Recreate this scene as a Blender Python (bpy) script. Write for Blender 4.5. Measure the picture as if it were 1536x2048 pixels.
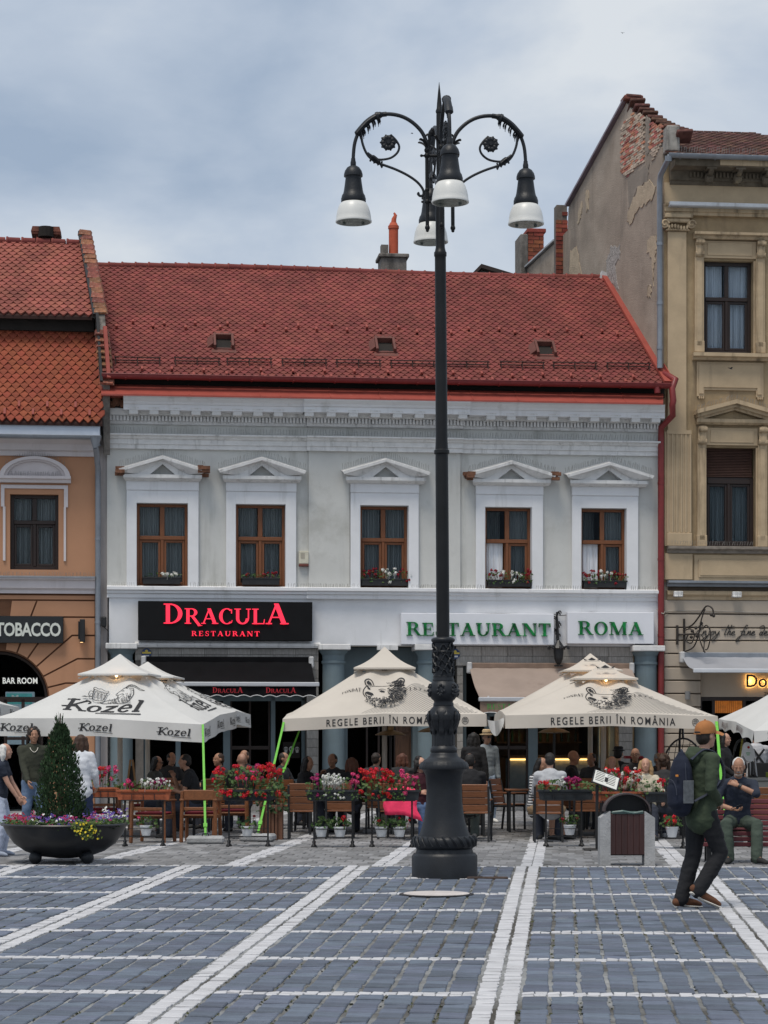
import bpy, bmesh, math, random, mathutils
import mathutils.noise
from mathutils import Vector, Matrix
RND = random.Random(11)
for o in list(bpy.data.objects): bpy.data.objects.remove(o)
SC = bpy.context.scene
COL = SC.collection
rad = math.radians
# ------------------------------------------------------------------ camera (level, with lens shift)
F, CH, HZ = 4500.0, 1.60, 1480.0
cam = bpy.data.cameras.new('camera'); co = bpy.data.objects.new('camera', cam); COL.objects.link(co)
co.location = (0, 0, CH); co.rotation_euler = (rad(90), 0, 0)
cam.sensor_fit = 'VERTICAL'; cam.sensor_height = 36; cam.lens = F/2048*36
cam.shift_y = (HZ-1024)/2048; cam.clip_end = 900; cam.clip_start = .1
SC.camera = co
# ------------------------------------------------------------------ sky and sun
SUN_EL, SUN_AZ = rad(67), rad(208)          # azimuth clockwise from +Y
W = bpy.data.worlds.new('World'); SC.world = W; W.use_nodes = True
nt = W.node_tree; N = nt.nodes; Lk = nt.links; N.clear()
def nd(t, **k):
    n = N.new(t)
    for a, b in k.items(): setattr(n, a, b)
    return n
sky = nd('ShaderNodeTexSky', sky_type='NISHITA', sun_disc=False, sun_elevation=SUN_EL, sun_rotation=SUN_AZ, dust_density=2.0, air_density=1.2)
SKX, SKY_, SKZ = 9.1, 4.4, 5.0
tc = nd('ShaderNodeTexCoord'); mp = nd('ShaderNodeMapping'); mp.inputs['Scale'].default_value = (1.6, 1.6, 3.0); mp.inputs['Location'].default_value = (SKX, SKY_, SKZ)
Lk.new(tc.outputs['Generated'], mp.inputs['Vector'])
n1 = nd('ShaderNodeTexNoise'); n1.inputs['Scale'].default_value = 3.4; n1.inputs['Detail'].default_value = 8; n1.inputs['Roughness'].default_value = .52; n1.inputs['Distortion'].default_value = .25
Lk.new(mp.outputs[0], n1.inputs['Vector'])
cr = nd('ShaderNodeValToRGB'); e = cr.color_ramp.elements
e[0].position = .34; e[0].color = (3.5, 4.4, 5.75, 1); e[1].position = .68; e[1].color = (7.5, 7.9, 8.3, 1)
m_ = e.new(.50); m_.color = (5.2, 5.95, 7.05, 1)
Lk.new(n1.outputs['Fac'], cr.inputs['Fac'])
mx = nd('ShaderNodeMix', data_type='RGBA'); mx.inputs['Factor'].default_value = .9
Lk.new(sky.outputs[0], mx.inputs['A']); Lk.new(cr.outputs[0], mx.inputs['B'])
bg = nd('ShaderNodeBackground'); bg.inputs['Strength'].default_value = .10
Lk.new(mx.outputs['Result'], bg.inputs['Color'])
wo = nd('ShaderNodeOutputWorld'); Lk.new(bg.outputs[0], wo.inputs['Surface'])
sl = bpy.data.lights.new('sun', 'SUN'); sl.energy = 2.6; sl.angle = rad(20); sl.color = (1, .93, .83)
so = bpy.data.objects.new('sun', sl); COL.objects.link(so)
so.rotation_euler = (rad(90)-SUN_EL, 0, -SUN_AZ+math.pi); so.location = (0, 0, 60)
_d = Vector((math.sin(SUN_AZ)*math.cos(SUN_EL), math.cos(SUN_AZ)*math.cos(SUN_EL), math.sin(SUN_EL)))
so.rotation_euler = _d.to_track_quat('Z', 'Y').to_euler()
SC.view_settings.view_transform = 'Standard'; SC.view_settings.look = 'None'
SC.view_settings.exposure = 0.0; SC.view_settings.gamma = 1.0; SC.view_settings.use_curve_mapping = False
SC.render.engine = 'CYCLES'
SC.cycles.max_bounces = 6; SC.cycles.diffuse_bounces = 3; SC.cycles.glossy_bounces = 3; SC.cycles.transmission_bounces = 4; SC.cycles.transparent_max_bounces = 10
SC.cycles.use_denoising = True; SC.cycles.sample_clamp_indirect = 4.0
# ------------------------------------------------------------------ coordinates
TH = rad(6.4); Y0 = 51.4; K = 1.172            # facade frame: yaw, distance, metres per facade unit
def fac(px, py, d=0.0):                       # photo measurement -> (along facade, height) in facade units
    a = (px-768)/F
    Y = (Y0+d*K/math.cos(TH))/(1-a*math.tan(TH)); X = a*Y
    return (X*math.cos(TH)+(Y-Y0)*math.sin(TH))/K, (CH+(HZ-py)/F*Y)/K
def fs(px, d=0.0): return fac(px, 1000, d)[0]
def fz(py, d=0.0, px=768): return fac(px, py, d)[1]
def at(px, py, Y): return Vector(((px-768)/F*Y, Y, CH+(HZ-py)/F*Y))
# the square: level terrace in front of the houses, gently falling field towards the camera
GU = Vector((1, -.05, 0)).normalized(); GV = Vector((.0795, 1, 0)).normalized(); GO = Vector(((1055-768)/F*28.5, 28.5, 0)); GS = .0122
_gd = GU.x*GV.y-GU.y*GV.x
def gab(x, y):
    x -= GO.x; y -= GO.y
    return (x*GV.y-y*GV.x)/_gd, (GU.x*y-GU.y*x)/_gd
def gz(x, y): return GS*min(0., gab(x, y)[1])
def gpt(a, b, z=0.): return GO+GU*a+GV*b+Vector((0, 0, GS*min(0., b)+z))
def gnd(px, py):
    Y = F*CH/(py-HZ)
    for _ in range(30): X = (px-768)/F*Y; Y = F*(CH-gz(X, Y))/(py-HZ)
    return Vector(((px-768)/F*Y, Y, gz((px-768)/F*Y, Y)))
def facw(s, d, z): return Vector((K*(s*math.cos(TH)-d*math.sin(TH)), Y0+K*(s*math.sin(TH)+d*math.cos(TH)), z*K))
# ------------------------------------------------------------------ materials
MATS = {}
def mat(name, col, rough=.7, var=.18, scale=5., rnd=0., bump=0., bscale=40., metal=0., spec=.4, streak=None, stain=None, emit=0., hue=0., stretch=None, trans=0., detail=5, dirt=None):
    if name in MATS: return MATS[name]
    m = bpy.data.materials.new(name); m.use_nodes = True; t = m.node_tree; n = t.nodes; l = t.links; n.clear()
    out = n.new('ShaderNodeOutputMaterial'); p = n.new('ShaderNodeBsdfPrincipled')
    p.inputs['Roughness'].default_value = rough; p.inputs['Metallic'].default_value = metal; p.inputs['Specular IOR Level'].default_value = spec
    tcn = n.new('ShaderNodeTexCoord'); vec = tcn.outputs['Object']
    if stretch:
        mpn = n.new('ShaderNodeMapping'); mpn.inputs['Scale'].default_value = stretch; l.new(vec, mpn.inputs['Vector']); vs = mpn.outputs[0]
    else: vs = vec
    ns = n.new('ShaderNodeTexNoise'); ns.inputs['Scale'].default_value = scale; ns.inputs['Detail'].default_value = detail; ns.inputs['Roughness'].default_value = .62
    l.new(vs, ns.inputs['Vector'])
    mr = n.new('ShaderNodeMapRange'); mr.inputs['From Min'].default_value = .3; mr.inputs['From Max'].default_value = .7
    mr.inputs['To Min'].default_value = 1-var; mr.inputs['To Max'].default_value = 1+var
    l.new(ns.outputs['Fac'], mr.inputs['Value']); val = mr.outputs[0]
    if rnd:
        g = n.new('ShaderNodeNewGeometry'); oi = n.new('ShaderNodeObjectInfo')
        ad = n.new('ShaderNodeMath'); ad.operation = 'ADD'; l.new(g.outputs['Random Per Island'], ad.inputs[0]); l.new(oi.outputs['Random'], ad.inputs[1])
        fr = n.new('ShaderNodeMath'); fr.operation = 'FRACT'; l.new(ad.outputs[0], fr.inputs[0])
        m2 = n.new('ShaderNodeMapRange'); m2.inputs['To Min'].default_value = 1-rnd; m2.inputs['To Max'].default_value = 1+rnd
        l.new(fr.outputs[0], m2.inputs['Value'])
        mu = n.new('ShaderNodeMath'); mu.operation = 'MULTIPLY'; l.new(val, mu.inputs[0]); l.new(m2.outputs[0], mu.inputs[1]); val = mu.outputs[0]
    vm = n.new('ShaderNodeVectorMath'); vm.operation = 'SCALE'; vm.inputs[0].default_value = col; l.new(val, vm.inputs['Scale']); c = vm.outputs[0]
    if rnd and hue:
        hs = n.new('ShaderNodeHueSaturation'); l.new(c, hs.inputs['Color'])
        m3 = n.new('ShaderNodeMapRange'); m3.inputs['To Min'].default_value = .5-hue; m3.inputs['To Max'].default_value = .5+hue
        fr2 = n.new('ShaderNodeMath'); fr2.operation = 'MULTIPLY'; fr2.inputs[1].default_value = 7.31; l.new(fr.outputs[0], fr2.inputs[0])
        fr3 = n.new('ShaderNodeMath'); fr3.operation = 'FRACT'; l.new(fr2.outputs[0], fr3.inputs[0]); l.new(fr3.outputs[0], m3.inputs['Value']); l.new(m3.outputs[0], hs.inputs['Hue']); c = hs.outputs[0]
    for k, sp in enumerate((streak, stain, dirt)):
        if not sp: continue
        scol, amt, sscale, lo = sp                 # colour, amount, scale, threshold
        mp2 = n.new('ShaderNodeMapping'); mp2.inputs['Scale'].default_value = ((sscale, sscale, sscale*.12), (sscale,)*3, (sscale,)*3)[k]
        mp2.inputs['Location'].default_value = (3.1*k, 1.7, .4); l.new(vec, mp2.inputs['Vector'])
        n2 = n.new('ShaderNodeTexNoise'); n2.inputs['Scale'].default_value = 1; n2.inputs['Detail'].default_value = 6; n2.inputs['Roughness'].default_value = .65; l.new(mp2.outputs[0], n2.inputs['Vector'])
        m4 = n.new('ShaderNodeMapRange'); m4.inputs['From Min'].default_value = lo; m4.inputs['From Max'].default_value = lo+.16; m4.inputs['To Max'].default_value = amt; l.new(n2.outputs['Fac'], m4.inputs['Value'])
        mm = n.new('ShaderNodeMix'); mm.data_type = 'RGBA'; l.new(m4.outputs[0], mm.inputs['Factor']); l.new(c, mm.inputs['A']); mm.inputs['B'].default_value = (*scol, 1); c = mm.outputs['Result']
    l.new(c, p.inputs['Base Color'])
    if bump:
        nb = n.new('ShaderNodeTexNoise'); nb.inputs['Scale'].default_value = bscale; nb.inputs['Detail'].default_value = 4; l.new(vs, nb.inputs['Vector'])
        b = n.new('ShaderNodeBump'); b.inputs['Strength'].default_value = bump; b.inputs['Distance'].default_value = .02; l.new(nb.outputs['Fac'], b.inputs['Height']); l.new(b.outputs[0], p.inputs['Normal'])
    if emit:
        l.new(c, p.inputs['Emission Color']); p.inputs['Emission Strength'].default_value = emit
    sh = p.outputs[0]
    if trans:
        tr = n.new('ShaderNodeBsdfTranslucent'); l.new(c, tr.inputs['Color']); ms = n.new('ShaderNodeMixShader'); ms.inputs[0].default_value = trans
        l.new(sh, ms.inputs[1]); l.new(tr.outputs[0], ms.inputs[2]); sh = ms.outputs[0]
    l.new(sh, out.inputs['Surface']); MATS[name] = m
    return m
def glass(name, tint=(.75, .8, .82), refl=.16):
    if name in MATS: return MATS[name]
    m = bpy.data.materials.new(name); m.use_nodes = True; t = m.node_tree; n = t.nodes; l = t.links; n.clear()
    out = n.new('ShaderNodeOutputMaterial'); tr = n.new('ShaderNodeBsdfTransparent'); tr.inputs[0].default_value = (*tint, 1)
    gl = n.new('ShaderNodeBsdfGlossy'); gl.inputs['Roughness'].default_value = .03; gl.inputs['Color'].default_value = (.9, .95, 1, 1)
    lw = n.new('ShaderNodeLayerWeight'); lw.inputs['Blend'].default_value = refl
    nb = n.new('ShaderNodeTexNoise'); nb.inputs['Scale'].default_value = 1.6; b = n.new('ShaderNodeBump'); b.inputs['Strength'].default_value = .06; b.inputs['Distance'].default_value = .05
    l.new(nb.outputs['Fac'], b.inputs['Height']); l.new(b.outputs[0], gl.inputs['Normal'])
    ms = n.new('ShaderNodeMixShader'); l.new(lw.outputs['Fresnel'], ms.inputs[0]); l.new(tr.outputs[0], ms.inputs[1]); l.new(gl.outputs[0], ms.inputs[2]); l.new(ms.outputs[0], out.inputs[0])
    MATS[name] = m
    return m
# ------------------------------------------------------------------ mesh builder
class MB:
    def __init__(s): s.v = []; s.f = []; s.m = []
    def add(s, vs, fs_, mi=0):
        o = len(s.v); s.v += [tuple(v) for v in vs]
        for f in fs_: s.f.append(tuple(i+o for i in f)); s.m.append(mi)
        return s
    def box(s, x0, x1, y0, y1, z0, z1, mi=0, b=0., M=None):
        if x0 > x1: x0, x1 = x1, x0
        if y0 > y1: y0, y1 = y1, y0
        if z0 > z1: z0, z1 = z1, z0
        if b <= 0:
            vs = [Vector((x, y, z)) for z in (z0, z1) for y in (y0, y1) for x in (x0, x1)]
            fc = [(0, 2, 3, 1), (4, 5, 7, 6), (0, 1, 5, 4), (2, 6, 7, 3), (0, 4, 6, 2), (1, 3, 7, 5)]
        else:
            b = min(b, (x1-x0)*.45, (y1-y0)*.45, (z1-z0)*.45); vs = []; ix = {}
            c = ((x0, x1), (y0, y1), (z0, z1))
            for i in (0, 1):
                for j in (0, 1):
                    for k in (0, 1):
                        s3 = [c[0][i], c[1][j], c[2][k]]; sg = [(1, -1)[i], (1, -1)[j], (1, -1)[k]]
                        for a in range(3):
                            ix[i, j, k, a] = len(vs); vs.append(Vector([s3[q]+(sg[q]*b if q != a else 0) for q in range(3)]))
            fc = []
            for a in range(3):
                u, w = (a+1) % 3, (a+2) % 3
                for e_ in (0, 1):
                    def K(p, q):
                        t = [0, 0, 0]; t[a] = e_; t[u] = p; t[w] = q; return ix[t[0], t[1], t[2], a]
                    q = (K(0, 0), K(1, 0), K(1, 1), K(0, 1)); fc.append(q if e_ else q[::-1])
                for p in (0, 1):
                    for q in (0, 1):
                        def K2(e2, ax):
                            t = [0, 0, 0]; t[a] = e2; t[u] = p; t[w] = q; return ix[t[0], t[1], t[2], ax]
                        qd = (K2(0, u), K2(1, u), K2(1, w), K2(0, w)); fc.append(qd if p ^ q else qd[::-1])
            for i in (0, 1):
                for j in (0, 1):
                    for k in (0, 1):
                        t = (ix[i, j, k, 0], ix[i, j, k, 1], ix[i, j, k, 2]); fc.append(t if (i+j+k) % 2 else t[::-1])
        if M is not None: vs = [M @ v for v in vs]
        return s.add(vs, fc, mi)
    def bar(s, a, b, w, h=None, mi=0, bev=0., up=(0, 0, 1)):          # rectangular bar from a to b
        a = Vector(a); b = Vector(b); h = h or w; d = b-a; L = d.length
        if L < 1e-6: return s
        z = d/L; x = Vector(up).cross(z)
        if x.length < 1e-4: x = Vector((1, 0, 0)).cross(z)
        x.normalize(); y = z.cross(x)
        M = Matrix((x, y, z)).transposed().to_4x4(); M.translation = a
        return s.box(-w/2, w/2, -h/2, h/2, 0, L, mi, bev, M)
    def prism(s, poly, y0, y1, mi=0, M=None):                          # (x,z) polygon pushed through y
        n = len(poly); A = sum(poly[i][0]*poly[(i+1) % n][1]-poly[(i+1) % n][0]*poly[i][1] for i in range(n))
        if A < 0: poly = poly[::-1]
        vs = [Vector((x, y0, z)) for x, z in poly]+[Vector((x, y1, z)) for x, z in poly]
        if M is not None: vs = [M @ v for v in vs]
        fc = [tuple(range(n)), tuple(range(2*n-1, n-1, -1))]+[(i, n+i, n+(i+1) % n, (i+1) % n) for i in range(n)]
        return s.add(vs, fc, mi)
    def mold(s, prof, x0, x1, mi=0, e0=0., e1=0.):                      # (y,z) profile run along x; e = mitre (extra x per unit of -y)
        n = len(prof); A = sum(prof[i][0]*prof[(i+1) % n][1]-prof[(i+1) % n][0]*prof[i][1] for i in range(n))
        if A < 0: prof = prof[::-1]
        vs = [(x0+e0*y, y, z) for y, z in prof]+[(x1-e1*y, y, z) for y, z in prof]
        fc = [tuple(range(n-1, -1, -1)), tuple(range(n, 2*n))]+[(i, (i+1) % n, n+(i+1) % n, n+i) for i in range(n)]
        return s.add(vs, fc, mi)
    def lathe(s, prof, c=(0, 0, 0), seg=24, mi=0, M=None, fn=None, caps=True):   # prof [(r,z)] bottom to top
        vs = []; c = Vector(c); n = len(prof)
        for r, z in prof:
            for k in range(seg):
                a = 2*math.pi*k/seg; rr = r*(fn(a, z) if fn else 1)
                v = Vector((rr*math.cos(a), rr*math.sin(a), z)); vs.append((M @ v if M is not None else v)+c)
        fc = [(i*seg+k, i*seg+(k+1) % seg, (i+1)*seg+(k+1) % seg, (i+1)*seg+k) for i in range(n-1) for k in range(seg)]
        if caps: fc += [tuple(range(seg-1, -1, -1)), tuple(range((n-1)*seg, n*seg))]
        return s.add(vs, fc, mi)
    def tube(s, pts, r, seg=8, mi=0, caps=True, side=None, rnd=False):
        pts = [Vector(p) for p in pts]; n = len(pts)
        rs = [r]*n if not isinstance(r, (list, tuple)) else list(r)
        if len(rs) != n: rs = [rs[min(len(rs)-1, int(i*len(rs)/n))] for i in range(n)]
        rs = [q if isinstance(q, tuple) else (q, q) for q in rs]
        if rnd:                                                        # rounded ends
            d0 = (pts[1]-pts[0]).normalized(); d1 = (pts[-1]-pts[-2]).normalized(); P0 = []; P1 = []
            for a in (80, 55, 28):
                c_, s_ = math.cos(rad(a)), math.sin(rad(a))
                P0.append((pts[0]-d0*min(rs[0])*s_, (rs[0][0]*c_, rs[0][1]*c_))); P1.insert(0, (pts[-1]+d1*min(rs[-1])*s_, (rs[-1][0]*c_, rs[-1][1]*c_)))
            pts = [p for p, _ in P0]+pts+[p for p, _ in P1]; rs = [q for _, q in P0]+rs+[q for _, q in P1]; n = len(pts)
        vs = []; x = None
        for i in range(n):
            d = (pts[min(i+1, n-1)]-pts[max(i-1, 0)])
            d = d.normalized() if d.length > 1e-9 else Vector((0, 0, 1))
            if side is not None: x = Vector(side)-d*Vector(side).dot(d)
            elif x is None:
                x = Vector((0, 0, 1)).cross(d)
                if x.length < .05: x = Vector((1, 0, 0))-d*d.x
            else: x = x-d*x.dot(d)
            if x.length < 1e-6: x = Vector((0, 1, 0)).cross(d)
            x = x.normalized(); y = d.cross(x)
            for k in range(seg):
                a = 2*math.pi*k/seg; vs.append(pts[i]+x*(rs[i][0]*math.cos(a))+y*(rs[i][1]*math.sin(a)))
        fc = [(i*seg+k, i*seg+(k+1) % seg, (i+1)*seg+(k+1) % seg, (i+1)*seg+k) for i in range(n-1) for k in range(seg)]
        if caps: fc += [tuple(range(seg-1, -1, -1)), tuple(range((n-1)*seg, n*seg))]
        return s.add(vs, fc, mi)
    def ball(s, c, r, seg=12, rings=8, mi=0, M=None):
        r = r if isinstance(r, tuple) else (r, r, r); c = Vector(c); vs = []
        def P(t, a):
            v = Vector((r[0]*math.sin(t)*math.cos(a), r[1]*math.sin(t)*math.sin(a), r[2]*math.cos(t)))
            return c+(M @ v if M is not None else v)
        vs.append(P(math.pi, 0))
        for i in range(1, rings):
            for k in range(seg): vs.append(P(math.pi*(1-i/rings), 2*math.pi*k/seg))
        vs.append(P(0, 0)); top = len(vs)-1
        fc = [(0, 1+(k+1) % seg, 1+k) for k in range(seg)]
        for i in range(rings-2):
            for k in range(seg): fc.append((1+i*seg+k, 1+i*seg+(k+1) % seg, 1+(i+1)*seg+(k+1) % seg, 1+(i+1)*seg+k))
        o = 1+(rings-2)*seg; fc += [(o+k, o+(k+1) % seg, top) for k in range(seg)]
        return s.add(vs, fc, mi)
    def mesh(s, name, mats, smooth=None):
        me = bpy.data.meshes.new(name); me.from_pydata(s.v, [], s.f)
        for m in (mats if isinstance(mats, (list, tuple)) else [mats]): me.materials.append(m)
        if any(s.m): me.polygons.foreach_set('material_index', s.m)
        if smooth:
            me.shade_smooth(); me.set_sharp_from_angle(angle=rad(smooth))
        me.update(); return me
    def build(s, name, mats, parent=None, smooth=None, kind=None, loc=None, rz=0., label=None):
        return link(name, s.mesh(name, mats, smooth), parent, kind, loc, rz, label)
def link(name, me, parent=None, kind=None, loc=None, rz=0., label=None):
    o = bpy.data.objects.new(name, me); COL.objects.link(o)
    if parent is not None: o.parent = parent
    if loc is not None: o.location = loc
    if rz:
        o.rotation_euler.z = rz
        if rz == TH and parent is None: o.scale = (K, K, K)
    if kind: o['kind'] = kind
    if label: o['label'] = label
    return o
def thing(name, label, cat, loc=(0, 0, 0), rz=0., group=None, rot=None):
    o = bpy.data.objects.new(name, None); COL.objects.link(o); o.empty_display_size = .2
    o.location = loc; o.rotation_euler = rot if rot is not None else (0, 0, rz)
    if rz == TH: o.scale = (K, K, K)
    o['label'] = label; o['category'] = cat
    if group: o['group'] = group
    return o
def tag(o, label, cat, group=None):
    o['label'] = label; o['category'] = cat
    if group: o['group'] = group
    return o
KIDS = {}
def copy_thing(src, loc, rz, label, group=None):
    r = src.copy(); COL.objects.link(r); r.location = loc; r.rotation_euler = (0, 0, rz); r['label'] = label
    if group: r['group'] = group
    for ch in [o for o in COL.objects if o.parent == src]:
        c = ch.copy(); COL.objects.link(c); c.parent = r
        for g in [o for o in COL.objects if o.parent == ch]:
            d = g.copy(); COL.objects.link(d); d.parent = c
    return r
def wall_holes(mb, x0, x1, z0, z1, holes, y0, y1, mi=0):
    xs = sorted({x0, x1, *[h[0] for h in holes], *[h[1] for h in holes]}); zs = sorted({z0, z1, *[h[2] for h in holes], *[h[3] for h in holes]})
    def inh(x, z): return any(h[0] < x < h[1] and h[2] < z < h[3] for h in holes)
    for i in range(len(xs)-1):
        for j in range(len(zs)-1):
            if inh((xs[i]+xs[i+1])/2, (zs[j]+zs[j+1])/2): continue
            a, b, c, d = xs[i], xs[i+1], zs[j], zs[j+1]
            mb.add([(a, y0, c), (b, y0, c), (b, y0, d), (a, y0, d)], [(0, 1, 2, 3)], mi)
            mb.add([(a, y1, c), (b, y1, c), (b, y1, d), (a, y1, d)], [(3, 2, 1, 0)], mi)
    for a, b, c, d in holes:
        for p, q in (((a, c), (a, d)), ((a, d), (b, d)), ((b, d), (b, c)), ((b, c), (a, c))):
            mb.add([(p[0], y0, p[1]), (q[0], y0, q[1]), (q[0], y1, q[1]), (p[0], y1, p[1])], [(0, 1, 2, 3)], mi)
    for p, q in (((x0, z0), (x0, z1)), ((x0, z1), (x1, z1)), ((x1, z1), (x1, z0)), ((x1, z0), (x0, z0))):
        mb.add([(p[0], y0, p[1]), (q[0], y0, q[1]), (q[0], y1, q[1]), (p[0], y1, p[1])], [(3, 2, 1, 0)], mi)
# ------------------------------------------------------------------ shared materials
M_PL = mat('plaster_pale', (.55, .55, .525), .9, .08, 1.2, bump=.2, bscale=60, streak=((.27, .27, .24), .5, 2.2, .53), stain=((.34, .335, .30), .5, 1.1, .56), dirt=((.58, .58, .56), .5, .7, .55))
M_WH = mat('plaster_white', (.71, .715, .73), .85, .05, 2.5, bump=.1, bscale=70, streak=((.42, .415, .40), .6, 3.0, .56))
M_WHD = mat('plaster_white_worn', (.66, .655, .645), .9, .10, 6, bump=.25, bscale=50, streak=((.26, .26, .25), .65, 7, .55), dirt=((.30, .29, .28), .6, 5, .61))
M_RED = mat('tile_red', (.185, .044, .036), .85, .3, 1.1, rnd=.16, hue=.005, bump=.2, bscale=60)
M_REDM = mat('red_sheet_metal', (.30, .062, .045), .5, .12, 4, bump=.03, stain=((.5, .3, .27), .35, 9, .62))
M_REDP = mat('red_pipe_paint', (.19, .025, .025), .45, .15, 7, dirt=((.4, .33, .3), .8, 14, .70))
M_BRK = mat('broken_brick', (.16, .075, .045), .95, .45, 14, bump=.9, bscale=30)
M_WOOD = mat('window_wood', (.185, .066, .024), .5, .2, 6, stretch=(8, 8, 1))
M_DWOOD = mat('dark_window_wood', (.022, .012, .009), .45, .3, 6, stretch=(8, 8, 1))
M_GL = glass('window_glass', (.85, .88, .9), refl=.16)
M_DARK = mat('dark_interior_and_shade', (.016, .013, .011), .9, .3, 3)
M_CUR = mat('curtain_cloth', (.34, .35, .335), .95, .25, 3, stretch=(14, 14, .4))
M_CURW = mat('curtain_white', (.80, .82, .85), .95, .15, 3, stretch=(14, 14, .4))
M_BLK = mat('black_metal', (.014, .014, .015), .45, .3, 8)
M_SPIKE = mat('spike_wire', (.27, .265, .25), .5, .2, 4)
M_ZINC = mat('zinc', (.25, .27, .30), .45, .15, 3, metal=.4, streak=((.15, .15, .15), .4, 6, .55))
M_BLUE = mat('bluegrey_paint', (.14, .185, .205), .7, .12, 2, bump=.06, streak=((.09, .11, .12), .4, 3, .55))
M_TRAV = mat('travertine', (.27, .255, .235), .8, .28, 3, rnd=.22, stretch=(14, 14, 1.6), bump=.25, bscale=9)
M_TERRA = mat('terracotta', (.36, .10, .045), .85, .15, 10, rnd=.12)
# ================================================================== main building
BLD = thing('townhouse', 'pale grey two-storey townhouse with red tiled roof and five pedimented windows', 'building', (0, Y0, 0), TH)
mL, mR = fs(214), fs(1317)
zSill0, zSill1 = fz(1197), fz(1178)
zArch0, zArch1 = fz(905), fz(877)
zTop = fz(803)
WX = [(253, 397, 273, 376, 325), (452, 592, 471, 571, 523), (700, 836, 719, 816, 769), (951, 1085, 969, 1063, 1020), (1143, 1275, 1161, 1252, 1214)]
wz0, wz1 = fz(1178), fz(1012)
holes = [(fs(c), fs(d), wz0, wz1) for a, b, c, d, e in WX]
mb = MB(); wall_holes(mb, mL, mR, fz(1185), zTop+.25, holes, 0, .42)
# back and sides of the house, well behind
zE = fz(760, -.35); RP = math.tan(rad(40)); dR = 0.
while fac(768, 545, dR)[1] > zE+(dR+.35)*RP: dR += .01
zR = zE+(dR+.35)*RP
mb.box(mL, mL+.3, .42, 9, 0, zTop+.2); mb.box(mR-.3, mR, .42, 9, 0, zTop+.2); mb.box(mL, mR, 8.7, 9, 0, zTop+.2)
mb.build('wall', [M_PL], BLD)
mb = MB(); bx0, bx1 = fs(617), fs(920)                               # shallow centre bay
for a, b in ((bx0, fs(699)), (fs(837), bx1)): mb.box(a, b, -.05, -.002, zSill1+.01, zArch0)
mb.box(fs(699), fs(837), -.05, -.002, fz(945), zArch0); mb.build('centre_bay', [M_PL], BLD)
# cornice
def cornice(y, k):   # stacked profile, y = plane it starts from
    return [(y, zArch1+.02), (y-.10, zArch1+.02)]
def run(name, prof, m, pieces=((0, 0),), kind=None):
    mb = MB()
    for x0, x1, off in ((mL+.0, bx0, 0), (bx0-.04, bx1+.04, -.07), (bx1, mR, 0)):
        mb.mold([(y+off if y < -.001 else y, z) for y, z in prof], x0, x1)
    return mb.build(name, [m], BLD)
a0, a1 = zArch0, zArch1; h = a1-a0
run('architrave', [(0, a0), (-.06, a0), (-.06, a0+h*.3), (-.085, a0+h*.32), (-.085, a0+h*.66), (-.12, a0+h*.7), (-.14, a0+h*.84), (-.19, a0+h*.9), (-.19, a1), (0, a1+.03)], M_WHD)
f0 = a1; f1 = fz(855, -.1)
b1 = fz(838, -.15)
run('bed_moulding', [(0, f1), (-.05, f1), (-.07, f1+.03), (-.07, b1), (-.15, b1), (-.17, b1+.06), (-.17, fz(823, -.3)), (0, fz(823, -.3))], M_WHD)
mb = MB(); x = mL+.05
while x < mR-.06:                                                    # dentils: under 10 px each, one joined part
    off = -.07 if bx0-.04 < x < bx1+.04 else 0
    mb.box(x, x+.042, -.13+off, -.06+off, f1+.055, b1-.005); x += .0665
mb.build('dentil_row', [M_WHD], BLD, kind='stuff')
c0, c1 = fz(827, -.42), fz(802, -.42)
mb = MB()
for x0, x1, off in ((fs(247), bx0-.1, 0), (bx0-.13, bx1+.13, -.07), (bx1+.1, mR+.12, 0)):
    h = c1-c0
    mb.mold([(-.05, c0), (-.40+off, c0), (-.40+off, c0+h*.42), (-.43+off, c0+h*.46), (-.45+off, c0+h*.62), (-.53+off, c0+h*.86), (-.55+off, c1), (-.05, c1)], x0, x1, 0, 0, -.22 if x1 > mR else 0)
mb.build('cornice', [M_WH], BLD)
md = MB().box(-.088, .088, 0, .26, 0, .105, b=.008); md.box(-.105, .105, -.02, .26, .105, .13)
mdm = md.mesh('modillion', [M_WHD])
for px in (267, 308, 350, 392, 433, 475, 516, 557, 618, 662, 706, 750, 794, 838, 881, 925, 982, 1023, 1064, 1107, 1149, 1190, 1231, 1272, 1312):
    off = -.07 if 600 < px < 940 else 0
    link('modillion', mdm, BLD, loc=(fs(px, -.38), -.385+off, fz(836, -.38)))
# broken left end of the cornice
mb = MB()
for k in range(26):
    t = RND.random(); u = RND.random()
    x = fs(206)+t*(fs(250)-fs(206)); z = fz(822, -.2)+u*(c1-c0)*(.4+.6*t); w = .06+.1*RND.random()
    mb.box(x, x+w, -.05-.33*t*RND.random()-.1, -.01, z-.05, z+.035, M=Matrix.Rotation(0, 4, 'X'))
mb.build('broken_masonry', [M_BRK], BLD, kind='stuff')
mb = MB().mold([(-.02, c1), (-.60, c1+.005), (-.62, c1-.012), (-.62, c1+.02), (-.18, c1+.27), (-.02, c1+.28)], fs(203), mR+.1, 0, 0, -.25)
mb.build('cornice_flashing', [M_REDM], BLD)
for px in (378, 520, 560, 660, 760, 900, 945, 1035, 1150, 1250):
    MB().bar((fs(px, -.5), -.615, c1+.026), (fs(px, -.5), -.18, c1+.276), .02, .012).build('flashing_seam', [M_REDM], BLD)
mb = MB().box(mL-.02, mR+.1, -.1, .1, c1+.2, zE+.02); mb.build('eaves_shade_board', [M_DARK], BLD)  # board coloured near-black, painting the shaded gap behind the gutter
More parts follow.
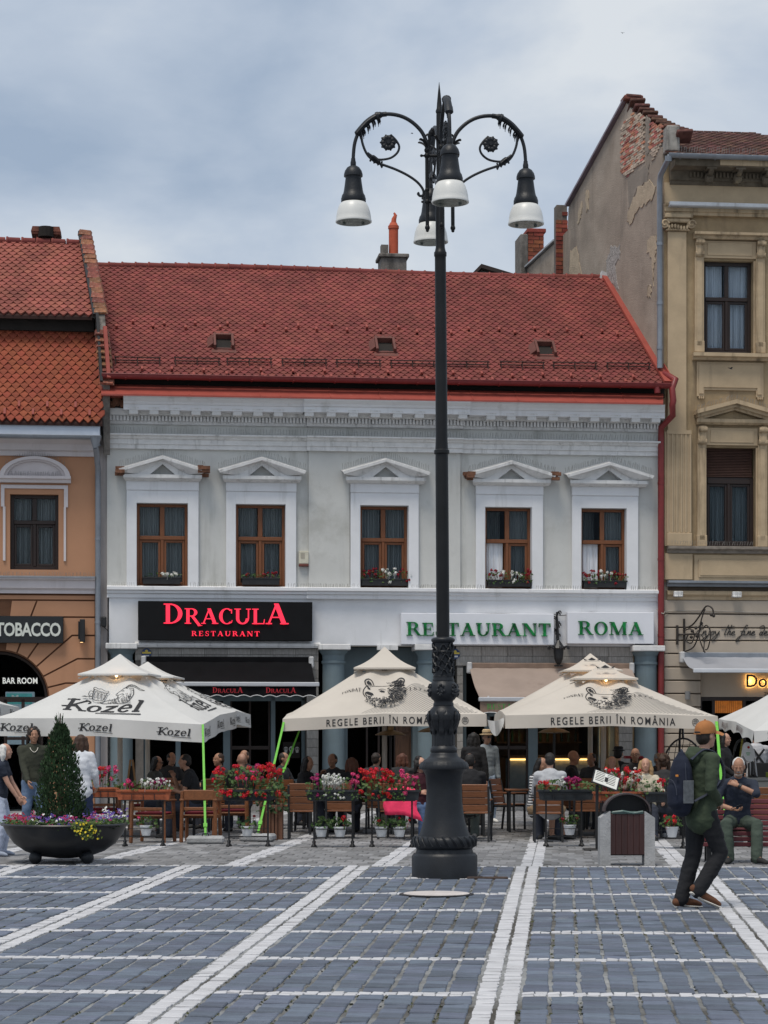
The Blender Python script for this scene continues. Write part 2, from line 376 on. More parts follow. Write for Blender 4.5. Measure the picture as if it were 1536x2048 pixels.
# string course above the shops
run('sill_course', [(0, zSill0-.02), (-.06, zSill0-.02), (-.06, zSill0+.05), (-.10, zSill0+.07), (-.10, zSill0+.11), (-.15, zSill0+.13), (-.15, zSill1), (0, zSill1+.03)], M_WH)
fb = fz(1291)
mb = MB(); wall_holes(mb, fs(218), fs(1316), fb, zSill0, [], -.03, .42); mb.build('fascia', [M_WH], BLD)
mb = MB().mold([(-.02, fb-.06), (-.10, fb-.06), (-.12, fb-.02), (-.12, fb+.02), (-.08, fb+.05), (-.02, fb+.05)], fs(270), fs(640)); mb.build('fascia_moulding', [M_WHD], BLD)
# windows
def spikes(mb, x0, x1, z0a, z1a, y, L=.11, step=.034):
    n = int(abs(x1-x0)/step)
    for i in range(n):
        t = (i+.5)/n; x = x0+(x1-x0)*t; z = z0a+(z1a-z0a)*t; dx = RND.uniform(-.02, .02)
        for dy in (-.012, -.07): 
            mb.bar((x, y, z), (x+dx, y+dy, z+L*RND.uniform(.75, 1)), .0034)
def curtain(mb, x0, x1, z0, z1, y, mi=0, n=40, amp=.028):
    vs = []; ph = RND.random()*6; fr = RND.uniform(.8, 1.2)
    for i in range(n+1):
        x = x0+(x1-x0)*i/n; w = amp*(math.sin(i*1.25*fr+ph)+.5*math.sin(i*2.9+ph*2))
        vs += [(x, y+w*.55, z1), (x+.01*math.sin(i*.7+ph), y+w, z0)]
    mb.add(vs, [(2*i, 2*i+1, 2*i+3, 2*i+2) for i in range(n)], mi)
def window(parent, x0, x1, z0, z1, y, wood, light_left=False, split=.40, fr=.055, cur=M_CUR, y_cur=.16, curtain_on=True):
    """frame with a fixed transom, two lights above and two casements below"""
    w = x1-x0; hh = z1-z0; zt = z1-hh*split; xm = (x0+x1)/2; b = .006
    mb = MB()
    mb.box(x0, x0+fr, y, y+.08, z0, z1, 0, b); mb.box(x1-fr, x1, y, y+.08, z0, z1, 0, b)
    mb.box(x0+fr, x1-fr, y, y+.08, z1-fr, z1, 0, b); mb.box(x0+fr, x1-fr, y, y+.08, z0, z0+fr, 0, b)
    mb.box(x0+fr, x1-fr, y-.015, y+.08, zt-.045, zt+.03, 0, b); mb.box(xm-.045, xm+.045, y-.004, y+.08, zt+.03, z1-fr, 0, b)
    mb.box(xm-.03, xm+.03, y-.01, y+.08, z0+fr, zt-.045, 0, b)
    wn = mb.build('window', [wood], parent)
    sh = .048
    for q, (a, b_) in enumerate(((x0+fr, xm-.03), (xm+.03, x1-fr))):
        op = light_left and q == 0
        if not op:
            s = MB(); c, d = z0+fr+.004, zt-.05
            s.box(a+.003, a+sh, y+.012, y+.06, c, d, 0, .005); s.box(b_-sh, b_-.003, y+.012, y+.06, c, d, 0, .005)
            s.box(a+sh, b_-sh, y+.012, y+.06, c, c+sh, 0, .005); s.box(a+sh, b_-sh, y+.012, y+.06, d-sh, d, 0, .005)
            s.build('casement', [wood], wn)
            MB().box(a+sh, b_-sh, y+.035, y+.041, c+sh, d-sh).build('pane', [M_GL], wn)
        else:                                                         # casement swung inwards
            s = MB(); c, d = z0+fr+.004, zt-.05; M = Matrix.Translation((b_, y+.06, 0)) @ Matrix.Rotation(rad(-62), 4, 'Z'); W_ = b_-a
            s.box(-sh, 0, 0, .05, c, d, 0, .005, M); s.box(-W_, -W_+sh, 0, .05, c, d, 0, .005, M); s.box(-W_+sh, -sh, 0, .05, c, c+sh, 0, .005, M); s.box(-W_+sh, -sh, 0, .05, d-sh, d, 0, .005, M)
            s.build('casement', [wood], wn)
        MB().box(a+(.015 if q else 0), b_-(0 if q else -.0)-(.015 if not q else 0), y+.03, y+.036, zt+.03, z1-fr).build('pane', [M_GL], wn)
    if curtain_on:
        c = MB(); curtain(c, x0+.03, xm-.06, z0+.02, z1-.02, y+y_cur+(.35 if light_left else 0)); curtain(c, xm+.02, x1-.02, z0+.02, z1-.02, y+y_cur+.02)
        c.build('curtain', [cur], wn)
        if light_left:
            c = MB(); curtain(c, x0-.02, xm-.07, z0+.02, zt-.04, y+.10, n=22, amp=.02); c.build('net_curtain', [M_CURW], wn)
    return wn
pb0 = fz(962); 
for i, (a, b, c, d, cx) in enumerate(WX):
    sa, sb, sc, sd = fs(a), fs(b), fs(c), fs(d); xc = fs(cx); yo = -.05 if i == 2 else 0
    mb = MB(); y1 = yo-.002; y0 = yo-.075
    mb.box(sa, sc, y0, y1, wz0+.005, fz(987), 0, .006); mb.box(sd, sb, y0, y1, wz0+.005, fz(987), 0, .006); mb.box(sc-.004, sd+.004, y0+.003, y1, wz1, fz(987), 0, .004)
    mb.box(sa-.005, sb+.005, y0-.02, y1, fz(987), fz(968), 0, .006); mb.box(sa+.015, sb-.015, y0-.012, y1, fz(968), fz(958))
    mb.box(sc, sc+.004, y0, .2, wz0, wz1); mb.box(sd-.004, sd, y0, .2, wz0, wz1)
    mb.build('window_surround', [M_WH], BLD)
    # pediment: base ledge, two raking cornices with sloping tops, recessed tympanum
    mb = MB(); e = fs(cx+87)-xc; zb = fz(967, -.2); zl = fz(955, -.2); zc = fz(945, -.28); za = fz(919, -.28)
    e0 = e*.80
    mb.mold([(y1, zb), (y0-.06, zb), (y0-.16, zb+.05), (y0-.16, zl), (y1, zl+.01)], xc-e0, xc+e0, 0, .35, .35)
    for sg in (-1, 1):
        # raking piece: section (y,z) swept from eave end to apex
        A = Vector((xc+sg*e, 0, zc)); B = Vector((xc, 0, za)); lo = Vector((xc+sg*e0*.99, 0, zl)); hi = Vector((xc, 0, zl+.27))
        yf = y0-.26; ym = y0-.12
        vs = [(A.x, y1, A.z+.06), (B.x, y1, B.z+.07), (B.x, yf, B.z), (A.x, yf, A.z), (B.x, yf+.005, B.z-.05), (A.x-sg*.03, yf+.005, A.z-.05),
              (hi.x, ym, hi.z), (lo.x-sg*.17, ym, lo.z+.004), (hi.x, ym, hi.z-.065), (lo.x-sg*.42, ym, lo.z+.003), (hi.x, y1, hi.z-.065), (lo.x-sg*.42, y1, lo.z+.003), (lo.x, y0-.02, lo.z), (lo.x, y1, lo.z)]
        fc = [(0, 3, 2, 1), (3, 5, 4, 2), (5, 7, 6, 4), (7, 9, 8, 6), (9, 11, 10, 8), (0, 13, 12, 3), (3, 12, 7, 5)]
        if sg > 0: fc = [f[::-1] for f in fc]
        mb.add(vs, fc)
    mb.build('pediment', [M_WHD], BLD)
    mb = MB().prism([(xc-e0*.55, zl), (xc+e0*.55, zl), (xc, zl+.215)], y1-.02, y1); mb.build('tympanum', [M_PL], BLD)
    sp = MB(); spikes(sp, xc-e, xc, zc+.05, za+.06, y0-.1, .12); spikes(sp, xc, xc+e, za+.06, zc+.05, y0-.1, .12); sp.build('bird_spikes', [M_SPIKE], BLD, kind='stuff')
    brk = {0: ((1, 1), (-1, .35)), 3: ((-1, .45), (1, .3))}.get(i, ())
    if brk:
        mb = MB()
        for sg, sz in brk:
            for k in range(int(11*sz)+3):
                t = RND.random()*sz*.25; x = xc+sg*(e*(1-t*.6)); w = .05+.05*RND.random()
                z = zc-.02+t*.16+RND.uniform(-.08, .05); y = y0-RND.uniform(.02, .28)
                mb.box(x-w, x+w, y-.03, y+.05, z-.03, z+.035, M=None)
        mb.build('broken_masonry', [M_BRK], BLD, kind='stuff')
    window(BLD, sc+.005, sd-.005, wz0+.005, wz1-.002, .12, M_WOOD, light_left=i > 2)
sp = MB(); sp2 = MB()
prev = fs(222)
for a, b, *_ in WX+[(1312, 1312, 0)]:
    spikes(sp, prev, fs(a)-.02, zSill1, zSill1, -.06, .10); spikes(sp, fs(a), fs(a)+.17, zSill1, zSill1, -.1, .1)
    if a < 1300: spikes(sp, fs(b)-.17, fs(b), zSill1, zSill1, -.1, .1)
    prev = fs(b)+.02
spikes(sp, mL+.05, mR-.05, zArch1+.02, zArch1+.02, -.12, .12, .055); sp.build('bird_spikes', [M_SPIKE], BLD, kind='stuff')
# dark rooms
def room(parent, x0, x1, y0, y1, z0, z1, m=M_DARK, name='interior'):
    mb = MB(); vs = [(x, y, z) for z in (z0, z1) for y in (y0, y1) for x in (x0, x1)]
    mb.add(vs, [(0, 1, 3, 2), (4, 6, 7, 5), (2, 3, 7, 6), (0, 2, 6, 4), (1, 5, 7, 3)]); return mb.build(name, [m], parent)
room(BLD, mL+.35, mR-.35, .43, 4.5, wz0-.1, wz1+.3)
# ---------------------------------------------------------------- roof
def roof_quad(x0e, x1e, x0r, x1r, ye, ze, yr, zr, thick=.05):
    vs = [(x0e, ye, ze), (x1e, ye, ze), (x1r, yr, zr), (x0r, yr, zr)]
    return MB().add(vs+[(x, y, z-thick) for x, y, z in vs], [(0, 1, 2, 3), (7, 6, 5, 4), (0, 4, 5, 1), (1, 5, 6, 2), (2, 6, 7, 3), (3, 7, 4, 0)])
def tile_mesh(mb, w, l, tip, th, jit=.0):
    j = lambda: RND.uniform(-jit, jit)
    p = [(-w/2, l), (-w/2, tip), (-w*.11+j(), tip*.10), (0, j()), (w*.11, tip*.10+j()), (w/2, tip), (w/2, l)]
    n = len(p); up = [(x, y, th) for x, y in p]; up[0] = (p[0][0], l, .004); up[-1] = (p[-1][0], l, .004)
    mb.add(up+[(x, y, 0) for x, y in p[1:-1]], [tuple(range(n-1, -1, -1))]+[(i+1, i+2, n+i+1, n+i) for i in range(n-3)]); return mb
def tile_field(roof, P, rows, tw, nmax, m, x_lo, x_hi, th=.016, name='roof_tile', lift=.0, hole=(), thj=.3):
    """P(x, t) -> point, on the roof slope t in 0..1 from eave to ridge; frame from P itself."""
    A = P(0, 0); B = P(0, 1); sl = B-A; L = sl.length; up = sl.normalized(); nx = Vector((1, 0, 0)); nz = nx.cross(up)
    ex = L/rows; proto = [tile_mesh(MB(), tw*.965, ex*1.9, ex*.80, th, .004).mesh(name, [m]) for _ in range(3)]
    big = MB(); cnt = 0
    for r in range(rows):
        t = r/rows; lo, hi = x_lo(t), x_hi(t); off = (r % 2)*tw/2; k0 = math.floor((lo-off)/tw); x = k0*tw+off+tw/2
        while x < hi+tw*.2:
            if x > lo-tw*.2 and not any(h[0] < x < h[1] and h[2] < t < h[3] for h in hole):
                base = A+up*(t*L)+nz*(.004+lift); base.x = x
                rz = RND.uniform(-.012, .012); tl = RND.uniform(0, thj)*.02
                M = Matrix((nx, up, nz)).transposed().to_4x4(); M.translation = base+nz*tl*.25+up*RND.uniform(-.006, .006)
                M = M @ Matrix.Rotation(rz, 4, 'Z') @ Matrix.Rotation(-tl, 4, 'X')
                if cnt < nmax:
                    o = link(name, proto[cnt % 3], roof); o.matrix_local = M
                else:
                    tm = MB(); tile_mesh(tm, tw*.965, ex*1.9, ex*.80, th, .004); big.add([M @ Vector(v) for v in tm.v], tm.f)
                cnt += 1
            x += tw
    if big.v: big.build(name+'s', [m], roof, kind='stuff')
x_le, x_re = fs(209, -.35), fs(1334, -.35); x_lr, x_rr = fs(189, dR), fs(1207, dR)
rq = roof_quad(x_le, x_re, x_lr, x_rr, -.35, zE, dR, zR); rq.add([(x_lr, dR, zR), (x_rr, dR, zR), (x_rr, 6.4, zE-.2), (x_lr, 6.4, zE-.2)], [(0, 1, 2, 3)])
M_UND = mat('roof_underlay', (.03, .012, .010), .95); ROOF = rq.build('roof', [M_UND], BLD)
PR = lambda x, t: Vector((x, -.35+(dR+.35)*t, zE+(zR-zE)*t))
HT = [(447, 690, 42), (770, 697, 43), (1090, 704, 43)]
def roof_t(py, px=768):       # slope parameter at a photo row
    lo, hi = 0, 1
    for _ in range(40):
        t = (lo+hi)/2; p = PR(0, t)
        if fac(px, py, p.y)[1] > p.z: lo = t
        else: hi = t
    return lo
hl = []
for px, py, w in HT:
    t = roof_t(py, px); x = fs(px, PR(0, t).y); hl.append((x-.19, x+.19, t-.055, t+.045)); hl[-1] = (*hl[-1], x, t)
tile_field(ROOF, PR, 46, .152, 300, M_RED, lambda t: x_le+(x_lr-x_le)*t, lambda t: x_re+(x_rr-x_re)*t, th=.030, hole=hl)
rt = MB(); rt.lathe([(.085, 0), (.092, .03), (.075, .05), (.07, .26), (.066, .28)], seg=12); rtm = rt.mesh('ridge_tile', [M_RED], 40)
nr = 39
for i in range(nr):
    x = x_lr+(x_rr-x_lr)*i/nr
    o = link('ridge_tile', rtm, ROOF); o.matrix_local = Matrix.Translation((x, dR, zR+.0+.03*math.sin(i*.16))) @ Matrix.Rotation(rad(90), 4, 'Y')
vg = MB().bar((x_re+.01, -.40, zE+.05), (x_rr+.02, dR, zR+.06), .16, .05); vg.bar((x_re+.09, -.40, zE+.02), (x_rr+.10, dR, zR+.03), .02, .2)
vg.build('verge_flashing', [M_REDM], ROOF)
mb = MB().prism([(x_rr-.10, zR-.02), (x_rr+.13, zR-.2), (x_rr+.05, zR+.09), (x_rr-.05, zR+.13)], dR-.08, dR+.02); mb.build('ridge_end_cap', [mat('lead_grey', (.5, .5, .5), .6)], ROOF)
up_ = (PR(0, 1)-PR(0, 0)).normalized(); nz_ = Vector((1, 0, 0)).cross(up_); MR = Matrix((Vector((1, 0, 0)), up_, nz_)).transposed().to_4x4()
for *_, x, t in hl:
    M = MR.copy(); M.translation = PR(x, t); mb = MB()
    Z = Matrix.Rotation(-rad(26), 4, 'X'); M2 = M
    mb.box(-.2, -.15, -.22, .24, 0, .13, 0, .005, M2); mb.box(.15, .2, -.22, .24, 0, .13, 0, .005, M2); mb.box(-.15, .15, .19, .24, 0, .13, 0, 0, M2); mb.box(-.15, .15, -.22, -.19, 0, .05, 0, 0, M2)
    mb.box(-.24, .24, -.34, -.22, .02, .035, 0, 0, M2); mb.box(-.17, .17, .24, .5, .015, .03, 0, 0, M2)
    mb.prism([(-.21, 0), (-.21, .13), (-.33, .02)], -.15, .2, 0, M2 @ Matrix.Rotation(0, 4, 'X'))
    mb.box(-.15, .15, -.19, .19, .012, .02, 1, 0, M2)
    mb.build('roof_hatch', [mat('hatch_red', (.12, .04, .03), .7), M_DARK], ROOF)
MSG = mat('snow_guard_iron', (.045, .022, .018), .8)
for px in [275, 394, 498, 608, 716, 824, 932, 1043, 1148, 1255]:
    t = roof_t(726+(px-275)*.012, px); x = fs(px, PR(0, t).y); M = MR.copy(); M.translation = PR(x, t); mb = MB()
    for dx in (-.42, 0, .42): mb.bar(M @ Vector((dx, -.02, .0)), M @ Vector((dx, -.02, .15)), .022, .022); mb.bar(M @ Vector((dx, -.02, .13)), M @ Vector((dx, -.14, .02)), .015, .01)
    for q in (.07, .14): mb.tube([M @ Vector((-.45, -.02, q)), M @ Vector((.45, -.02, q))], .012, 5)
    mb.build('snow_guard', [MSG], ROOF)
hk = MB().box(-.022, .022, -.10, .05, .02, .05); hk.box(-.022, .022, -.10, -.09, .02, .085); hkm = hk.mesh('snow_hook', [mat('hook_red', (.27, .06, .045), .7)])
for j, (py, x0, st) in enumerate(((647, 236, 66.5), (656, 203, 66.5), (739, 254, 62), (748, 290, 68))):
    px = x0+30
    while px < 1290:
        yy = py+(px-240)*.017+RND.uniform(-2, 2); t = roof_t(yy, px); x = fs(px, PR(0, t).y)
        if x < x_re+(x_rr-x_re)*t-.1:
            o = link('snow_hook', hkm, ROOF); M = MR.copy(); M.translation = PR(x, t)+nz_*.015; o.matrix_local = M
        px += st*RND.uniform(.9, 1.1)
# chimney with a clay pot behind the ridge
cx_, cz_ = fac(785, 553, 3.6); ch = MB()
w = .27; zt_ = fz(512, 3.6); M_CHM = mat('chimney_render', (.16, .145, .13), .95, .4, 8, bump=.5, streak=((.05, .045, .04), .7, 6, .5))
ch.box(cx_-w, cx_+w, 3.35, 3.95, zR-1.2, zt_-.08, 0, .01); ch.box(cx_-w-.05, cx_+w+.05, 3.3, 4.0, zt_-.08, zt_, 0, .015); ch.box(cx_-w+.02, cx_-w+.17, 3.5, 3.7, zt_, zt_+.22)
CH1 = ch.build('chimney', [M_CHM], ROOF)
cp = MB(); pz = fz(445, 3.6); cp.lathe([(.10, zt_), (.10, pz-.14), (.115, pz-.13), (.115, pz-.07), (.10, pz-.06), (.07, pz)], (fs(787, 3.6), 3.6, 0), 14)
cp.tube([(fs(787, 3.6), 3.6, pz-.03), (fs(788, 3.6), 3.6, pz+.08), (fs(791, 3.6), 3.6, pz+.16), (fs(788, 3.6), 3.6, pz+.21)], [.06, .05, .035, .02], 8)
cp.build('chimney_pot', [mat('clay_pot', (.42, .085, .04), .8, .15, 6)], ROOF, 40)
# gutter and red downpipe
mb = MB(); g = []
for k in range(9):
    a = math.pi+math.pi*k/8; g.append((-.47+.075*math.cos(a), zE-.01+.08*math.sin(a)))
g2 = [(y*.86+(-.47)*.14, z+.008) for y, z in g[::-1]]
mb.mold(g+g2, x_le-.05, x_re+.04); mb.tube([(x_le-.05, -.545, zE), (x_re+.04, -.545, zE)], .012, 6)
for i in range(14): x = x_le+.4+i*.8; mb.bar((x, -.56, zE-.07), (x, -.4, zE-.09), .03, .01)
mb.build('gutter', [M_REDP], BLD, 40)
mb = MB(); pX = fs(1322, -.12)
xo, zo = fac(1342, 770, -.45); x2, z2 = fac(1343, 812, -.35)
mb.tube([(fs(1312, -.4), -.47, zE-.05), (fs(1313, -.4), -.47, zE-.18)], .06, 10)
mb.tube([(fs(1318, 0), .3, fz(735)), (fs(1326), -.2, fz(741)), (fs(1341), -.42, fz(756)), (xo+.01, -.5, fz(775)), (x2, -.5, fz(800)), (x2-.02, -.5, z2), (fs(1336), -.4, fz(827)), (pX, -.14, fz(848)), (pX, -.12, fz(872)), (pX, -.12, 2.5), (pX, -.12, .05)], .062, 12)
for z in (6.4, 4.9, 3.4, 2.0): mb.lathe([(.07, z), (.07, z+.05)], (pX, -.12, 0), 12)
mb.build('downpipe', [M_REDP], BLD, 50)
mb = MB().box(fs(1317), fs(1328), -.01, .5, 0, fz(845)); mb.build('party_joint', [mat('joint_grey', (.2, .18, .17), .9, .3, 5)], BLD)
mb = MB().box(fs(196), fs(215), .06, .6, 0, fz(790)); mb.build('party_pilaster', [mat('pilaster_pinkgrey', (.40, .37, .36), .9, .1, 2, streak=((.2, .17, .15), .5, 3, .55))], BLD)
# ================================================================== lettering (2-D quads, cap height 1)
def _l(x0, y0, x1, y1, w): return [[(x0-w/2, y0), (x0+w/2, y0), (x1+w/2, y1), (x1-w/2, y1)]]
def _h(x0, x1, y, t): return [[(x0, y-t/2), (x1, y-t/2), (x1, y+t/2), (x0, y+t/2)]]
def _a(cx, cy, rx, ry, a0, a1, wx, wy, n=14):
    q = []
    for i in range(n):
        p = []
        for a, o in ((a0+(a1-a0)*i/n, 0), (a0+(a1-a0)*i/n, 1), (a0+(a1-a0)*(i+1)/n, 1), (a0+(a1-a0)*(i+1)/n, 0)):
            c, s_ = math.cos(rad(a)), math.sin(rad(a)); p.append((cx+(rx-(0 if o else wx))*c, cy+(ry-(0 if o else wy))*s_))
        q.append(p)
    return q
def _tri(x, y, w, h): return [[(x, y), (x+w, y), (x+w*.9, y+h), (x+w*.75, y+h)]] if h > 0 else [[(x, y), (x+w*.75, y+h), (x+w*.9, y+h), (x+w, y)]]
T_, t_, S_ = .19, .065, .055
def _ser(x, w=.19, o=.10, tops=(0, 1)): return [q for y in tops for q in _h(x-w/2-o, x+w/2+o, S_/2 if y == 0 else 1-S_/2, S_)]
GL = {
 'D': (.93, [_l(.2, 0, .2, 1, T_), _ser(.2), _a(.30, .5, .56, .5, -90, 90, .2, .06, 18), _h(.2, .31, .03, .06), _h(.2, .31, .97, .06)]),
 'R': (.95, [_l(.2, 0, .2, 1, T_), _ser(.2), _a(.42, .735, .34, .265, -90, 90, .19, .06), _h(.2, .43, .97, .06), _h(.2, .43, .50, .06), _l(.84, 0, .50, .5, .2), _h(.74, 1.0, .028, .055)]),
 'Q': (.95, [_l(.2, 0, .2, 1, T_), _ser(.2), _a(.42, .735, .34, .265, -90, 90, .19, .06), _h(.2, .43, .97, .06), _h(.2, .43, .50, .06), _l(.86, -.08, .46, .5, .2), [[(.76, -.08), (.80, -.16), (1.08, -.12), (.96, -.08)]]]),
 'A': (1.0, [_l(.13, 0, .49, 1, t_+.02), _l(.82, 0, .47, 1, T_+.02), _h(.24, .7, .33, .055), _h(0, .28, S_/2, S_), _h(.64, 1.02, S_/2, S_)]),
 'C': (.90, [_a(.49, .5, .46, .52, 48, 312, .2, .06, 24), [[(.74, .68), (.80, .68), (.80, .98), (.74, .9)]], [[(.76, .04), (.80, .1), (.83, .24), (.78, .24)]]]),
 'U': (1.02, [_l(.2, .36, .2, 1, T_), _ser(.2, tops=(1,)), _a(.49, .36, .385, .38, 180, 360, .19, .09), _l(.845, .36, .845, 1, t_+.01), _h(.7, .99, 1-S_/2, S_)]),
 'L': (.78, [_l(.2, 0, .2, 1, T_), _ser(.2), _h(.2, .74, .03, .06), [[(.68, .06), (.74, .06), (.76, .32), (.72, .32)]]]),
 'E': (.83, [_l(.2, 0, .2, 1, T_), _ser(.2), _h(.2, .76, .03, .06), _h(.2, .72, .97, .06), _h(.2, .55, .52, .055), [[(.69, .06), (.76, .06), (.79, .3), (.75, .3)]], [[(.66, .94), (.70, .72), (.74, .72), (.72, .94)]], _l(.56, .4, .56, .64, .05)]),
 'S': (.68, [_a(.35, .74, .27, .28, 25, 270, .13, .06, 18), _a(.35, .25, .29, .27, -155, 90, .14, .06, 18), _l(.62, .7, .6, .95, .05), _l(.06, .05, .05, .32, .05), [[(.16, .62), (.36, .46), (.52, .38), (.36, .56)]]]),
 'T': (.88, [_l(.44, 0, .44, 1, T_), _ser(.44, tops=(0,)), _h(.04, .84, .97, .06), [[(.04, .94), (.12, .94), (.07, .7), (.03, .7)]], [[(.76, .94), (.84, .94), (.85, .7), (.81, .7)]]]),
 'N': (1.02, [_l(.16, 0, .16, 1, t_), _l(.84, 0, .2, 1, T_+.03), _l(.87, 0, .87, 1, t_), _h(.02, .3, S_/2, S_), _h(.0, .25, 1-S_/2, S_), _h(.73, 1.0, 1-S_/2, S_)]),
 'O': (1.0, [_a(.5, .5, .46, .52, 0, 360, .2, .06, 32)]),
 'M': (1.28, [_l(.16, 0, .18, 1, t_), _l(.62, 0, .24, 1, T_+.03), _l(.60, 0, 1.02, 1, t_), _l(1.06, 0, 1.04, 1, T_), _h(.02, .3, S_/2, S_), _h(.02, .26, 1-S_/2, S_), _h(.9, 1.22, S_/2, S_), _h(.95, 1.22, 1-S_/2, S_)]),
 'F': (.78, [_l(.2, 0, .2, 1, T_), _ser(.2), _h(.2, .72, .97, .06), _h(.2, .55, .52, .055), [[(.66, .94), (.70, .72), (.74, .72), (.72, .94)]]]),
 'B': (.85, [_l(.2, 0, .2, 1, T_), _ser(.2), _a(.4, .75, .32, .25, -90, 90, .17, .06), _a(.42, .26, .36, .26, -90, 90, .18, .06), _h(.2, .43, .97, .06), _h(.2, .43, .51, .06), _h(.2, .43, .03, .06)]),
 'V': (.98, [_l(.47, 0, .16, 1, T_+.02), _l(.5, 0, .82, 1, t_), _h(0, .34, 1-S_/2, S_), _h(.68, .96, 1-S_/2, S_)]),
 'I': (.42, [_l(.2, 0, .2, 1, T_), _ser(.2)]),
 '1': (.5, [_l(.25, 0, .25, 1, .13), _h(.08, .42, .03, .06), [[(.05, .8), (.25, .88), (.25, 1), (.2, .98)]]]),
 '8': (.62, [_a(.31, .75, .22, .25, 0, 360, .09, .06, 20), _a(.31, .26, .27, .28, 0, 360, .11, .06, 20)]),
 '7': (.6, [_h(.05, .55, .95, .1), _l(.2, 0, .5, .95, .12)]),
 ' ': (.4, []),
 # slanted slab lower case for the parasol wordmark
 'k': (1.02, [_l(.2, 0, .2, 1, .2), _h(.02, .42, .05, .1), _h(-.1, .5, .95, .1), _l(.30, .45, .86, .98, .16), _l(.9, .02, .42, .52, .2), _h(.74, 1.12, .05, .1), _a(.86, .86, .2, .16, -60, 130, .09, .09, 10), [[(-.12, .3), (.5, .36), (.5, .46), (-.2, .4)]]]),
 'o': (.72, [_a(.34, .34, .33, .36, 0, 360, .17, .1, 26)]),
 'z': (.68, [_h(.04, .62, .64, .13), _h(.0, .64, .06, .13), _l(.14, .1, .5, .6, .17)]),
 'e': (.70, [_a(.34, .34, .33, .36, 20, 325, .17, .1, 24), _h(.14, .64, .37, .09), [[(.5, .36), (.66, .36), (.64, .48), (.52, .48)]]]),
 'l': (.42, [_l(.2, 0, .2, 1, .19), _h(.04, .40, .045, .09), _h(.03, .22, .955, .09)]),
}
def serif(txt, track=.06, scales=None, sx=1.0):
    """list of strokes; a stroke = list of quads; returns strokes and total width"""
    out = []; x = 0
    for i, ch in enumerate(txt):
        w, st = GL[ch]; k = scales[i] if scales else 1
        for s in st: out.append([[(x+px*k*sx, py*k) for px, py in q] for q in s])
        x += w*k*sx+track
    return out, x-track
def sans(txt, off=0., sx=1., track=1.0, shear=0.):
    """built-in font outlines as triangles: one stroke; cap height about 1"""
    cu = bpy.data.curves.new('txt', 'FONT'); cu.body = txt; cu.size = 1.0/.72; cu.offset = off; cu.resolution_u = 3; cu.space_character = track; cu.shear = shear
    ob = bpy.data.objects.new('txt', cu); COL.objects.link(ob); dg = bpy.context.evaluated_depsgraph_get()
    me = bpy.data.meshes.new_from_object(ob.evaluated_get(dg)); bpy.data.objects.remove(ob); bpy.data.curves.remove(cu)
    qs = [[(me.vertices[v].co.x*sx, me.vertices[v].co.y) for v in p.vertices] for p in me.polygons]; bpy.data.meshes.remove(me)
    w = max((p[0] for q in qs for p in q), default=0); x0 = min((p[0] for q in qs for p in q), default=0)
    return [[[(a-x0, b) for a, b in q] for q in qs]], w-x0
def ink(pts, w0, w1=None, n=None):
    """tapered pen stroke through 2-D points"""
    w1 = w0 if w1 is None else w1; N_ = len(pts); q = []; L = []; 
    for i, p in enumerate(pts):
        a = pts[max(0, i-1)]; b = pts[min(N_-1, i+1)]; dx, dy = b[0]-a[0], b[1]-a[1]; m = math.hypot(dx, dy) or 1
        t = i/(N_-1); w = (w0+(w1-w0)*t)/2; L.append(((p[0]-dy/m*w, p[1]+dx/m*w), (p[0]+dy/m*w, p[1]-dx/m*w)))
    return [[L[i][0], L[i][1], L[i+1][1], L[i+1][0]] for i in range(N_-1)]
def spl(pts, k=5):
    """Catmull-Rom through points (any dimension)"""
    P = [tuple(p) for p in pts]; P = [P[0]]+P+[P[-1]]; out = []
    for i in range(1, len(P)-2):
        for j in range(k):
            t = j/k; out.append(tuple(.5*((2*b)+(-a+c)*t+(2*a-5*b+4*c-d)*t*t+(-a+3*b-3*c+d)*t**3) for a, b, c, d in zip(P[i-1], P[i], P[i+1], P[i+2])))
    return out+[P[-2]]
def raised(mb, strokes, x0, z0, sx, sz, yf, th, mi=0):
    """letters standing proud of a sign face at y=yf (towards -y)"""
    for k, st in enumerate(strokes):
        y1 = yf-th-k*.0006
        for q in st: mb.prism([(x0+a*sx, z0+b*sz) for a, b in q], y1, yf-.0005, mi)
def decal(mb, strokes, fn, mi=0, lift=.004):
    for k, st in enumerate(strokes):
        for q in st: mb.add([fn(a, b, lift+k*.0004) for a, b in q], [tuple(range(len(q)))], mi)
# ================================================================== ground floor of the pale house
zL = fz(1323); zst = .30
for a, b, z0_, z1_ in ((270, 637, zL, fb-.06), (912, 1266, fz(1331), fb-.0)): MB().box(fs(a), fs(b), -.0, .3, z0_, z1_).build('stone_backing', [mat('mortar_dark', (.13, .12, .11), .95, .2, 8)], BLD)
for a, b in ((271, 287), (613, 637), (914, 926), (1237, 1265)): MB().box(fs(a), fs(b), -.0, .3, 0, fz(1331) if a > 900 else zL).build('stone_backing', [MATS['mortar_dark']], BLD)
tm = []
def slabs(px0, px1, z0_, z1_, nx_, nz_b):
    x0, x1 = fs(px0), fs(px1)
    for j in range(nz_b):
        for i in range(nx_):
            a = x0+(x1-x0)*i/nx_; b = x0+(x1-x0)*(i+1)/nx_; c = z0_+(z1_-z0_)*j/nz_b; d = z0_+(z1_-z0_)*(j+1)/nz_b
            p = RND.uniform(0, .006)
            me_ = MB().box(-(b-a)/2+.003, (b-a)/2-.003, -.02-p, -.001, -(d-c)/2+.003, (d-c)/2-.003, 0, .004).mesh('stone_slab', [M_TRAV])
            link('stone_slab', me_, BLD, loc=((a+b)/2, 0, (c+d)/2))
slabs(270, 637, zL, fb-.07, 8, 2); slabs(912, 1266, fz(1331), fb-.01, 7, 2)
